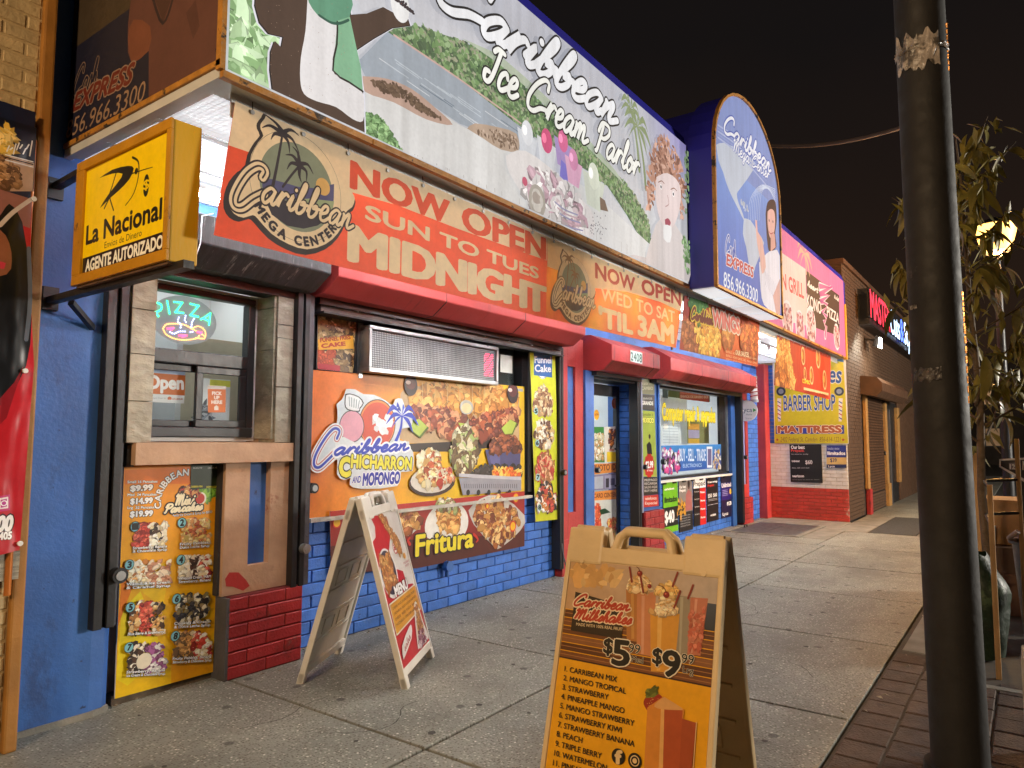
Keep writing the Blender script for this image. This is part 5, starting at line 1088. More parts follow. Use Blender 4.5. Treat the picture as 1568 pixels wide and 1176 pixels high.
# ------------------------------------------------------------------ posters on the front
PAP = printmat('poster_vinyl', rough=.42, wrinkle=.04)
FRU = [C('#c0392b'), C('#8e2a1c'), C('#e8c890'), C('#3a221a'), C('#d8a060')]
def sheet(t, name, corners, Y, th, M=PAP, draw=None, board=None):
    k = inkY(Y, .0012); P = k.uvs(corners); (k.setclip(P) if len(P) == 4 else None); draw(k, P)
    o = k.build('printed_face', M, t)
    mb = MB(); n = len(P); mb.add([(p[0], Y, p[1]) for p in P]+[(p[0], Y+th, p[1]) for p in P], [tuple(range(n)), tuple(range(n, 2*n))[::-1]]+[(i, (i+1) % n, n+(i+1) % n, n+i) for i in range(n)])
    mb.build('board', board or WHITE, t); return t
def pan(k, P):
    O1, Y1 = C('#f08a10'), C('#f6c800')
    k.grad(P, lambda a, b: tuple(Y1[i]*(1-b*.9)*1+O1[i]*b*.9 for i in range(3)), 6, 14, uv=True)
    for tri, c in (([(186, 935), (215, 905), (250, 1000), (195, 1050), (178, 1040)], '#f8dc10'), ([(180, 960), (210, 880), (188, 860)], '#e87c10'), ([(240, 960), (300, 910), (330, 960), (300, 1030)], '#f4b400'), ([(190, 880), (260, 860), (250, 930), (215, 905)], '#f8c810'), ([(190, 720), (343, 712), (342, 740), (191, 742)], '#ea7a08'), ([(262, 1000), (330, 985), (330, 1027), (262, 1047)], '#f0a808')): k.poly(tri, C(c))
    z4 = lambda p: zp(160, 680, 5.88, p); z5 = lambda p: zp(160, 870, 5.6, p)
    for i, (a, b_) in enumerate((('Small 16 Pancakes', '$9.99'), ('Med  24 Pancakes', '$14.99'), ('Lrg  32 Pancakes', '$19.99'))):
        y = 352+i*116; k.otext(a, z4([(206, y)])[0], z4([(475-i*8, y-6)])[0], z4([(206, y-22)])[0], W_, K_, bold=.03, ob=.05); k.otext(b_, z4([(235-i*2, y+72)])[0], z4([(430, y+60)])[0], z4([(235, y+24)])[0], W_, K_, bold=.06, ob=.07)
    cc = k.uv(z4([(720, 500)])[0]); k.arctext('CARIBBEAN', cc, .158, 196, 82, .040, K_, bold=.08, inward=False); k.arctext('CARIBBEAN', cc, .158, 196, 82, .040, W_, bold=.03, inward=False)
    k.food(z4([(880, 420), (1010, 415), (960, 470), (890, 460)]), [C('#5d9a20'), C('#8cc040')], 30, .02, ax=3); k.disc(z4([(860, 490)])[0], 10, C('#f0e8d8')); k.disc(z4([(855, 490)])[0], 8, C('#c0392b'))
    k.food(z4([(680, 400), (760, 380), (850, 430), (830, 470), (690, 440)]), FRU, 30, .022)
    k.brush('Mini', z4([(625, 560)])[0], z4([(800, 545)])[0], z4([(640, 450)])[0], .013, C('#fff4d0'), edge=K_, ew=2.3); k.brush('Pancakes', z4([(530, 620)])[0], z4([(872, 590)])[0], z4([(540, 545)])[0], .013, C('#fff4d0'), edge=K_, ew=2.3)
    k.otext('*with Ice Cream & Syrup for $3.50', z4([(610, 655)])[0], z4([(965, 618)])[0], z4([(610, 634)])[0], W_, K_, bold=.01, ob=.05)
    k.rect(z4([(768, 408)])[0], z4([(1052, 180)])[0], C('#24361c')); k.text('SCAN ME', z4([(795, 222)])[0], z4([(875, 220)])[0], z4([(795, 208)])[0], W_); k.text('ORDER HERE', z4([(925, 222)])[0], z4([(1030, 218)])[0], z4([(925, 208)])[0], W_)
    k.text('CARIBBEAN MENU', z4([(775, 392)])[0], z4([(880, 388)])[0], z4([(775, 376)])[0], C('#e8e020'), bold=.03); k.text('DOWNLOAD', z4([(915, 395)])[0], z4([(1020, 392)])[0], z4([(915, 378)])[0], C('#e8e020'), bold=.03)
    def dish(n_, z, c, w, h, pals, cap):
        x, y = c; step = w*2/len(pals)
        for i, p in enumerate(pals): k.food(z([(x-w+i*step, y-h), (x-w+(i+1)*step, y-h*1.06), (x-w+(i+1)*step, y+h*.9), (x-w+i*step, y+h)]), p, int(26*3/len(pals)), .020, ax=1.5)
        q = z([(x-w*1.0, y-h*.75)])[0]; k.disc(q, 8.2, K_, ax=.92); k.disc(q, 7.2, C('#7fc4d0'), ax=.92); k.text(str(n_), (q[0]-2.6, q[1]+4.6), (q[0]+2.6, q[1]+4.2), (q[0]-2.6, q[1]-4.6), K_, bold=.05)
        for i, l in enumerate(cap): k.otext(l, z([(x-w*1.15, y+h+12+i*30)])[0], z([(x+w*1.05, y+h-8+i*30)])[0], z([(x-w*1.15, y+h-10+i*30)])[0], W_, K_, bold=.03, ob=.06)
    st, ban, cho, pk = [C('#c23a2a'), C('#e06a50'), C('#8a2018')], [C('#f0e8d0'), C('#e0d2a8'), C('#fff8e4')], [C('#2a1a14'), C('#4a3020'), C('#efe4d0')], [C('#e0a860'), C('#f0c888'), C('#b87838')]
    dish(1, z4, (410, 825), 140, 110, [st, ban+cho], ['Strawberry, Banana', '& Chocolate Syrup']); dish(2, z4, (810, 790), 120, 110, [[C('#e0a060'), C('#f4d8a0'), C('#b86040'), C('#d8c070')]], ['Fruity Pebbles,', 'Dulce Leche Syrup'])
    dish(3, z5, (375, 40), 170, 95, [pk+ban, [C('#c89070'), C('#f0dcc0'), C('#a86848')]], ['Walnut & Ice Cream', '& Caramel Syrup']); dish(4, z5, (770, -5), 125, 90, [ban, cho, st+ban], ['Whipped Cream, M&M', 'Strawberry, Banana'])
    dish(5, z5, (350, 430), 140, 130, [pk+cho, st, cho+pk], ['Blue Berry & Strawberry']); dish(6, z5, (745, 350), 140, 120, [[C('#1c1a20'), C('#e8e0c8'), C('#8a7a50'), C('#302c34')]], ['Cookies & Cream', '& Dulce Leche Syrup'])
    dish(7, z5, (345, 765), 150, 120, [cho, [C('#7a3a68'), C('#a86098'), C('#e0dcd8')]], ['Strawberry, Banana', 'Ice Cream & Chocolate Syrup']); k.disc(z5([(325, 790)])[0], 12, C('#efe4cc')); dish(8, z5, (740, 660), 150, 110, [[C('#a87840'), C('#d8a860'), C('#6a5030')], st+ban], ['Fruity Pebbles, Banana', 'Strawberry & Chocolate Syrup'])
t = thing('pancake_menu_poster', 'tall orange and yellow mini pancakes menu poster on the left', 'poster', (2.48, 4.5, .04)); sheet(t, '', [(176, 1070), (332, 1027), (343, 712), (190, 712)], 4.50, .012, draw=pan)

def chi(k, P):
    O1, Y1 = C('#f47a26'), C('#f2c400')
    def f(a, b): t_ = min(1, max(0, (a-.02)*1.6+(.5-b)*.25)); return tuple(O1[i]*(1-t_)+Y1[i]*t_ for i in range(3))
    k.grad(P, f, 16, 8, uv=True)
    zc = lambda p: zp(440, 440, 3.459, p); zd = lambda p: zp(470, 560, 5.6, p)
    # wooden board of fried pork
    k.poly(zc([(575, 790), (600, 560), (640, 520), (1228, 560), (1228, 830), (900, 830), (640, 825)]), C('#c9a678'))
    k.poly(zc([(600, 830), (870, 818), (1080, 800), (1080, 850), (870, 870), (610, 872)]), C('#2a1a12'))
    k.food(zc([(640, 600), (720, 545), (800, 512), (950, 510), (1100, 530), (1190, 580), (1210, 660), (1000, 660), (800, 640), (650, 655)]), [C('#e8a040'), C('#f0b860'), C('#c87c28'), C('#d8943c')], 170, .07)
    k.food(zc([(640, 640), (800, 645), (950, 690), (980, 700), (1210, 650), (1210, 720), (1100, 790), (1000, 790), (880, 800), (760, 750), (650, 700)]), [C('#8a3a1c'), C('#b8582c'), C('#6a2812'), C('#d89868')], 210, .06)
    for c in ((650, 520), (1190, 560)): k.disc(zc([c])[0], 16, C('#2a1418'), ax=.9); k.disc(zc([(c[0], c[1]-10)])[0], 9, C('#5a1a1c'), ax=1.2); k.disc(zc([(c[0]-14, c[1]-16)])[0], 3, C('#f0d0c8'), ax=1.8)
    k.disc(zc([(945, 635)])[0], 11, C('#b8b4ac'), ax=1.5); k.disc(zc([(945, 640)])[0], 8, C('#e8d4a0'), ax=1.5)
    for p in ([(635, 715), (700, 700), (745, 745), (700, 800), (650, 760)], [(1130, 750), (1180, 700), (1215, 720), (1190, 780), (1150, 785)], [(900, 720), (960, 730), (990, 780), (930, 770)]): k.poly(zc(p), C('#5a7020')); k.poly(zc([(x*.92+zx*.08, y*.92+zy*.08-4) for (x, y) in p for zx, zy in [p[0]]]), C('#b8cc50'))
    for i in range(6): k.line(zc([(710+i*66, 505), (712+i*66, 610)]), .004, C('#f4e0a0'), sm=0)
    k.food(zc([(880, 780), (930, 740), (990, 790), (1000, 860), (960, 970), (900, 975), (870, 880)]), [C('#a8b868'), C('#d0c8a0'), C('#6a5030'), C('#88703c'), C('#e8dcb8')], 120, .05, ax=2)
    k.disc(zc([(765, 1030)])[0], 22, C('#3a2418'), ax=2.4); k.disc(zc([(762, 1020)])[0], 20, C('#e0d8cc'), ax=2.4)
    k.food(zc([(690, 890), (740, 868), (800, 885), (800, 1040), (700, 1045)]), [C('#f0dca0'), C('#d8a860'), C('#c0582c'), C('#f8ecc8')], 90, .045, ax=1.6); k.food(zc([(800, 960), (860, 960), (875, 1020), (800, 1040)]), [C('#c83a20'), C('#f0e0c0'), C('#e89060')], 50, .035)
    k.poly(zc([(1040, 860), (1230, 850), (1225, 950), (1190, 985), (1100, 985), (1065, 960)]), C('#4a4a78')); k.poly(zc([(1060, 875), (1120, 870), (1120, 980), (1080, 970)]), C('#5f5f94'))
    k.food(zc([(1060, 830), (1100, 795), (1200, 800), (1228, 840), (1225, 860), (1070, 865)]), [C('#7a3a20'), C('#a85a30'), C('#5a2814')], 70, .05)
    k.food(zc([(980, 960), (1060, 940), (1228, 950), (1228, 1000), (960, 1005)]), [C('#221c1a'), C('#3c3430')], 60, .04); k.food(zc([(1080, 960), (1220, 960), (1225, 1000), (1080, 1000)]), [C('#f0a030'), C('#f8d060'), C('#e06018')], 40, .035, ax=1.8)
    k.poly(zc([(900, 1010), (1230, 1000), (1230, 1075), (920, 1100)]), C('#9a9aa4')); k.poly(zc([(900, 985), (1230, 1005), (1230, 1020), (900, 1005)]), C('#c4c4cc'))
    for i in range(26): k.line(zc([(930+i*11, 1042), (931+i*11, 1062)]), .008, C('#3c3a40'), sm=0)
    for i in range(5): k.disc(zc([(948+i*55, 1086)])[0], 4.5, C('#241c1c'), n=12)
    # round badge: plain disc, chef's hat, palm (no character)
    wo = zd([(320, 200), (400, 205), (470, 245), (560, 250), (660, 300), (720, 340), (740, 290), (800, 285), (830, 370), (890, 400), (890, 470), (870, 530), (800, 540), (780, 640), (860, 650), (860, 700), (895, 740), (890, 900), (790, 910), (760, 1030), (450, 1055), (350, 1020), (360, 960), (300, 980), (240, 930), (245, 800), (180, 850), (60, 910), (15, 870), (60, 740), (150, 580), (235, 520), (245, 380), (235, 330), (285, 290)])
    k.poly(wo, C('#dfe6ea'), sm=2)
    k.disc(zd([(590, 500)])[0], 38, C('#20181a'), n=44); k.disc(zd([(590, 500)])[0], 36.5, C('#e8823c'), n=44); k.disc(zd([(590, 505)])[0], 34, C('#d84a2c'), n=44)
    k.disc(zd([(370, 520)])[0], 25, C('#20181a'), n=30); k.disc(zd([(370, 520)])[0], 23.5, C('#e8a0b0'), n=30)
    k.poly(zd([(312, 245), (350, 238), (430, 265), (472, 320), (440, 370), (430, 398), (330, 380), (305, 330)]), K_, sm=2); k.poly(zd([(320, 255), (352, 247), (425, 272), (462, 322), (434, 362), (424, 388), (336, 372), (314, 328)]), C('#f0f2f2'), sm=2)
    for i in range(5): k.line(zd([(345+i*22, 268+i*8), (350+i*18, 345+i*6)]), .008, C('#8a9498'), sm=0)
    k.food(zd([(560, 440), (700, 430), (690, 560), (570, 560)]), [C('#f4f4f4')], 14, .04, hl=False); k.poly(zd([(230, 640), (300, 610), (400, 660), (460, 620), (470, 690), (250, 740)]), C('#f2f4f4'), sm=2)
    BL = C('#1c3cc0'); k.palm(zd([(745, 650)])[0], zd([(800, 430)])[0], .22, BL, .022)
    cst = zd([(240, 625), (262, 560), (215, 540), (140, 620), (60, 760), (45, 850), (90, 870), (170, 800), (225, 745)])
    k.line(cst, .085, C('#f4f4f4'), sm=6); k.line(cst, .06, C('#c03030'), sm=6); k.line(cst, .045, C('#f4f4f4'), sm=6); k.line(cst, .022, BL, sm=6)
    k.brush('aribbean', zd([(205, 765)])[0], zd([(850, 720)])[0], zd([(205, 650)])[0], .024, BL, edge=W_, ew=2.4)
    k.otext('C', zd([(265, 945)])[0], zd([(352, 940)])[0], zd([(270, 795)])[0], C('#f4e83c'), K_, bold=.06, ob=.05)
    k.otext('HICHARRON', zd([(362, 872)])[0], zd([(878, 888)])[0], zd([(362, 765)])[0], C('#f4e83c'), C('#301014'), bold=.045, ob=.055)
    k.otext('AND', zd([(372, 1005)])[0], zd([(445, 1000)])[0], zd([(372, 950)])[0], C('#1c2ca8'), W_, bold=.03, ob=.05, shear=.2); k.otext('MOFONGO', zd([(460, 1025)])[0], zd([(778, 1005)])[0], zd([(470, 925)])[0], C('#1c2ca8'), W_, bold=.05, ob=.06, shear=.15)
t = thing('pork_poster', 'large orange food poster lettered Caribbean Chicharron and Mofongo', 'poster', (5.1, 4.575, 1)); sheet(t, '', [(470, 796), (803, 752), (803, 592), (474, 566)], 4.575, .012, draw=chi)

def sml(k, P):
    k.poly(P, C('#6a5236'), uv=True); k.food([(488, 482), (545, 492), (541, 568), (487, 563)], [C('#a88850'), C('#7a5c30'), C('#c8a878'), C('#4a3018')], 170, .028, ax=2)
    k.food([(488, 535), (512, 537), (510, 566), (487, 564)], [C('#c85028'), C('#a83818')], 40, .025)
    k.poly([(486, 520), (540, 514), (541, 534), (487, 536)], C('#f0b030')); k.text('FUNNEL FRIES', (490, 524), (536, 519), (490, 518), C('#a82818'), bold=.04); k.text('CAKE', (492, 533), (528, 529), (492, 527), C('#c03a20'), bold=.05); k.rect((486, 566), (520, 560), C('#b82838'))
t = thing('snack_poster', 'small brown snack photo poster in the upper corner of the window', 'poster', (3.85, 4.57, 2.16)); sheet(t, '', [(485, 565), (540, 571), (545, 489), (487, 480)], 4.57, .006, draw=sml)

def fun(k, P):
    k.grad(P, lambda a, b: C('#d8dc20', .9+.15*b), 2, 8, uv=True)
    zc = lambda p: zp(440, 440, 3.459, p); q = zc([(1350, 410)])[0]; k.disc(q, 22, W_, ax=.82); k.ring(q, 20, 21, C('#3a4a9a'))
    k.rect(zc([(1305, 465)])[0], zc([(1402, 358)])[0], C('#2a6ab8')); k.text('Funnel', zc([(1310, 400)])[0], zc([(1397, 402)])[0], zc([(1310, 366)])[0], W_, bold=.03); k.text('Cake', zc([(1312, 446)])[0], zc([(1396, 448)])[0], zc([(1312, 410)])[0], W_, bold=.03)
    for n_, c, p in (('5', (1352, 600), [C('#e8d8b0'), C('#8a5a3c'), C('#c8a070')]), ('6', (1358, 770), [C('#d8b078'), C('#6a4028'), C('#efe4d0')]), ('7', (1360, 950), [C('#c04030'), C('#a87040'), C('#e8b890')]), ('8', (1368, 1110), [C('#282020'), C('#efe8e0'), C('#c8803c'), C('#c04838')])):
        x, y = c; k.food(zc([(x-45, y+60), (x-48, y), (x-20, y-70), (x+15, y-75), (x+48, y-10), (x+45, y+60), (x, y+75)]), p, 90, .038, ax=1.6)
        q = zc([(x-36, y+55)])[0]; k.disc(q, 5.5, C('#9ad0d8')); k.text(n_, (q[0]-1.8, q[1]+3), (q[0]+1.8, q[1]+3), (q[0]-1.8, q[1]-3), K_, bold=.05)
t = thing('funnel_cake_banner', 'narrow lime yellow funnel cake banner hanging right of the window', 'banner', (6.85, 4.5, .66)); sheet(t, '', [(820, 799), (856, 795), (850, 543), (811, 532)], 4.50, .003, draw=fun)

def fri(k, P):
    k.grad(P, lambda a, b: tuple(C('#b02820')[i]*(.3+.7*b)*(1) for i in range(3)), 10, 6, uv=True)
    ze = lambda p: zp(440, 720, 3.266, p)
    k.poly(ze([(215, 380), (560, 350), (960, 330), (1185, 290), (1185, 380), (650, 490), (215, 520)]), C('#50180e'))
    k.disc(ze([(800, 270)])[0], 34, C('#efece6'), ax=1.5, n=40)
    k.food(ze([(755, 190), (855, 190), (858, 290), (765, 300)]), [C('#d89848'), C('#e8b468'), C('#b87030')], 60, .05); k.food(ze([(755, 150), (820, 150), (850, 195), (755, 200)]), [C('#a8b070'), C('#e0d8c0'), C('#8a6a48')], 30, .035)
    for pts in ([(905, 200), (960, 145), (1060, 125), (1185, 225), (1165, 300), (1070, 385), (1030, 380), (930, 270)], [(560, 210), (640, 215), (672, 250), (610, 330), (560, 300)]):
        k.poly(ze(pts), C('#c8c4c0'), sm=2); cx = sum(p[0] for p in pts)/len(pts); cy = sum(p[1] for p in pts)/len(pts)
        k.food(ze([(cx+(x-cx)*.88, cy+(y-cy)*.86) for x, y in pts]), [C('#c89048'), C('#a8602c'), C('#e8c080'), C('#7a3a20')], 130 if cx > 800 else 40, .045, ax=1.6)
    for c in ((1140, 138), (1125, 280), (245, 262), (997, 180)): k.disc(ze([c])[0], 8.5 if c[0] != 997 else 5, C('#d83828'), n=16); k.disc(ze([c])[0], 6.5 if c[0] != 997 else 3.5, C('#f0b820'), n=16)
    k.otext('Fritura', ze([(640, 428)])[0], ze([(925, 380)])[0], ze([(640, 328)])[0], C('#f0dc30'), C('#28140c'), bold=.03, ob=.05); k.line(ze([(930, 320), (950, 345), (940, 360)]), .03, C('#c83020'), taper=.5); k.line(ze([(610, 370), (600, 350), (612, 335)]), .03, C('#c83020'), taper=.5)
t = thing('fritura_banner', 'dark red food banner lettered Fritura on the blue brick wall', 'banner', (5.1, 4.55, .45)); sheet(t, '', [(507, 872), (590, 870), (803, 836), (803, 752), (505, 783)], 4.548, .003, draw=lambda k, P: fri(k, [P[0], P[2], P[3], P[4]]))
mb = MB(); mb.tube([(5.2, 4.50, .40), (5.2, 4.565, .40)], .05, 12); mb.tube([(5.2, 4.54, .40), (5.2, 4.54, .30)], .02, 8); mb.build('wall_spigot', BLUE, bw)

# --- scrolling LED sign
ls = thing('scrolling_led_sign', 'silver framed dot matrix sign with a red lit end in the window', 'led sign', (4.95, 4.5, 2.16)); lx0, lx1, lz0, lz1 = 4.075, 5.87, 2.165, 2.565
B('frame', GALV, ls, ((lx0, 4.44, lz0), (lx1, 4.56, lz0+.04)), ((lx0, 4.44, lz1-.035), (lx1, 4.56, lz1)), ((lx0, 4.44, lz0+.04), (lx0+.03, 4.56, lz1-.035)), ((lx1-.03, 4.44, lz0+.04), (lx1, 4.56, lz1-.035)), bevel=.006)
B('panel', mat('led_panel', (.05, .055, .06), .5), ls, ((lx0+.03, 4.465, lz0+.04), (lx1-.03, 4.55, lz1-.035)))
off, on = MB(), MB(); nx, nz = 88, 17
for i in range(nx):
    for j in range(nz):
        x = lx0+.04+(i+.5)*(lx1-lx0-.08)/nx; z = lz0+.045+(j+.5)*(lz1-lz0-.085)/nz; lit = i >= 79 and i < 87 and 1 < j < 15 and (i*7+j*3) % 5
        (on if lit else off).add([(x-.0065, 4.4645, z-.0065), (x+.0065, 4.4645, z-.0065), (x+.0065, 4.4645, z+.0065), (x-.0065, 4.4645, z+.0065)], [(0, 1, 2, 3)])
o = off.build('dot', mat('led_dot', (.36, .38, .40), .35, .3, 3), ls); o['kind'] = 'stuff'; o = on.build('lit_dot', emis('led_red', (1, .12, .22), 2.2), ls); o['kind'] = 'stuff'

# --- signs in the serving window
def acrylic():
    M = bpy.data.materials.new('grey_acrylic'); M.use_nodes = True; N = M.node_tree.nodes; b = N['Principled BSDF']; b.inputs['Base Color'].default_value = (.42, .44, .45, 1); b.inputs['Roughness'].default_value = .3
    tr_ = N.new('ShaderNodeBsdfTranslucent'); tr_.inputs[0].default_value = (.5, .53, .54, 1); mx = N.new('ShaderNodeMixShader'); mx.inputs[0].default_value = .6
    M.node_tree.links.new(b.outputs[0], mx.inputs[1]); M.node_tree.links.new(tr_.outputs[0], mx.inputs[2]); M.node_tree.links.new(mx.outputs[0], N['Material Output'].inputs[0]); return M
ps = thing('pizza_led_sign', 'oval pizza sign of green and red lights behind the upper pane', 'led sign', (2.6, 4.74, 2.2)); py = 4.74; k = inkY(py, .001)
zs_ = lambda p: zp(200, 380, 5.6, p); cen = k.uv(zs_([(465, 618)])[0]); rr = k.r(zs_([(465, 618)])[0], 37)
MB().add([(cen[0]+rr*1.42*math.cos(R(a)), py+.003, cen[1]+rr*math.sin(R(a))) for a in range(0, 360, 12)], [tuple(range(30))]).build('backboard', acrylic(), ps)
def leds(name, strokes, step, r_, M):
    mb = MB()
    for st in strokes:
        P = k.uvs(zs_(st)); 
        if len(P) > 3: P = smooth(P, 8)
        acc = 0; last = P[0]; pts = [P[0]]
        for q in P[1:]:
            d = math.hypot(q[0]-last[0], q[1]-last[1])
            while d >= step: t_ = step/d; last = (last[0]+(q[0]-last[0])*t_, last[1]+(q[1]-last[1])*t_); pts.append(last); d = math.hypot(q[0]-last[0], q[1]-last[1])
        for x, z in pts: mb.ball((x, py-.006, z), r_, 6, 4)
    o = mb.build(name, M, ps); o['kind'] = 'stuff'
leds('green_light', [[(185, 530), (190, 480), (225, 470), (262, 490), (255, 530), (215, 550)], [(195, 520), (225, 575), (240, 590)], [(310, 455), (330, 560)], [(370, 462), (440, 468)], [(440, 468), (380, 550)], [(380, 550), (460, 558)], [(510, 478), (580, 495)], [(580, 495), (510, 575)], [(510, 575), (580, 590)], [(600, 610), (640, 590), (680, 560)], [(680, 560), (668, 660)], [(625, 605), (665, 625)]], .014, .0062, emis('led_green', (.02, 1, .35), 6))
leds('blue_light', [[(410, 595), (400, 630), (430, 660), (420, 690)], [(468, 580), (460, 620), (480, 650)], [(540, 605), (520, 640), (515, 690)], [(335, 720), (370, 735), (410, 715), (470, 715)], [(510, 720), (540, 715)]], .016, .006, emis('led_blue', (.45, .5, 1), 4))
leds('orange_light', [[(275, 690), (300, 655), (370, 648), (450, 655), (520, 690), (610, 740), (635, 775), (540, 770)], [(275, 690), (300, 740), (370, 775), (450, 788), (560, 775), (590, 740)], [(520, 690), (580, 670), (635, 710), (635, 775)]], .013, .005, emis('led_orange', (1, .45, .12), 4))
leds('red_light', [[(315, 690), (375, 685), (340, 700)], [(415, 750), (475, 750), (440, 760)], [(570, 720), (615, 725), (590, 735)]], .010, .008, emis('led_red2', (1, .08, .2), 4))
op = thing('open_sign', 'orange and white Open sign behind the left sash', 'sign', (2.47, 4.72, 1.7)); k = inkY(4.72, .001); PSC = printmat('glow_card', emit=.25, rough=.5, base=.8)  # cards, papers and lettering get an added glow of their own
zo = lambda p: zp(210, 540, 7.842, p)
k.rect(zo([(100, 590)])[0], zo([(580, 165)])[0], C('#e8e6e2')); k.rect(zo([(100, 490)])[0], zo([(580, 262)])[0], C('#cf7038')); k.text('Open', zo([(116, 425)])[0], zo([(552, 438)])[0], zo([(116, 272)])[0], C('#f2ece6'), bold=.04); k.text('order here', zo([(130, 552)])[0], zo([(340, 552)])[0], zo([(130, 538)])[0], C('#8a8078')); k.poly(zo([(365, 565), (365, 540), (388, 525), (412, 540), (412, 565)]), C('#c8683c')); k.text('GRUBHUB', zo([(420, 566)])[0], zo([(545, 566)])[0], zo([(420, 548)])[0], C('#c8683c'), bold=.03)
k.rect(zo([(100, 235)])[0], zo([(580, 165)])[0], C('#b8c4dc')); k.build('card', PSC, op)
pk_ = thing('pickup_sign', 'small orange Pick Up Here card on the right sash', 'sign', (2.85, 4.6, 1.75)); k = inkY(4.600, .001)
k.poly(zo([(845, 395), (1066, 403), (1060, 718), (850, 718)]), C('#c9bfb4')); k.poly(zo([(847, 435), (1064, 442), (1060, 718), (850, 718)]), C('#c96a30')); 
for s_, y, x0, x1 in (('PICK', 506, 900, 1012), ('UP', 558, 925, 985), ('HERE', 612, 893, 1018)): k.text(s_, zo([(x0, y)])[0], zo([(x1, y+2)])[0], zo([(x0, y-38)])[0], C('#f0e4d8'), bold=.05)
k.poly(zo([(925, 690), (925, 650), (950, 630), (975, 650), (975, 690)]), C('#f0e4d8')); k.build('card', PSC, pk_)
ws = thing('window_notes', 'white and yellow notices taped inside the right sash', 'notice', (2.85, 4.77, 1.68)); k = inkY(4.78, .001)
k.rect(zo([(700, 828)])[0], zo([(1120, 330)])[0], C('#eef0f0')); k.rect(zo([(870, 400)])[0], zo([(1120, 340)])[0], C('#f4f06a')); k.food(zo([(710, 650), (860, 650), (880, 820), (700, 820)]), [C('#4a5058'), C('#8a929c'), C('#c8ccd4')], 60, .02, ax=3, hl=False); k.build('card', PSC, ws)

# --- flyers on the door
zt = lambda p: zp(890, 560, 4.054, p)
df = thing('door_flyers', 'menu, photo id and card center flyers covering the glass door', 'flyers', (8.6, 4.8, 0)); k = inkY(4.822, .001)
def DR(P, c, **a): k.poly(zt(P), c, **a)
DR([(50, 380), (140, 380), (145, 600), (60, 600)], C('#3c8a34')); 
for i in range(4):
    k.food(zt([(62, 425+i*43), (138, 425+i*43), (138, 448+i*43), (62, 448+i*43)]), [C('#e8dcb0'), C('#c89858'), C('#f4f0dc')], 30, .035)
DR([(142, 380), (225, 378), (225, 603), (145, 600)], C('#efe8dc')); k.food(zt([(175, 400), (210, 400), (200, 470), (180, 510), (168, 480)]), [C('#3a2014'), C('#e88820'), C('#6a2418')], 40, .03); DR([(158, 535), (215, 535), (215, 595), (158, 598)], C('#f0c818')); k.text('WOW!', zt([(172, 532)])[0], zt([(202, 530)])[0], zt([(172, 518)])[0], C('#c83020'), bold=.04)
DR([(50, 610), (218, 605), (218, 660), (52, 678)], C('#e8923c')); k.text('PHOTO ID', zt([(72, 655)])[0], zt([(212, 645)])[0], zt([(72, 618)])[0], C('#6a2418'), bold=.02)
DR([(50, 682), (218, 665), (218, 765), (52, 775)], C('#8a7c98')); DR([(68, 690), (135, 685), (135, 762), (68, 766)], C('#b8bcc8')); DR([(143, 682), (215, 676), (215, 760), (143, 763)], C('#a8a4c0')); DR([(150, 700), (170, 698), (170, 755), (150, 757)], C('#2c2430')); DR([(180, 700), (205, 698), (205, 740), (180, 742)], C('#5c5470'))
DR([(50, 785), (218, 768), (218, 828), (52, 838)], C('#e8923c')); k.text('CARD CENTER', zt([(76, 822)])[0], zt([(214, 812)])[0], zt([(76, 795)])[0], C('#6a2418'), bold=.02)
DR([(50, 838), (240, 828), (245, 1100), (60, 1100)], C('#dcdcd4')); k.food(zt([(85, 850), (110, 850), (115, 1000), (85, 1000)]), [C('#c83a20'), C('#e06a40')], 30, .04); DR([(110, 895), (145, 885), (180, 910), (120, 925)], C('#1c4420')); k.food(zt([(165, 960), (210, 950), (205, 1080), (170, 1080)]), [C('#d0502c'), C('#e88850'), C('#f0c060')], 50, .045); k.poly(zt([(130, 1000), (200, 1090), (90, 1098), (85, 1040)]), C('#8ab05c')); k.disc(zt([(225, 990)])[0], 6, C('#4a80b8'))
k.disc(zt([(92, 305)])[0], 8, C('#f0b020')); k.text('ATM', zt([(80, 310)])[0], zt([(104, 310)])[0], zt([(80, 298)])[0], C('#a82818'), bold=.04); k.disc(zt([(202, 235)])[0], 8, C('#d87838'))
k.build('printed_sheets', PAP, df)

# --- column of posters between door and window 2
pcx = thing('price_poster_column', 'stack of green, black and red posters between door and window', 'poster', (9.6, 4.51, .6)); k = inkY(4.515, .001)
def PC(P, c): k.poly(zt(P), c)
PC([(362, 90), (452, 68), (455, 182), (365, 175)], C('#8a9078')); k.text('casa de', zt([(380, 120)])[0], zt([(440, 115)])[0], zt([(380, 100)])[0], C('#d8d8c0')); k.text('CAMBIO', zt([(375, 150)])[0], zt([(445, 150)])[0], zt([(375, 130)])[0], C('#c8ccb0'), bold=.03)
PC([(365, 177), (455, 184), (456, 280), (368, 270)], C('#4a4a46')); k.text('ENVIOS', zt([(385, 210)])[0], zt([(440, 210)])[0], zt([(385, 198)])[0], C('#d8d8cc')); k.text('GRANDE', zt([(378, 240)])[0], zt([(446, 245)])[0], zt([(378, 218)])[0], C('#e8e8dc'), bold=.03)
PC([(368, 275), (456, 285), (470, 690), (380, 688)], C('#a8b84c')); k.text('llamadas a', zt([(378, 310)])[0], zt([(444, 312)])[0], zt([(378, 292)])[0], C('#3c4420')); k.otext('MEXICO', zt([(374, 350)])[0], zt([(450, 355)])[0], zt([(374, 322)])[0], C('#f4f070'), C('#20240c'), bold=.05, ob=.05)
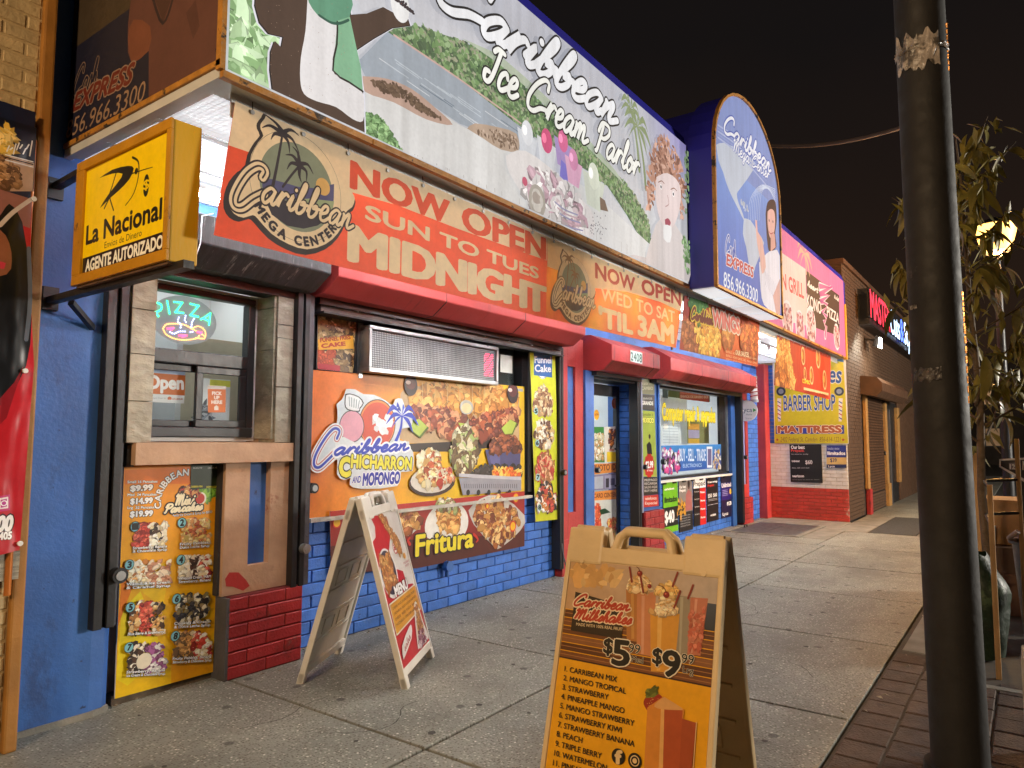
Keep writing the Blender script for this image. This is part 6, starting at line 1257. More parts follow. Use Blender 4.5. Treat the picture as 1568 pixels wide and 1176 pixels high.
k.poly(zt([(405, 490), (422, 470), (435, 490), (440, 550), (410, 552)]), C('#1c181c')); k.disc(zt([(424, 445)])[0], 3.4, C('#8a6048')); k.disc(zt([(424, 438)])[0], 3.2, C('#241818'), ax=1.1)
c = zt([(422, 620)])[0]; u = k.uv(c); q = k.r(c, 17); k.poly([(u[0]+q*(1+.15*(i % 2))*math.cos(i*math.pi/12), u[1]+q*(1+.15*(i % 2))*math.sin(i*math.pi/12)) for i in range(24)], C('#c02c20'), uv=True); k.text('$2.99', zt([(400, 635)])[0], zt([(446, 632)])[0], zt([(400, 595)])[0], W_, bold=.04); k.text('al mes', zt([(408, 655)])[0], zt([(442, 655)])[0], zt([(408, 643)])[0], W_, bold=.02)
PC([(380, 692), (472, 692), (478, 798), (388, 806)], C('#2a2624')); 
for i, s_ in enumerate(('PREPAGO', 'RECARGA', 'SALDO AQUI', 'BUY HERE')): k.text(s_, zt([(392, 718+i*22)])[0], zt([(470, 714+i*22)])[0], zt([(392, 704+i*22)])[0], C('#c8c4c0'), bold=.02)
PC([(384, 808), (478, 800), (480, 870), (386, 880)], C('#c03428')); k.text('telefonos', zt([(396, 835)])[0], zt([(466, 830)])[0], zt([(396, 815)])[0], C('#f0d8d0'), bold=.02); k.text('Especial', zt([(396, 862)])[0], zt([(470, 858)])[0], zt([(396, 845)])[0], C('#f0d8d0'), bold=.02)
k.build('printed_sheets', PAP, pcx)

# --- window 2: lettering, strips, posters below
zw = lambda p: zp(960, 560, 4.2, p)
wl_ = thing('window_lettering', 'yellow Computer repair and upgrades lettering on the second window', 'lettering', (11.6, 4.68, 1.8)); k = inkY(4.585, .001)
k.otext('Computer repair & upgrades', zw([(228, 345)])[0], zw([(568, 362)])[0], zw([(228, 245)])[0], C('#f0d820'), C('#7a6a10'), bold=.04, ob=.03)
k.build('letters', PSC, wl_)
bst = thing('buy_sell_trade_strip', 'blue Buy Sell Trade strip with phones along the window bottom', 'poster', (11.6, 4.64, 1.05)); k = inkY(4.585, .001)
k.grad(k.uvs(zw([(228, 690), (605, 655), (605, 505), (218, 515)])), lambda a, b: tuple(C('#1c50a8')[i]*(1-b)+C('#3c8ad0')[i]*b for i in range(3)), 6, 4, uv=True)
k.text('BUY - SELL - TRADE', zw([(338, 612)])[0], zw([(506, 610)])[0], zw([(338, 535)])[0], C('#dfe8f4'), bold=.02); k.text('ELECTRONICS', zw([(360, 655)])[0], zw([(480, 650)])[0], zw([(360, 632)])[0], C('#b8d0ec'), bold=.01)
k.food(zw([(228, 540), (335, 560), (335, 660), (232, 690)]), [C('#d84a90'), C('#e8e8ec'), C('#241c20'), C('#8a5098')], 60, .06); k.poly(zw([(512, 520), (548, 520), (548, 655), (515, 655)]), C('#e8ecf0')); k.poly(zw([(518, 535), (543, 535), (543, 640), (519, 640)]), C('#6a6088')); k.food(zw([(552, 560), (603, 550), (600, 660), (555, 655)]), [C('#c8a050'), C('#3c50a0'), C('#d8d0c8')], 30, .05)
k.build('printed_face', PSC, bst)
lb = thing('red_led_board', 'glowing red lettered board high in the second window', 'led sign', (11.5, 4.9, 2.2)); k = inkY(4.9, .001)
k.rect(zw([(265, 200)])[0], zw([(530, 90)])[0], C('#7a8450')); k.rect(zw([(340, 212)])[0], zw([(525, 92)])[0], C('#d05a40')); k.text('24H', zw([(280, 150)])[0], zw([(330, 150)])[0], zw([(280, 95)])[0], K_, bold=.02)
for i in range(5): k.text('ENVIOS DE DINERO BUS', zw([(345, 118+i*22)])[0], zw([(522, 122+i*22)])[0], zw([(345, 102+i*22)])[0], C('#f08868' if i % 2 else '#f8c0a0'), bold=.06)
k.rect(zw([(388, 500)])[0], zw([(525, 355)])[0], C('#8a8a58')); k.rect(zw([(395, 410)])[0], zw([(465, 375)])[0], C('#e0a040')); k.rect(zw([(395, 465)])[0], zw([(465, 415)])[0], C('#b0a8c8')); k.rect(zw([(395, 500)])[0], zw([(465, 470)])[0], C('#e0b040'))
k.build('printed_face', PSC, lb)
blind = thing('white_wall_sheets', 'white sheets of paper hung inside the second window', 'papers', (11.3, 5.0, 1.3)); k = inkY(5.0, .001)
k.rect(zw([(222, 510)])[0], zw([(385, 210)])[0], C('#eef2f4'))
for i in range(7): k.line(zw([(232, 385+i*18), (330, 388+i*18)]), .01, C('#c4ccd4'), sm=0)
k.line(zw([(275, 500), (275, 372), (340, 372), (340, 500)]), .015, C('#b8c0c8'), sm=0); k.rect(zw([(228, 205)])[0], zw([(262, 90)])[0], C('#5a6068')); k.build('sheet', PSC, blind)
LP = [('green_plan_poster', 'green and black forty dollar prepaid plan poster', [(236, 1080), (330, 1062), (316, 745), (224, 748)], 0), ('photo_plan_poster', 'black phone plan poster with a figure in pink', [(338, 1075), (425, 1050), (415, 735), (322, 745)], 1), ('prepaid_poster', 'black and red poster with white Prepaid heading', [(432, 1035), (510, 1018), (500, 722), (415, 732)], 2), ('black_plan_poster', 'plain black prepaid poster with red word', [(518, 1010), (590, 988), (580, 715), (507, 722)], 3), ('purple_plan_poster', 'purple unlimited plan poster, last on the right', [(610, 985), (678, 965), (660, 700), (598, 710)], 4)]
for nm, lab, cs, i in LP:
    t = thing(nm, lab, 'poster', (10.3+i*.65, 4.57, .3)); cs = zw(cs); k = inkY(4.568, .0012); P = k.uvs(cs); x0, x1, z0, z1 = P[0][0], P[1][0], (P[0][1]+P[1][1])/2, (P[2][1]+P[3][1])/2
    w_ = x1-x0; h_ = z1-z0
    def U(a, b): return (x0+a*w_, z0+b*h_)
    def TT(s, a0, a1, b0, b1, c, **kw): k.text(s, U(a0, b0), U(a1, b0), U(a0, b1), c, uv=True, **kw)
    def RR(a0, b0, a1, b1, c): k.poly([U(a0, b0), U(a1, b0), U(a1, b1), U(a0, b1)], c, uv=True)
    if i == 0: RR(0, 0, 1, 1, C('#74c020')); RR(0, .12, 1, .50, K_); TT('cricket', .1, .75, .84, .88, W_, bold=.04); TT('ilimitados', .08, .92, .60, .70, C('#143010'), bold=.05); TT('$40', .1, .72, .20, .42, W_, bold=.04); TT('al mes', .74, .95, .22, .25, W_)
    if i == 1: RR(0, 0, 1, 1, C('#1c1a1c')); RR(0, .38, 1, 1, C('#8a8480')); k.food([U(.0, .38), U(.45, .38), U(.4, .55), U(0, .55)], [C('#d8a030'), C('#3c342c')], 25, .05, uv=True, ax=3, hl=False); k.poly([U(.45, .4), U(.95, .4), U(.9, .75), U(.7, .82), U(.5, .72)], C('#b06a68'), uv=True); k.disc(U(.72, .88), .05, C('#5a3830'), uv=True, n=12); k.disc(U(.72, .93), .055, C('#241814'), uv=True, n=12); TT('Our best', .05, .5, .86, .91, W_, bold=.03); TT('Prepaid.', .05, .5, .79, .84, W_, bold=.03); [TT('Unlimited 5G data', .08, .8, .30-j*.05, .325-j*.05, C('#c8c8c8')) for j in range(5)]
    if i == 2: RR(0, 0, 1, 1, K_); RR(0, .80, 1, 1, W_); TT('Prepaid', .02, .96, .845, .95, K_, bold=.02); RR(.50, 0, 1, .79, C('#d42420')); [TT('Save big now', .08, .45, .72-j*.16, .745-j*.16, W_) for j in range(4)]; [TT('Phones', .55, .92, .68-j*.18, .72-j*.18, W_, bold=.03) for j in range(4)]
    if i == 3: RR(0, 0, 1, 1, C('#181618')); TT('Great savings', .08, .92, .88, .92, W_, bold=.03); TT('Prepaid.', .08, .62, .80, .85, C('#d83028'), bold=.03); TT('$50', .1, .42, .55, .63, W_, bold=.02); TT('$60', .55, .88, .55, .63, W_, bold=.02); [RR(.1, .5-j*.03, .9, .51-j*.03, C('#b0b0b0')) for j in range(2)]; RR(.05, .38, .95, .385, W_); TT('verizon', .25, .75, .12, .17, W_, bold=.03)
    if i == 4: RR(0, 0, 1, 1, C('#2c1c78')); RR(0, .82, 1, 1, C('#181430')); TT('Unlimited', .05, .92, .72, .82, W_, bold=.03); [RR(.1, .64-j*.04, .6, .655-j*.04, C('#a8a0d8')) for j in range(4)]; k.disc(U(.85, .60), .055, C('#f0c040'), uv=True); RR(0, 0, 1, .42, C('#181440')); TT('8GB', .5, .92, .28, .36, W_, bold=.04); TT('Lyca', .1, .6, .06, .13, W_, bold=.02)
    k.build('printed_face', PAP, t); B('board', BLACK, t, ((x0, 4.5685, z0), (x1, 4.575, z1)))

# --- house number
hn = thing('house_number', 'white house number plate 2408 on the red shutter box', 'number plate', (8.4, 4.15, 2.65)); k = inkY(4.148, .001)
k.poly([(965, 536), (983.5, 540.5), (983.5, 557.5), (965, 553)], C('#c8d4cc'))
for i, ch in enumerate('2408'): k.text(ch, (966+i*4.4, 551.5+i*1), (969.6+i*4.4, 552.3+i*1), (966+i*4.4, 539+i*1), C('#1c4030'), bold=.02)
k.build('plate', PAP, hn)
# --- round phone sign
ly = thing('round_sign', 'round white blade sign lettered Lyca on the blue brick bay', 'sign', (14.0, 4.1, 1.7))
pc_ = onX(1143.5, 629, 13.95); k = inkX(13.95, .016); u = k.uv((1143.5, 629)); mb = MB(); mb.tube([(13.94, pc_.y, pc_.z), (13.975, pc_.y, pc_.z)], .205, 32); mb.build('disc', WHITE, ly)
MB().bar((13.958, pc_.y+.18, pc_.z), (13.958, 4.50, pc_.z), .03, .16, (1, 0, 0)).build('arm', WHITE, ly)
k.text('Lyca', (1134.5, 631), (1152, 631), (1134.5, 624), C('#34506a')); k.poly([(1153.5, 625), (1158.5, 628), (1153.5, 631)], C('#3a9a50')); k.text('Mobile', (1143, 636), (1152, 636), (1143, 633.5), C('#607080')); k.text('Top Up Here', (1142, 641.5), (1152, 641.5), (1142, 639.5), C('#607080')); k.build('printed_face', PAP, ly)
bp_ = thing('barber_pole', 'small red and white striped barber pole on the wall above the round sign', 'barber pole', (14.3, 4.4, 2.1))
p0 = onY(1155, 612, 4.35); p1 = onY(1153, 580, 4.35); MB().tube([p0, p1], .07, 14).build('glass_tube', WHITE, bp_)
for i in range(5):
    a = Vector(p0).lerp(Vector(p1), .08+i*.18); MB().tube([a+Vector((.073*math.cos(t_), .073*math.sin(t_), .012*t_)) for t_ in [j*.45 for j in range(14)]], .012, 5).build('stripe', RED, bp_)
mb = MB(); mb.tube([p0-Vector((0, 0, .05)), p0], .08, 14); mb.tube([p1, p1+Vector((0, 0, .05))], .08, 14); mb.build('cap', GALV, bp_); MB().bar((p0+p1)/2, (p0+p1)/2+Vector((0, .15, 0)), .05, .05).build('bracket', GALV, bp_)

# --- signs painted / hung on the side wall
bs = thing('barber_shop_sign', 'yellow Barber Shop and Mattress sign board on the painted side wall', 'sign', (15.36, 3.6, 1.55)); k = inkX(15.352, .001); zb_ = lambda p: zp(1100, 460, 3.266, p)
Pb = k.uvs([(1186, 679), (1299, 679), (1291, 548), (1186, 546)]); k.grad(Pb, lambda a, b: C('#d8cc20', .85+.25*b), 6, 8, uv=True)
k.poly(zb_([(565, 275), (625, 285), (627, 310), (565, 296)]), C('#5a88b8'))
BK = C('#2c58a0')
k.otext('Styles', zb_([(440, 400)])[0], zb_([(612, 412)])[0], zb_([(440, 320)])[0], BK, C('#e8e8e0'), bold=.02, ob=.03); k.otext('BARBER SHOP', zb_([(327, 550)])[0], zb_([(585, 547)])[0], zb_([(327, 478)])[0], BK, C('#e8e8e0'), bold=.015, ob=.03)
for x in (305, 612):
    s_ = -1 if x < 400 else 1
    k.poly(zb_([(x-10, 490), (x+10, 490), (x+6-s_*2, 605), (x-8-s_*2, 605)]), C('#e8e4dc'))
    for i in range(5): k.line(zb_([(x-9, 505+i*20), (x+8, 515+i*20)]), .02, C('#c03830' if i % 2 else '#3858a0'), sm=0, cap=False)
    k.disc(zb_([(x-2*s_*4, 455)])[0], 7, C('#28303c'), ax=1.0, n=16); k.disc(zb_([(x-8*s_, 455)])[0], 4, C('#9098a0'), n=12)
k.rect(zb_([(288, 668)])[0], zb_([(628, 624)])[0], C('#2838a0')); k.otext('MATTRESS', zb_([(300, 662)])[0], zb_([(614, 660)])[0], zb_([(300, 630)])[0], C('#b05c30'), C('#ece0c0'), bold=.05, ob=.05)
k.text('2402 Federal St. Camden  856-614-1221', zb_([(310, 706)])[0], zb_([(612, 706)])[0], zb_([(310, 684)])[0], C('#7a5a28'), bold=.0, shear=.2)
for x in (295, 624): u = k.uv(zb_([(x, 697)])[0]); k.poly([(u[0]+.035*(1 if i % 2 == 0 else .45)*math.sin(i*math.pi/5), u[1]+.035*(1 if i % 2 == 0 else .45)*math.cos(i*math.pi/5)) for i in range(10)], C('#b04028'), uv=True)
k.build('painted_face', PAP, bs); B('board', WHITE, bs, ((15.353, Pb[1][0]*-1, Pb[0][1]), (15.372, -Pb[0][0], Pb[2][1]-.02)))
vp = thing('black_prepaid_poster', 'large black prepaid poster on the white painted brick', 'poster', (15.36, 3.6, .8)); k = inkX(15.358, .001)
k.poly(zb_([(362, 908), (522, 914), (515, 720), (355, 720)]), C('#0c0c0e'))
for s_, a, b_, y, h, c in (('Our best', 364, 432, 742, 16, W_), ('Prepaid.', 364, 430, 757, 12, C('#d84840')), ('in-store only', 366, 450, 771, 5, C('#b0b0b0')), ('Unlimited', 368, 405, 808, 9, W_), ('$60', 436, 470, 818, 18, C('#d8d8d8')), ('data, talk and text', 368, 455, 840, 6, C('#a0a0a0')), ('verizon', 370, 428, 884, 12, W_), ('terms apply see store for details', 370, 505, 898, 4, C('#808080'))): k.text(s_, zb_([(a, y)])[0], zb_([(b_, y)])[0], zb_([(a, y-h)])[0], c, bold=.03)
k.build('printed_face', PAP, vp)
v2 = thing('blue_plan_poster', 'small blue and yellow Ilimitados poster on the white painted brick', 'poster', (15.36, 3.1, 1.1)); k = inkX(15.358, .001)
k.poly(zb_([(541, 785), (640, 785), (638, 725), (541, 725)]), C('#203088')); k.poly(zb_([(541, 820), (640, 820), (640, 785), (541, 785)]), C('#d8b870')); k.poly(zb_([(541, 838), (641, 838), (640, 820), (541, 820)]), C('#182858'))
k.text('Ilimitados', zb_([(546, 772)])[0], zb_([(634, 772)])[0], zb_([(546, 756)])[0], W_, bold=.04); k.text('llamadas y textos', zb_([(546, 746)])[0], zb_([(605, 746)])[0], zb_([(546, 734)])[0], C('#c8d0f0')); k.text('$39', zb_([(560, 808)])[0], zb_([(592, 808)])[0], zb_([(560, 790)])[0], C('#242c60'), bold=.02); k.text('Lyca', zb_([(550, 834)])[0], zb_([(582, 834)])[0], zb_([(550, 825)])[0], W_, bold=.03)
k.build('printed_face', PAP, v2)

# --- lit letters of the next shop
ml = thing('master_cuts_sign', 'red white and blue lit letters Master Cuts and Styles on dark brick', 'sign', (20, 2.8, 4.5))
LY = 2.70; k = inkY(LY-.06, .0)
r0, r1 = onY(1322, 492, LY).z, onY(1322, 452, LY).z
B('raceway', BLACK, ml, ((17.0, LY, 4.15), (30, 2.928, 4.95)))
za, zb2 = 4.26, 4.86; cell = 13.0/17.4
def lt(body, x0, x1, col, st):
    k = Ink((0, LY-.07, 0), (1, 0, 0), (0, 0, 1), 0); k.text(body, (x0, za), (x1, za), (x0, zb2), col, uv=True, bold=.012); M_ = emis('neon_%s' % body, col, st); k.build('letters', M_, ml)
    for i in range(len(body)): B('return', BLACK, ml, ((x0+(x1-x0)*(i+.1)/len(body), LY-.068, za+.03), (x0+(x1-x0)*(i+.9)/len(body), LY, zb2-.05)))
xa = onY(1335, 500, LY).x; xb = onY(1363, 500, LY).x
def xp(px, y=500): return onY(px, y, LY-.07).x
lt('MASTER', xp(1333, 470), xp(1363, 498), (1, .04, .08), 1.9); lt('Cuts', xp(1364, 505), xp(1378, 515), (.55, .75, 1), 3.0); lt('&', xp(1379, 515), xp(1384, 520), (.1, .2, 1), 3.0); lt('Styles', xp(1385, 520), xp(1401, 535), (.6, .78, 1), 3.0)
fl = thing('wall_floodlight', 'bright white floodlight on the brown brick wall under the lit letters', 'floodlight', (18.0, 2.7, 3.7))
fp = onY(1346, 524, 2.62); MB().obox(fp+Vector((.05, .04, .02)), (.12, 0, 0), (0, .05, .02), (0, -.04, .12)).build('housing', BLACK, fl)
MB().obox(fp+Vector((.0, -.03, -.02)), (.12, 0, .0), (0, .012, .0), (0, 0, .11)).build('lens', emis('flood_lens', (1, .93, .75), 45), fl); MB().bar(fp+Vector((.05, .05, .05)), (fp.x+.05, 2.93, fp.z+.1), .04, .04).build('arm', BLACK, fl)

# ------------------------------------------------------------------ neighbour's hanging banners (left edge)
HB = printmat('hanging_vinyl', rough=.3, wrinkle=.9, wscale=3)
t1 = thing('picture_banner', 'dark picture banner of a night market on the left brick wall', 'banner', (1.2, 4.24, 2.95)); k = inkY(4.24, .001)
k.rect((-120, 293), (54.5, 172), C('#1c2440')); k.poly([(-120, 150), (0, 179), (56, 196), (51, 293), (-120, 293)], C('#151a2c'))
k.poly([(0, 235), (52, 250), (50, 293), (0, 293)], C('#c8a890')); k.food([(0, 236), (16, 246), (26, 262), (30, 284), (0, 288)], [C('#a07850'), C('#6a4a30'), C('#c8a078')], 60, .02); k.food([(0, 200), (12, 198), (16, 215), (8, 232), (0, 230)], [C('#d8b048'), C('#f0d080')], 30, .018, ax=3)
for i in range(8): k.line([(10+i*5, 240-random.random()*14), (14+i*5, 228-random.random()*12)], .006, C('#e8e8e0'), sm=0)
for i in range(3): k.line([(8, 237+i*4), (50, 248+i*4)], .006, C('#e8e4dc' if i % 2 == 0 else '#2a2420'), sm=0)
k.build('printed_sheet', HB, t1)
t2 = thing('portrait_banner', 'red banner with a dark haired figure tied to the left brick wall', 'banner', (1.2, 4.235, 1.03)); k = inkY(4.235, .001)
k.poly([(-140, 270), (0, 290), (49, 305), (45, 420), (52, 560), (30, 842), (0, 850), (-140, 870)], C('#c02430')); k.poly([(-140, 260), (0, 290), (49, 305), (46, 350), (0, 330)], C('#9c6a64'))
k.poly([(-60, 380), (0, 330), (14, 312), (34, 340), (45, 420), (48, 490), (40, 560), (0, 620), (-60, 600)], C('#14161a'), sm=2); k.poly([(-30, 350), (0, 352), (14, 372), (18, 400), (10, 420), (-30, 420)], C('#9a6248'), sm=2)
k.line([(0, 345), (20, 325), (48, 305)], .02, C('#d8ccc8')); k.line([(44, 380), (46, 460), (40, 520)], .02, C('#5c6470'))
k.poly([(0, 400), (9, 403), (6, 412), (0, 411)], C('#d8425a')); k.poly([(0, 610), (22, 585), (36, 560), (10, 640), (0, 650)], C('#8c1c26'))
k.poly([(-3, 760), (15, 757), (15, 781), (-3, 784)], C('#c23a78')); k.poly([(-1, 763), (12.5, 760.5), (12.5, 778), (-1, 780)], C('#f4e8e8')); k.poly([(1, 765.5), (10.5, 763.5), (10.5, 775.5), (1, 777.5)], C('#b83890')); k.ring((6, 770.5), 3, 4.4, W_, n=16)
k.otext('856.500', (-60, 818), (18, 812), (-60, 795), W_, C('#1a1014'), bold=.06, ob=.07, shear=.15); k.otext('2401-2405', (-40, 829), (17, 825), (-40, 818), W_, C('#3a1418'), bold=.05, ob=.05)
k.build('printed_sheet', HB, t2)
for p in ((51, 305), (38, 568), (30, 832)): q = onY(*p, 4.228); MB().tube([q, q-Vector((0, .012, 0))], .013, 12).build('grommet', WHITE, t2)
t3 = thing('weathered_sign', 'weathered grey wooden sign low on the left brick wall', 'sign', (1.3, 4.26, .85)); MB().add([tuple(onY(x, y, 4.262)) for x, y in ((-90, 905), (28, 886), (31, 843), (-90, 855))]+[tuple(onY(x, y, 4.28)) for x, y in ((-90, 905), (28, 886), (31, 843), (-90, 855))], [(0, 1, 2, 3), (7, 6, 5, 4), (0, 1, 5, 4), (1, 2, 6, 5), (2, 3, 7, 6), (3, 0, 4, 7)]).build('board', mat('weathered_wood', (.32, .30, .24), .8, .35, 6, .4, stretch=(1, 1, 14)), t3)
A2C, A2A, A2W = (2.81, 1.33), R(-88), .70
PX, PYY = 3.6, .25

# ------------------------------------------------------------------ A-frame sidewalk signs
def aframe(name, label, c, ang, M, ME, draw, wd, sp=.365, top=1.155, hw_=None):
    t = thing(name, label, 'sandwich board', (c[0], c[1], 0), ang); hw = wd/2
    mw = Matrix.Translation((c[0], c[1], 0)) @ Matrix.Rotation(ang, 4, 'Z')
    dy = .045
    def P(s, u, v):   # s = side (-1 front), u across, v 0..1 up the slope; d handled by normal
        return Vector((u, s*(sp+(dy-sp)*v), top*v))
    for s in (-1, 1):
        up = (P(s, 0, 1)-P(s, 0, 0)); L = up.length; up.normalize(); nrm = Vector((0, s*up.z, -s*up.y)); nrm.normalize()
        if nrm.y*s < 0: nrm = -nrm
        def at(u, v, d): return P(s, u, v)+nrm*d
        mb = MB(); th = .016
        def slab_(u0, u1, v0, v1, d0, d1):
            q = [at(u, v, d) for u in (u0, u1) for v in (v0, v1) for d in (d0, d1)]; mb.add(q, [(0, 1, 3, 2), (4, 6, 7, 5), (0, 4, 5, 1), (2, 3, 7, 6), (0, 2, 6, 4), (1, 5, 7, 3)])
        fr = MB(); mb = fr
        slab_(-hw, -hw+.022, .0, .985, -.03, .012); slab_(hw-.022, hw, .0, .985, -.03, .012)
        slab_(-hw+.022, hw-.022, .055, .10, -.03, .010); slab_(-hw+.022, hw-.022, .932, .985, -.03, .010)
        fr.build('side_frame', M, t, bevel=.006, local=True)
        mb = MB(); pn = mb; slab_(-hw+.021, hw-.021, .095, .935, -.012, .004); pn.build('panel', M, t, local=True)
        mb = MB(); rb = mb
        for v in (.22, .36, .50, .64, .78): slab_(-hw+.06, hw-.06, v, v+.012, -.024, -.0125)
        for u0, u1, v0, v1 in ((-.22, -.04, .25, .34), (.04, .22, .25, .34), (-.22, -.04, .53, .62), (.04, .22, .53, .62)):
            slab_(u0, u1, v0, v0+.006, -.02, -.0125); slab_(u0, u1, v1-.006, v1, -.02, -.0125); slab_(u0, u0+.008, v0, v1, -.02, -.0125); slab_(u1-.008, u1, v0, v1, -.02, -.0125)
        rb.build('moulded_ribs', M, t, bevel=.002, local=True)
        mb = MB(); hn_ = mb
        for u0, u1 in ((-hw, -hw+.17), (hw-.17, hw)):
            mb = MB(); slab_(u0, u1, .92, 1.05, -.035, .0125)
            mb.build('hinge_block', M, t, bevel=.012, local=True)
        hp = [at(-.13, .975, -.01), at(-.115, 1.025, -.012), at(-.085, 1.05, -.015), at(.085, 1.05, -.015), at(.115, 1.025, -.012), at(.13, .975, -.01)]
        MB().tube(hp, .021, 8).build('handle', M, t, local=True)
        mb = MB(); ft = mb; slab_(-hw, -hw+.06, -.012, .06, -.032, .014); mb.build('foot', ME, t, bevel=.005, local=True); mb = MB(); slab_(hw-.06, hw, -.012, .06, -.032, .014); mb.build('foot', ME, t, bevel=.005, local=True)
        for u in (-hw+.08, hw-.08):
            q = at(u, .93, .011); MB().tube([q, q+nrm*.004], .011, 12).build('rivet', ME, t, local=True)
    for a_, b_ in ((-hw+.02, -hw+.15), (hw-.15, hw-.02)): MB().tube([(a_, 0, top*1.045), (b_, 0, top*1.045)], .014, 8).build('hinge_pin', M, t, local=True)
    # poster plane of the front (local -y)
    s = -1; O = mw @ P(s, 0, 0); Vv = (mw.to_3x3() @ (P(s, 0, 1)-P(s, 0, 0))).normalized(); Uu = (mw.to_3x3() @ Vector((1, 0, 0)))
    nn = Uu.cross(Vv); 
    if nn.dot(EYE-O) < 0: nn = -nn
    k = Ink(O+nn*.0052, Uu, Vv, .001); hh = (P(s, 0, 1)-P(s, 0, 0)).length; draw(k, hw, hh)
    k.build('poster', printmat('board_poster_'+name, rough=.28, wrinkle=.05), t, mw=mw); return t
def menu(k, hw, hh):
    x0, x1, y0, y1 = -hw+.024, hw-.024, .10*hh, .93*hh
    RD = C('#c8202c'); k.poly([(x0, y0), (x1, y0), (x1, y1), (x0, y1)], C('#e4e0da'), uv=True)
    W2 = x1-x0; H2 = y1-y0
    def U(a, b): return (x0+a*W2, y0+b*H2)
    k.poly([U(0, 0), U(1, 0), U(1, .40), U(.92, .44), U(.72, .46), U(.70, .56), U(.40, .62), U(.42, .74), U(.62, .86), U(.60, .97), U(.3, 1), U(.12, 1), U(.18, .93), U(.12, .86), U(0, .84)], RD, uv=True)
    k.disc(U(.26, .60), .17, C('#e8e6e6'), uv=True, ax=1.0, n=30); k.disc(U(.26, .605), .150, C('#3a3c50'), uv=True, n=30)
    FC = [C('#c88a48'), C('#a86a30'), C('#d8a868'), C('#b8784c')]
    q = U(.26, .61); k.food([(q[0]-.13, q[1]-.10), (q[0]+.11, q[1]-.11), (q[0]+.10, q[1]+.11), (q[0]-.12, q[1]+.11)], FC, 70, .024, uv=True, ax=2)
    k.disc(U(.62, .74), .045, C('#c8202c'), uv=True); k.disc(U(.62, .74), .036, W_, uv=True); k.food([(U(.58, .72)), U(.66, .72), U(.66, .76), U(.58, .76)], [RD], 8, .01, uv=True, hl=False)
    k.food([U(.35, 1), U(.5, .98), U(.78, .80), U(.82, .68), U(.70, .70), U(.55, .84)], FC, 60, .02, uv=True, ax=2)
    k.text('CHICHARRON', U(.76, .60), U(.97, .60), U(.76, .615), C('#b03038'), uv=True); k.text('FRITO', U(.80, .575), U(.95, .575), U(.80, .59), C('#b03038'), uv=True); k.disc(U(.86, .655), .022, C('#e8a838'), uv=True, ax=1.4)
    k.otext('MENU', U(.28, .435), U(.72, .435), U(.28, .50), W_, C('#40181c'), bold=.05, ob=.05, uv=True)
    k.poly([U(.03, .21), U(.97, .24), U(.97, .43), U(.03, .42)], C('#e8e0c8'), uv=True); k.poly([U(.045, .22), U(.955, .249), U(.955, .42), U(.045, .41)], C('#dc9c30'), uv=True)
    for i, s_ in enumerate(('CHICKEN WINGS  DOUBLE CHICKEN TENDER', 'CHICHARRON  PULLED CHICKEN SANDWICH', 'CHEESE  FRIED YUCCA  BACON', 'MOZZARELLA  CORN CHIPS AND CHEESE')): k.text(s_, U(.10, .37-i*.036), U(.90, .376-i*.036), U(.10, .386-i*.036), C('#50201c'), uv=True, bold=.01)
    k.poly([U(.55, .02), U(.98, .02), U(.94, .14), U(.88, .30), U(.78, .30), U(.66, .18)], C('#ece8e4'), uv=True, sm=3); k.food([U(.66, .08), U(.88, .10), U(.87, .28), U(.78, .28)], FC, 50, .02, uv=True, ax=2); k.food([U(.62, .02), U(.92, .02), U(.86, .12), U(.68, .12)], [C('#7a3050'), C('#a05878'), C('#e0c8cc')], 30, .018, uv=True, ax=2)
    k.poly([U(.05, .05), U(.42, .12), U(.52, .19), U(.44, .20), U(.10, .13)], C('#ece8e4'), uv=True, sm=2); k.brush('salsa', U(.14, .085), U(.40, .13), U(.14, .125), .006, C('#a8202c'), uv=True) 
aframe('menu_board', 'white plastic sandwich board with red Menu poster near the blue brick wall', (3.545, 3.80), R(28.3), PLAST, PLAST, menu, .72)

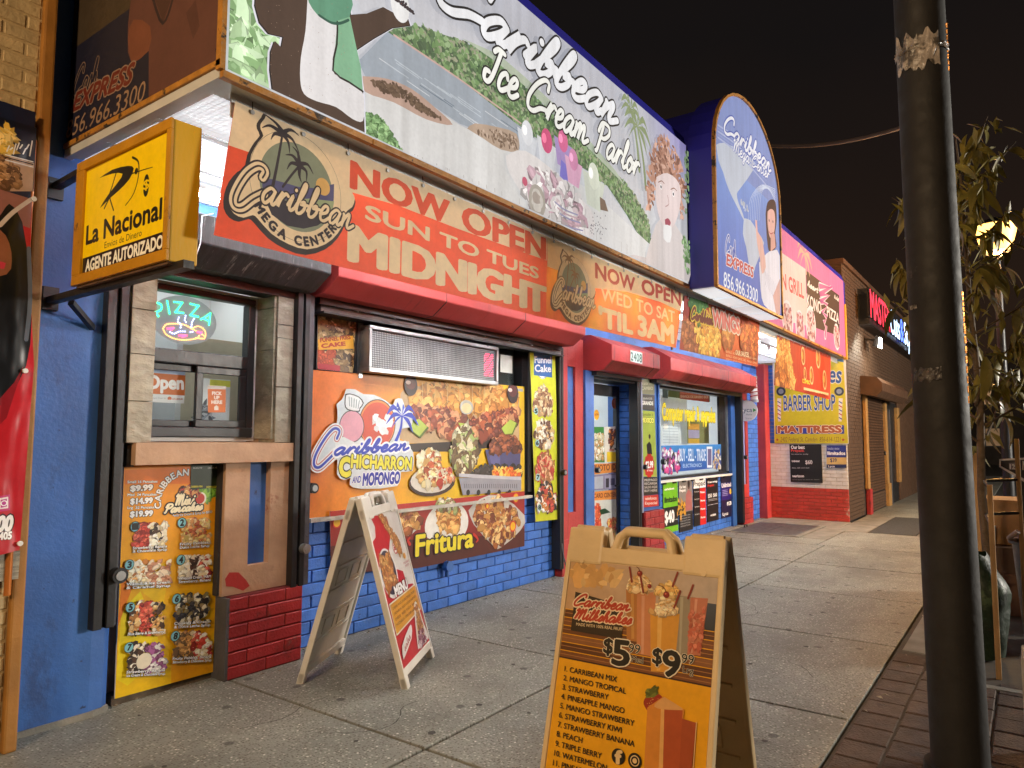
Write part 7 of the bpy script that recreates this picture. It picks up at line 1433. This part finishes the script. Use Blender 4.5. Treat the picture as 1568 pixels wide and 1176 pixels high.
def shake(k, hw, hh):
    x0, x1, y0, y1 = -hw+.024, hw-.024, .10*hh, .93*hh
    zz = lambda p: zp(820, 780, 2.968, p)
    SK = C('#b0825c')
    k.poly([(x0, y0), (x1, y0), (x1, y1), (x0, y1)], C('#f0ac14'), uv=True)
    yb = k.uv(zz([(110, 672)])[0])[1]; yc = k.uv(zz([(808, 812)])[0])[1]; ym = (yb+yc)/2; yw = ym+.20
    k.grad([(x0, yw), (x1, yw), (x1, y1), (x0, y1)], lambda a, b: tuple(C('#c8a078')[i]*(1-a*.5)+C('#a8b0b4')[i]*a*.55 for i in range(3)), 10, 6, uv=True)
    k.food([(x0+.02, y1-.09), (x0+.24, y1-.10), (x0+.24, y1-.03), (x0+.02, y1-.02)], [C('#dcaa68'), C('#e8c084'), C('#c89a60')], 26, .026, uv=True, ax=2, hl=False)
    k.grad([(x1-.09, yw), (x1, yw), (x1, yw+.10), (x1-.09, yw+.10)], lambda a, b: C('#3c4452', .6+.6*b), 3, 3, uv=True)
    wc = [C('#7c4a28'), C('#5e351c'), C('#8c5a34'), C('#6b3e20')]
    for i in range(6): k.poly([(x0, ym+i*(yw-ym)/6), (x1, ym+i*(yw-ym)/6), (x1, ym+(i+.9)*(yw-ym)/6), (x0, ym+(i+.9)*(yw-ym)/6)], wc[i % 4], uv=True); k.line([(x0, ym+(i+.5)*(yw-ym)/6), (x1, ym+(i+.45)*(yw-ym)/6)], .003, C('#a8713f'), uv=True, sm=0, cap=False)
    k.poly([(x0, ym), (x1, ym), (x1, ym+.006), (x0, ym+.006)], C('#3c2010'), uv=True)
    def glass_(P, c, hi, top=None):
        k.poly(zz(P), c, sm=0); xs_ = [p[0] for p in P]; k.poly(zz([(P[0][0]*.75+P[1][0]*.25, P[0][1]+8), (P[0][0]*.6+P[1][0]*.4, P[0][1]+8), (P[3][0]*.6+P[2][0]*.4, P[2][1]-12), (P[3][0]*.75+P[2][0]*.25, P[2][1]-12)]), hi)
    glass_([(412, 355), (500, 350), (500, 600), (415, 595)], C('#b8783c'), C('#cc9450')); glass_([(462, 385), (548, 375), (540, 670), (460, 655)], C('#cc8458'), C('#dca080')); glass_([(636, 390), (728, 400), (690, 690), (640, 690)], C('#988c78'), C('#b0a894')); glass_([(705, 400), (785, 405), (750, 665), (690, 660)], C('#c07458'), C('#d89880')); glass_([(522, 470), (656, 475), (630, 745), (525, 735)], C('#dc9c38'), C('#ecb860'))
    CR = [C('#e8c898'), C('#f0dab4'), C('#cfa468')]
    k.food(zz([(420, 350), (440, 320), (480, 300), (530, 340), (520, 370), (430, 372)]), CR, 50, .014, uv=False); k.food(zz([(540, 385), (560, 345), (620, 335), (650, 370), (640, 395)]), [C('#e0b060'), C('#ecc884')], 30, .014); k.food(zz([(525, 465), (560, 430), (590, 395), (620, 420), (650, 470), (590, 478)]), CR, 70, .014)
    k.food(zz([(700, 470), (770, 440), (760, 640), (700, 640)]), [C('#c06048'), C('#d88068')], 40, .010, hl=False)
    for a, b_ in (((430, 265), (440, 330)), ((478, 300), (492, 378)), ((648, 288), (625, 350)), ((660, 372), (632, 448)), ((718, 345), (695, 405))): k.line(zz([a, b_]), .008, C('#8a3024'), sm=0)
    for c, r_ in (((476, 292), 4.6), ((597, 388), 5.2), ((520, 350), 3.5)): k.disc(zz([c])[0], r_, C('#8c1c18'), n=16); k.disc(zz([(c[0]-3, c[1]-4)])[0], r_*.3, C('#d87060'), n=8)
    k.line(zz([(476, 285), (472, 270), (462, 262)]), .003, C('#5a2014')); k.line(zz([(597, 380), (585, 355), (560, 345)]), .003, C('#5a2014'))
    # title plaque
    a = k.uv(zz([(163, 550)])[0]); b_ = k.uv(zz([(408, 440)])[0]); k.poly([a, (b_[0], a[1]-.0), b_, (a[0], b_[1]+.03)], C('#2c2018'), uv=True)
    k.brush('Carribean', zz([(172, 435)])[0], zz([(428, 462)])[0], zz([(178, 385)])[0], .0085, C('#b83a24'), edge=C('#f0d8b8'), ew=2.2, slant=.35); k.brush('Milkshakes', zz([(174, 497)])[0], zz([(434, 523)])[0], zz([(178, 448)])[0], .0085, C('#b83a24'), edge=C('#f0d8b8'), ew=2.2, slant=.35)
    k.text('MADE WITH 100% REAL FRUIT', zz([(188, 528)])[0], zz([(400, 552)])[0], zz([(188, 515)])[0], C('#e0c8a0'), bold=.015)
    E_ = C('#f0e4cc')
    for s_, p, q, h in (('$', (312, 650), (352, 656), (312, 585)), ('5', (352, 702), (425, 713), (352, 592)), ('99', (427, 650), (478, 656), (427, 610)), ('Med', (440, 692), (492, 700), (440, 666)), ('$', (535, 697), (577, 703), (535, 630)), ('9', (580, 752), (655, 764), (580, 640)), ('99', (667, 697), (722, 705), (667, 655)), ('Lrg', (672, 742), (720, 750), (672, 712))): k.otext(s_, zz([p])[0], zz([q])[0], zz([h])[0], K_, E_, bold=.028 if s_ in '$5 9' else .008, ob=.03)
    IT = ['1. CARRIBEAN MIX', '2. MANGO TROPICAL', '3. STRAWBERRY', '4. PINEAPPLE MANGO', '5. MANGO STRAWBERRY', '6. STRAWBERRY KIWI', '7. STRAWBERRY BANANA', '8. PEACH', '9. TRIPLE BERRY', '10. WATERMELON', '11. PINEAPPLE', '12. GUAVA', '13. PASSION FRUIT']
    xe = [378, 413, 348, 418, 455, 400, 453, 228, 314, 328, 330, 300, 330]
    p0 = k.uv(zz([(152, 738)])[0]); p9 = k.uv(zz([(98, 1120)])[0]); dyv = (p0[1]-p9[1])/9; xl = x0+.035
    full = k.uv(zz([(453, 1078)])[0])[0]-xl; unit = None
    for i, s_ in enumerate(IT):
        V, F = glyphs(s_, .028); wn = max(v[0] for v in V)-min(v[0] for v in V)
        if unit is None:
            V6, _ = glyphs(IT[6], .028); unit = (full)/(max(v[0] for v in V6)-min(v[0] for v in V6))
        y = p0[1]-i*dyv
        if y < y0+.01: break
        k.text(s_, (xl, y), (xl+wn*unit, y), (xl, y+dyv*.56), K_, bold=.014, uv=True)
    # strawberry and glasses
    k.poly(zz([(500, 860), (540, 835), (578, 850), (575, 895), (545, 935), (520, 925), (495, 885)]), C('#a0301c'), sm=3); k.food(zz([(510, 830), (545, 810), (565, 838), (520, 850)]), [C('#5a6020'), C('#7a8030')], 10, .010, ax=3, hl=False)
    for i in range(22): k.disc(zz([(random.uniform(510, 565), random.uniform(855, 915))])[0], .7, C('#e8b060'), n=5)
    k.poly(zz([(512, 900), (585, 850), (680, 910), (675, 960), (650, 1300), (490, 1300)]), C('#d88a34')); k.poly(zz([(585, 858), (672, 912), (655, 1300), (570, 1300)]), C('#b4522a')); k.poly(zz([(575, 870), (590, 868), (580, 1300), (560, 1300)]), C('#e8b068')); k.poly(zz([(670, 950), (735, 970), (700, 1300), (650, 1300)]), C('#a84c28')); k.poly(zz([(588, 852), (672, 905), (650, 912), (560, 905), (545, 885)]), C('#e0a868'), sm=2); k.line(zz([(735, 968), (712, 1290)]), .004, C('#e8b880'), sm=0)
    k.disc(zz([(380, 1122)])[0], 12.5, C('#181410'), n=30); k.text('f', zz([(368, 1152)])[0], zz([(394, 1156)])[0], zz([(368, 1095)])[0], C('#e8c890'), bold=.05); k.disc(zz([(455, 1142)])[0], 12.5, C('#181410'), n=30); k.ring(zz([(455, 1142)])[0], 7, 8.6, C('#e8c890'), n=24); k.disc(zz([(455, 1142)])[0], 4.2, C('#e8c890'), n=14)
aframe('milkshake_board', 'white plastic sandwich board with painted sodium tint and yellow Milkshakes poster in the foreground', A2C, A2A, TINTP, TINTP, shake, A2W)

# ------------------------------------------------------------------ pole in the foreground
pl = thing('utility_pole', 'thick black metal pole on the right with scraps of tape', 'pole', (PX, PYY, 0))
pa, pb = onX(1471, 1176, PX), onX(1406.5, 0, PX); dd = (pb-pa); pbase = pa-dd*(pa.z/dd.z); ptop = pa+dd*1.6
dep = lambda p: (p-EYE).dot(_f)
ra = 39.5/FPX*dep(pa); rb = 34/FPX*dep(pb); n = 24; PT = []; RR_ = []
for i in range(n+1):
    t = i/n; p = pbase.lerp(ptop, t); PT.append(p); RR_.append(ra+(rb-ra)*((p.z-pa.z)/(pb.z-pa.z)))
POLE = mat('pole_paint', (.009, .0078, .0076), .68, .3, 7, .10, 30, wear=(.05, .04, .035), wear_at=.66, wscale=6)
MB().tube(PT, RR_, 40).build('shaft', POLE, pl)
MB().tube([pbase, pbase+Vector((0, 0, .25))], [ra*1.6, ra*1.25], 32).build('base_collar', POLE, pl)
ax = dd.normalized()
def pr_at(z): t = (z-pbase.z)/(ptop.z-pbase.z); p = pbase.lerp(ptop, t); return p, ra+(rb-ra)*((z-pa.z)/(pb.z-pa.z))
def tape(zc, zh, a0, a1, M, name, seed):
    random.seed(seed); mb = MB(); n, m_ = 18, 5; V = []
    for j in range(m_+1):
        for i in range(n+1):
            a = R(a0+(a1-a0)*i/n); z = zc+zh*(j/m_-.5)*(.6+.5*noise.noise(Vector((i*.4, seed, j)))); p, r = pr_at(z); r += .002+abs(noise.noise(Vector((i*.9, j*.9, seed))))*.012
            V.append((p.x+r*math.cos(a), p.y+r*math.sin(a), z))
    mb.add(V, [(j*(n+1)+i, j*(n+1)+i+1, (j+1)*(n+1)+i+1, (j+1)*(n+1)+i) for j in range(m_) for i in range(n)]); mb.build(name, M, pl)
TP = mat('old_tape', (.32, .28, .25), .35, .5, 10, .5, 20, wear=(.08, .07, .06), wear_at=.5, wscale=8)
zt1 = onX(1400, 95, PX).z; zt2 = onX(1440, 575, PX).z
tape(zt1, .25, 118, 225, TP, 'tape_scrap', 3); tape(zt1+.02, .05, 95, 265, TP, 'tape_scrap', 5); tape(zt2, .09, 125, 190, mat('dark_tape', (.05, .045, .045), .3, .5, 12, .8, 25), 'tape_scrap', 8); tape(zt2+.30, .03, 122, 145, TP, 'tape_scrap', 9)
st = MB()
for zc, h in ((zt1+.02, .2), (onX(1455, 480, PX).z, .16), (onX(1458, 560, PX).z, .3)):
    p, r = pr_at(zc); a = R(-98); q = p+Vector((math.cos(a)*r, math.sin(a)*r, 0)); 
    for i in range(8): st.obox(q+Vector((0, 0, (i/7-.5)*h)), (.004, 0, 0), (0, .004, 0), (0, 0, h/20))
o = st.build('copper_tape', mat('copper', (.8, .4, .15), .3, .3, metal=.8), pl); o['kind'] = 'stuff'

# overhead cable
cb = thing('overhead_cable', 'grey overhead cable sagging across the night sky', 'cable', (11, 2, 6)); P0, P1 = onX(1150, 222, 12.0), onX(1412, 186, 12.0)
MB().tube([P0.lerp(P1, t)+Vector((0, 0, -.16*math.sin(math.pi*t))) for t in [i/16 for i in range(17)]], .032, 8).build('wire', mat('cable_grey', (.16, .13, .12), .8), cb)

# ------------------------------------------------------------------ street tree with stakes and watering bag
TX, TY = 6.75, .30
tr = thing('street_tree', 'young staked street tree with large pointed leaves at the right', 'tree', (TX, TY, 0))
BARK = mat('bark', (.13, .09, .055), .85, .3, 20, .5, 40); LEAF = mat('leaf', (.24, .20, .045), .42, .25, 8, .15, 25, rnd=.5); LEAF2 = mat('leaf_yellow', (.26, .20, .045), .45, .25, 8, .15, 25, rnd=.4)
random.seed(21)
tk = [(TX, TY, -.02), (TX+.01, TY, .6), (TX-.02, TY+.02, 1.2), (TX+.02, TY, 1.9), (TX, TY+.04, 2.8), (TX-.03, TY+.05, 3.6), (TX-.05, TY+.08, 4.1)]
MB().tube(tk, [.04, .034, .03, .026, .018, .011, .005], 8).build('trunk', BARK, tr)
br = MB(); tips = []
for i in range(26):
    z = 1.5+i*.095; a = i*2.4+random.uniform(-.4, .4); L_ = random.uniform(.35, .72)*(1.15-(z-1.5)/4.5); b0 = Vector((TX, TY+.03, z)); e = b0+Vector((math.cos(a)*L_, math.sin(a)*L_, L_*random.uniform(.5, 1.1))); m1 = b0.lerp(e, .5)+Vector((0, 0, -.05))
    br.tube([b0, m1, e], [.011, .008, .003], 5); tips.append((b0, m1, e))
# a long branch reaching left of the pole
lb0 = onX(1410, 470, 6.6); le = onX(1372, 395, 6.75); br.tube([(TX, TY+.03, 2.3), lb0, le], [.012, .008, .003], 5)
br.build('branches', BARK, tr)
def leafmesh(L_, Wd, droop, M):
    mb = MB(); n = 6; V = []
    for i in range(n+1):
        t = i/n; wv = Wd*math.sin(math.pi*min(1, t*.93+.04))**.8*(1-.35*t); zz = -droop*t*t*L_
        V += [(t*L_, -wv/2, zz+wv*.18), (t*L_, 0, zz), (t*L_, wv/2, zz+wv*.18)]
    mb.add(V, [(3*i, 3*i+1, 3*i+4, 3*i+3) for i in range(n)]+[(3*i+1, 3*i+2, 3*i+5, 3*i+4) for i in range(n)], True); return mb.mesh('leaf', M)
LM = [leafmesh(.24, .085, .35, LEAF), leafmesh(.20, .08, .6, LEAF), leafmesh(.27, .09, .5, LEAF), leafmesh(.22, .08, .45, LEAF2)]
def leaf(p, az, pitch, me):
    o = bpy.data.objects.new('leaf', me); COL.objects.link(o); o.parent = tr; o.location = Vector(p)-Vector((TX, TY, 0)); o.rotation_euler = (random.uniform(-.6, .6), pitch, az); o.scale = [random.uniform(.6, 1.15)]*3
cnt = 0
for b0, m1, e in tips:
    for j in range(10):
        t = random.uniform(.25, 1.0); p = (b0.lerp(m1, t*2) if t < .5 else m1.lerp(e, t*2-1)); leaf(p, random.uniform(0, 6.28), random.uniform(.0, 1.35), random.choice(LM)); cnt += 1
for j in range(14): t = .55+.45*random.random(); leaf(lb0.lerp(le, t*1.3-.3), random.uniform(1.5, 4.5), random.uniform(.3, 1.3), LM[3])
lv = MB()
for b0, m1, e in tips:
    for j in range(14):
        t = random.uniform(.1, 1.1); p = b0.lerp(e, t)+Vector((random.gauss(0, .06), random.gauss(0, .06), random.gauss(0, .07))); a = random.uniform(0, 6.28); q = random.uniform(.2, 1.4); s_ = random.uniform(.08, .17); ro = random.uniform(-.7, .7)
        d = Vector((math.cos(a)*math.cos(q), math.sin(a)*math.cos(q), -math.sin(q))); sd = Vector((-math.sin(a), math.cos(a), ro)).normalized()
        lv.add([p, p+d*s_*.45+sd*s_*.2, p+d*s_-Vector((0, 0, s_*.25)), p+d*s_*.45-sd*s_*.2], [(0, 1, 2), (0, 2, 3)])
o = lv.build('small_leaves', LEAF, tr); o['kind'] = 'stuff'
for j in range(14): leaf(Vector(tk[-1])+Vector((random.uniform(-.15, .15), random.uniform(-.15, .15), random.uniform(-.7, .05))), random.uniform(0, 6.28), random.uniform(.2, 1.2), random.choice(LM[1:]))
for x, y, z1 in ((5.96, .235, 1.30), (6.9, .08, 1.62), (7.3, .38, 1.5)):
    s_ = thing('tree_stake', 'pale wooden stake %s' % {5.96: 'standing nearest, in front of the watering bag', 6.9: 'behind the tree trunk beside the litter bin', 7.3: 'farthest from the pole, behind the watering bag'}[x], 'stake', (x, y, 0)); B('post', WOOD, s_, ((x-.016, y-.016, -.02), (x+.016, y+.016, z1)), bevel=.003)
mb = MB()
for z in (1.28, 1.02): mb.tube([(5.96, .235, z), (TX, TY, z+.01), (6.9, .08, z+.02)], .012, 6)
mb.build('tie_strap', BLACK, tr)
# spare rolled sleeve and box
wbag = thing('watering_bag', 'green plastic watering bag slumped around the tree base', 'bag', (6.45, .36, 0)); mb = MB(); V = []; n, m_ = 22, 16
for j in range(m_+1):
    t = j/m_; z = .02+.74*t; r = (.20+.07*math.sin(t*2.8))*(1-.55*max(0, t-.7)/.3)
    for i in range(n):
        a = 2*math.pi*i/n; q = r*(1+.16*noise.noise(Vector((math.cos(a)*2.2, math.sin(a)*2.2, t*4)))+.05*noise.noise(Vector((math.cos(a)*7, math.sin(a)*7, t*9)))); V.append((6.47+q*.8*math.cos(a), .37+q*math.sin(a)*.75, z+.05*noise.noise(Vector((math.cos(a), math.sin(a), t*3)))))
mb.add(V, [(j*n+i, j*n+(i+1) % n, (j+1)*n+(i+1) % n, (j+1)*n+i) for j in range(m_) for i in range(n)], True); mb.build('sack', mat('green_plastic', (.012, .026, .012), .5, .4, 7, .6, 18, wear=(.06, .10, .05), wear_at=.6), wbag)
MB().tube([(6.3, .5, .45), (6.42, .50, .75), (6.44, .5, .95), (6.42, .50, 1.20)], [.02, .06, .05, .065], 12).build('rolled_top', mat('pale_sleeve', (.34, .32, .27), .6, .2, 6, .3), wbag)
bx_ = thing('cardboard_box', 'tan cardboard box on a planter beyond the watering bag', 'box', (8.6, .55, .5)); B('box_body', mat('cardboard', (.42, .24, .10), .8, .15), bx_, ((8.3, .05, .62), (8.9, .40, 1.04))); pln = thing('planter', 'brown planter box behind the street tree', 'planter', (8.6, .6, 0)); B('planter_body', mat('brown_planter', (.16, .08, .045), .7, .2), pln, ((8.1, -.25, 0), (9.1, .42, .30))); B('rim', mat('brown_planter', (.16, .08, .045)), pln, ((8.05, -.3, .30), (9.15, .46, .38))); B('lid', BROWNM, pln, ((8.1, -.25, .38), (9.1, .42, .615)))
cupo = thing('paper_cup', 'white paper cup on the planter beside the cardboard box', 'cup', (8.2, .34, .62)); MB().tube([(8.2, .34, .615), (8.2, .34, .80)], [.04, .055], 12).build('cup_body', WHITE, cupo)
# litter bin with pennant sign
tb = thing('litter_bin', 'black litter bin at the right edge by the tree', 'bin', (7.15, -.12, 0)); BIN = mat('bin_plastic', (.012, .012, .013), .35, .2)
MB().tube([(7.15, -.14, 0), (7.15, -.14, .78)], [.24, .29], 28).build('body', BIN, tb); MB().tube([(7.15, -.14, .78), (7.15, -.14, .82), (7.15, -.14, .86)], [.315, .32, .28], 28).build('lid', BIN, tb); MB().tube([(7.05, .06, .80), (6.9, .16, .84), (6.86, .10, .9)], .02, 6).build('handle', mat('pink_grey', (.35, .26, .24), .4), tb)
cbn = thing('display_cabinet', 'tall black panel with pointed white edged header sign at the right edge', 'cabinet', (7.6, -.15, 0)); B('panel', BIN, cbn, ((7.8, -.5, 0), (7.86, .105, 1.45)))
k = inkX(7.79, .001); k.poly([(1530, 703), (1620, 698), (1620, 770), (1568, 738), (1530, 715)], C('#e8e4e8')); k.poly([(1532.5, 705.5), (1620, 701.5), (1620, 763), (1568, 733), (1532.5, 713.5)], C('#1c1626')); k.poly([(1545, 709), (1562, 708), (1562, 720.5), (1545, 719)], C('#8a8490')); k.text('12', (1546.5, 718), (1554, 718.3), (1546.5, 711), W_, bold=.04); k.text('OZ', (1555, 718.3), (1561, 718.5), (1555, 711.5), W_, bold=.02); k.text('NO LITTER', (1566, 719), (1610, 722), (1566, 706), W_, bold=.04)
k.build('header_sign', PAP, cbn)
ub = thing('utility_box', 'pale grey utility box edge low at the right border', 'box', (4.35, -.1, 0)); gx = onX(1563, 1008, 4.35); B('box_body', mat('pale_grey', (.32, .30, .28), .6, .15), ub, ((4.35, gx.y-.45, 0), (4.65, gx.y, gx.z)), bevel=.01)

# ------------------------------------------------------------------ far street
lp = thing('street_lamp', 'glowing sodium street lantern beyond the tree', 'street lamp', (14, .29, 0)); lc = onX(1525, 362, 14.0)
MB().tube([(14.0, lc.y, 0), (14.0, lc.y, lc.z-.32)], [.09, .05], 10).build('post', BLACK, lp)
MB().tube([(14.0, lc.y, lc.z-.26), (14.0, lc.y, lc.z+.17)], [.20, .31], 12, cap=False).build('glass_lantern', emis('sodium_glass', (1.0, .50, .11), 5), lp)
MB().ball((14.0, lc.y, lc.z-.02), .12, 10, 8, (1, 1, 1.3)).build('lamp_bulb', emis('sodium_bulb', (1, .75, .35), 30), lp)
MB().tube([(14.0, lc.y, lc.z+.17), (14.0, lc.y, lc.z+.21), (14.0, lc.y, lc.z+.30)], [.34, .32, .10], 12).build('roof_cap', BLACK, lp); MB().tube([(14.0, lc.y, lc.z-.34), (14.0, lc.y, lc.z-.26)], [.08, .20], 12).build('collar', BLACK, lp)
def far_block(name, lab, x0, x1, y0, y1, h, col, wins, seed):
    random.seed(seed); t = thing(name, lab, 'building', ((x0+x1)/2, (y0+y1)/2, 0)); B('wall', mat(name+'_wall', col, .9, .2, 2), t, ((x0, y0, -.1), (x1, y1, h)))
    for i in range(wins):
        y = y0+.8+i*(y1-y0-1.6)/max(1, wins-1); 
        for z in (1.2, 4.2):
            if z+1.4 < h:
                f_ = B('window', BLACK, t, ((x0-.06, y-.5, z), (x0-.002, y+.5, z+1.4))); p_ = B('pane', emis('far_window_%d' % random.randint(0, 2), random.choice([(1, .5, .18), (1, .6, .3), (.8, .7, .5)]), random.choice([.1, .25, .05])), f_, ((x0-.075, y-.42, z+.08), (x0-.062, y+.42, z+1.32)))
                p_.location = -wl(f_)
far_block('far_building', 'dark far building closing the street behind the tree', 62, 70, -34, 2.9, 8, (.05, .035, .025), 12, 4)
for i, (x, y, z, s_) in enumerate(((24, -1.2, 2.1, .10), (30, -1.5, 2.6, .12), (38, -2.0, 2.0, .12), (20, -.9, 1.5, .05), (34, -1.1, 1.3, .10), (28, -.9, 1.1, .07), (44, -2.6, 2.8, .16), (26, -1.4, 3.4, .1))):
    fx = thing('far_lamp', 'small warm far light seen between the tree leaves', 'lamp', (x, y, 0), group='small far lights between the leaves'); MB().tube([(x, y, -.15), (x, y, z-s_)], .03, 6).build('post', BLACK, fx); MB().ball((x, y, z), s_, 8, 6).build('globe', emis('far_lamp_%d' % (i % 3), [(1, .62, .22), (1, .8, .5), (1, .9, .75)][i % 3], 6), fx)
tl = thing('traffic_light', 'far red traffic light just right of the pole', 'traffic light', (30, .2, 0)); q = onX(1476, 519, 30); MB().tube([(30, q.y, -.1), (30, q.y, q.z+.4)], .06, 8).build('post', BLACK, tl); B('head', BLACK, tl, ((30.02, q.y-.2, q.z-.7), (30.3, q.y+.2, q.z+.35))); MB().ball((30.0, q.y, q.z), .15, 10, 6, (.4, 1, 1)).build('lens', emis('red_lens', (1, .1, .12), 4), tl)

# ------------------------------------------------------------------ street lighting (sodium lamps up the street, out of the picture)
def sodium(name, loc, power, radius=.25, col=(1, .50, .16)):
    l = bpy.data.lights.new(name, 'POINT'); l.energy = power; l.color = col; l.shadow_soft_size = radius; o = bpy.data.objects.new(name, l); COL.objects.link(o); o.location = loc
sodium('sodium_lamp_light', (14.0, lc.y, lc.z-.45), 1300)
sodium('street_lamp_behind', (-4.0, .9, 4.6), 1300, .3, (1, .69, .40))
sodium('street_lamp_across', (15.5, -11, 4.2), 9600, 1.2, (1, .93, .82))
fll = bpy.data.lights.new('floodlight_beam', 'SPOT'); fll.energy = 260; fll.color = (1, .9, .7); fll.spot_size = R(150); fll.shadow_soft_size = .1; fo = bpy.data.objects.new('floodlight_beam', fll); COL.objects.link(fo); fo.location = fp+Vector((0, -.08, -.03)); fo.rotation_euler = (R(50), 0, 0)
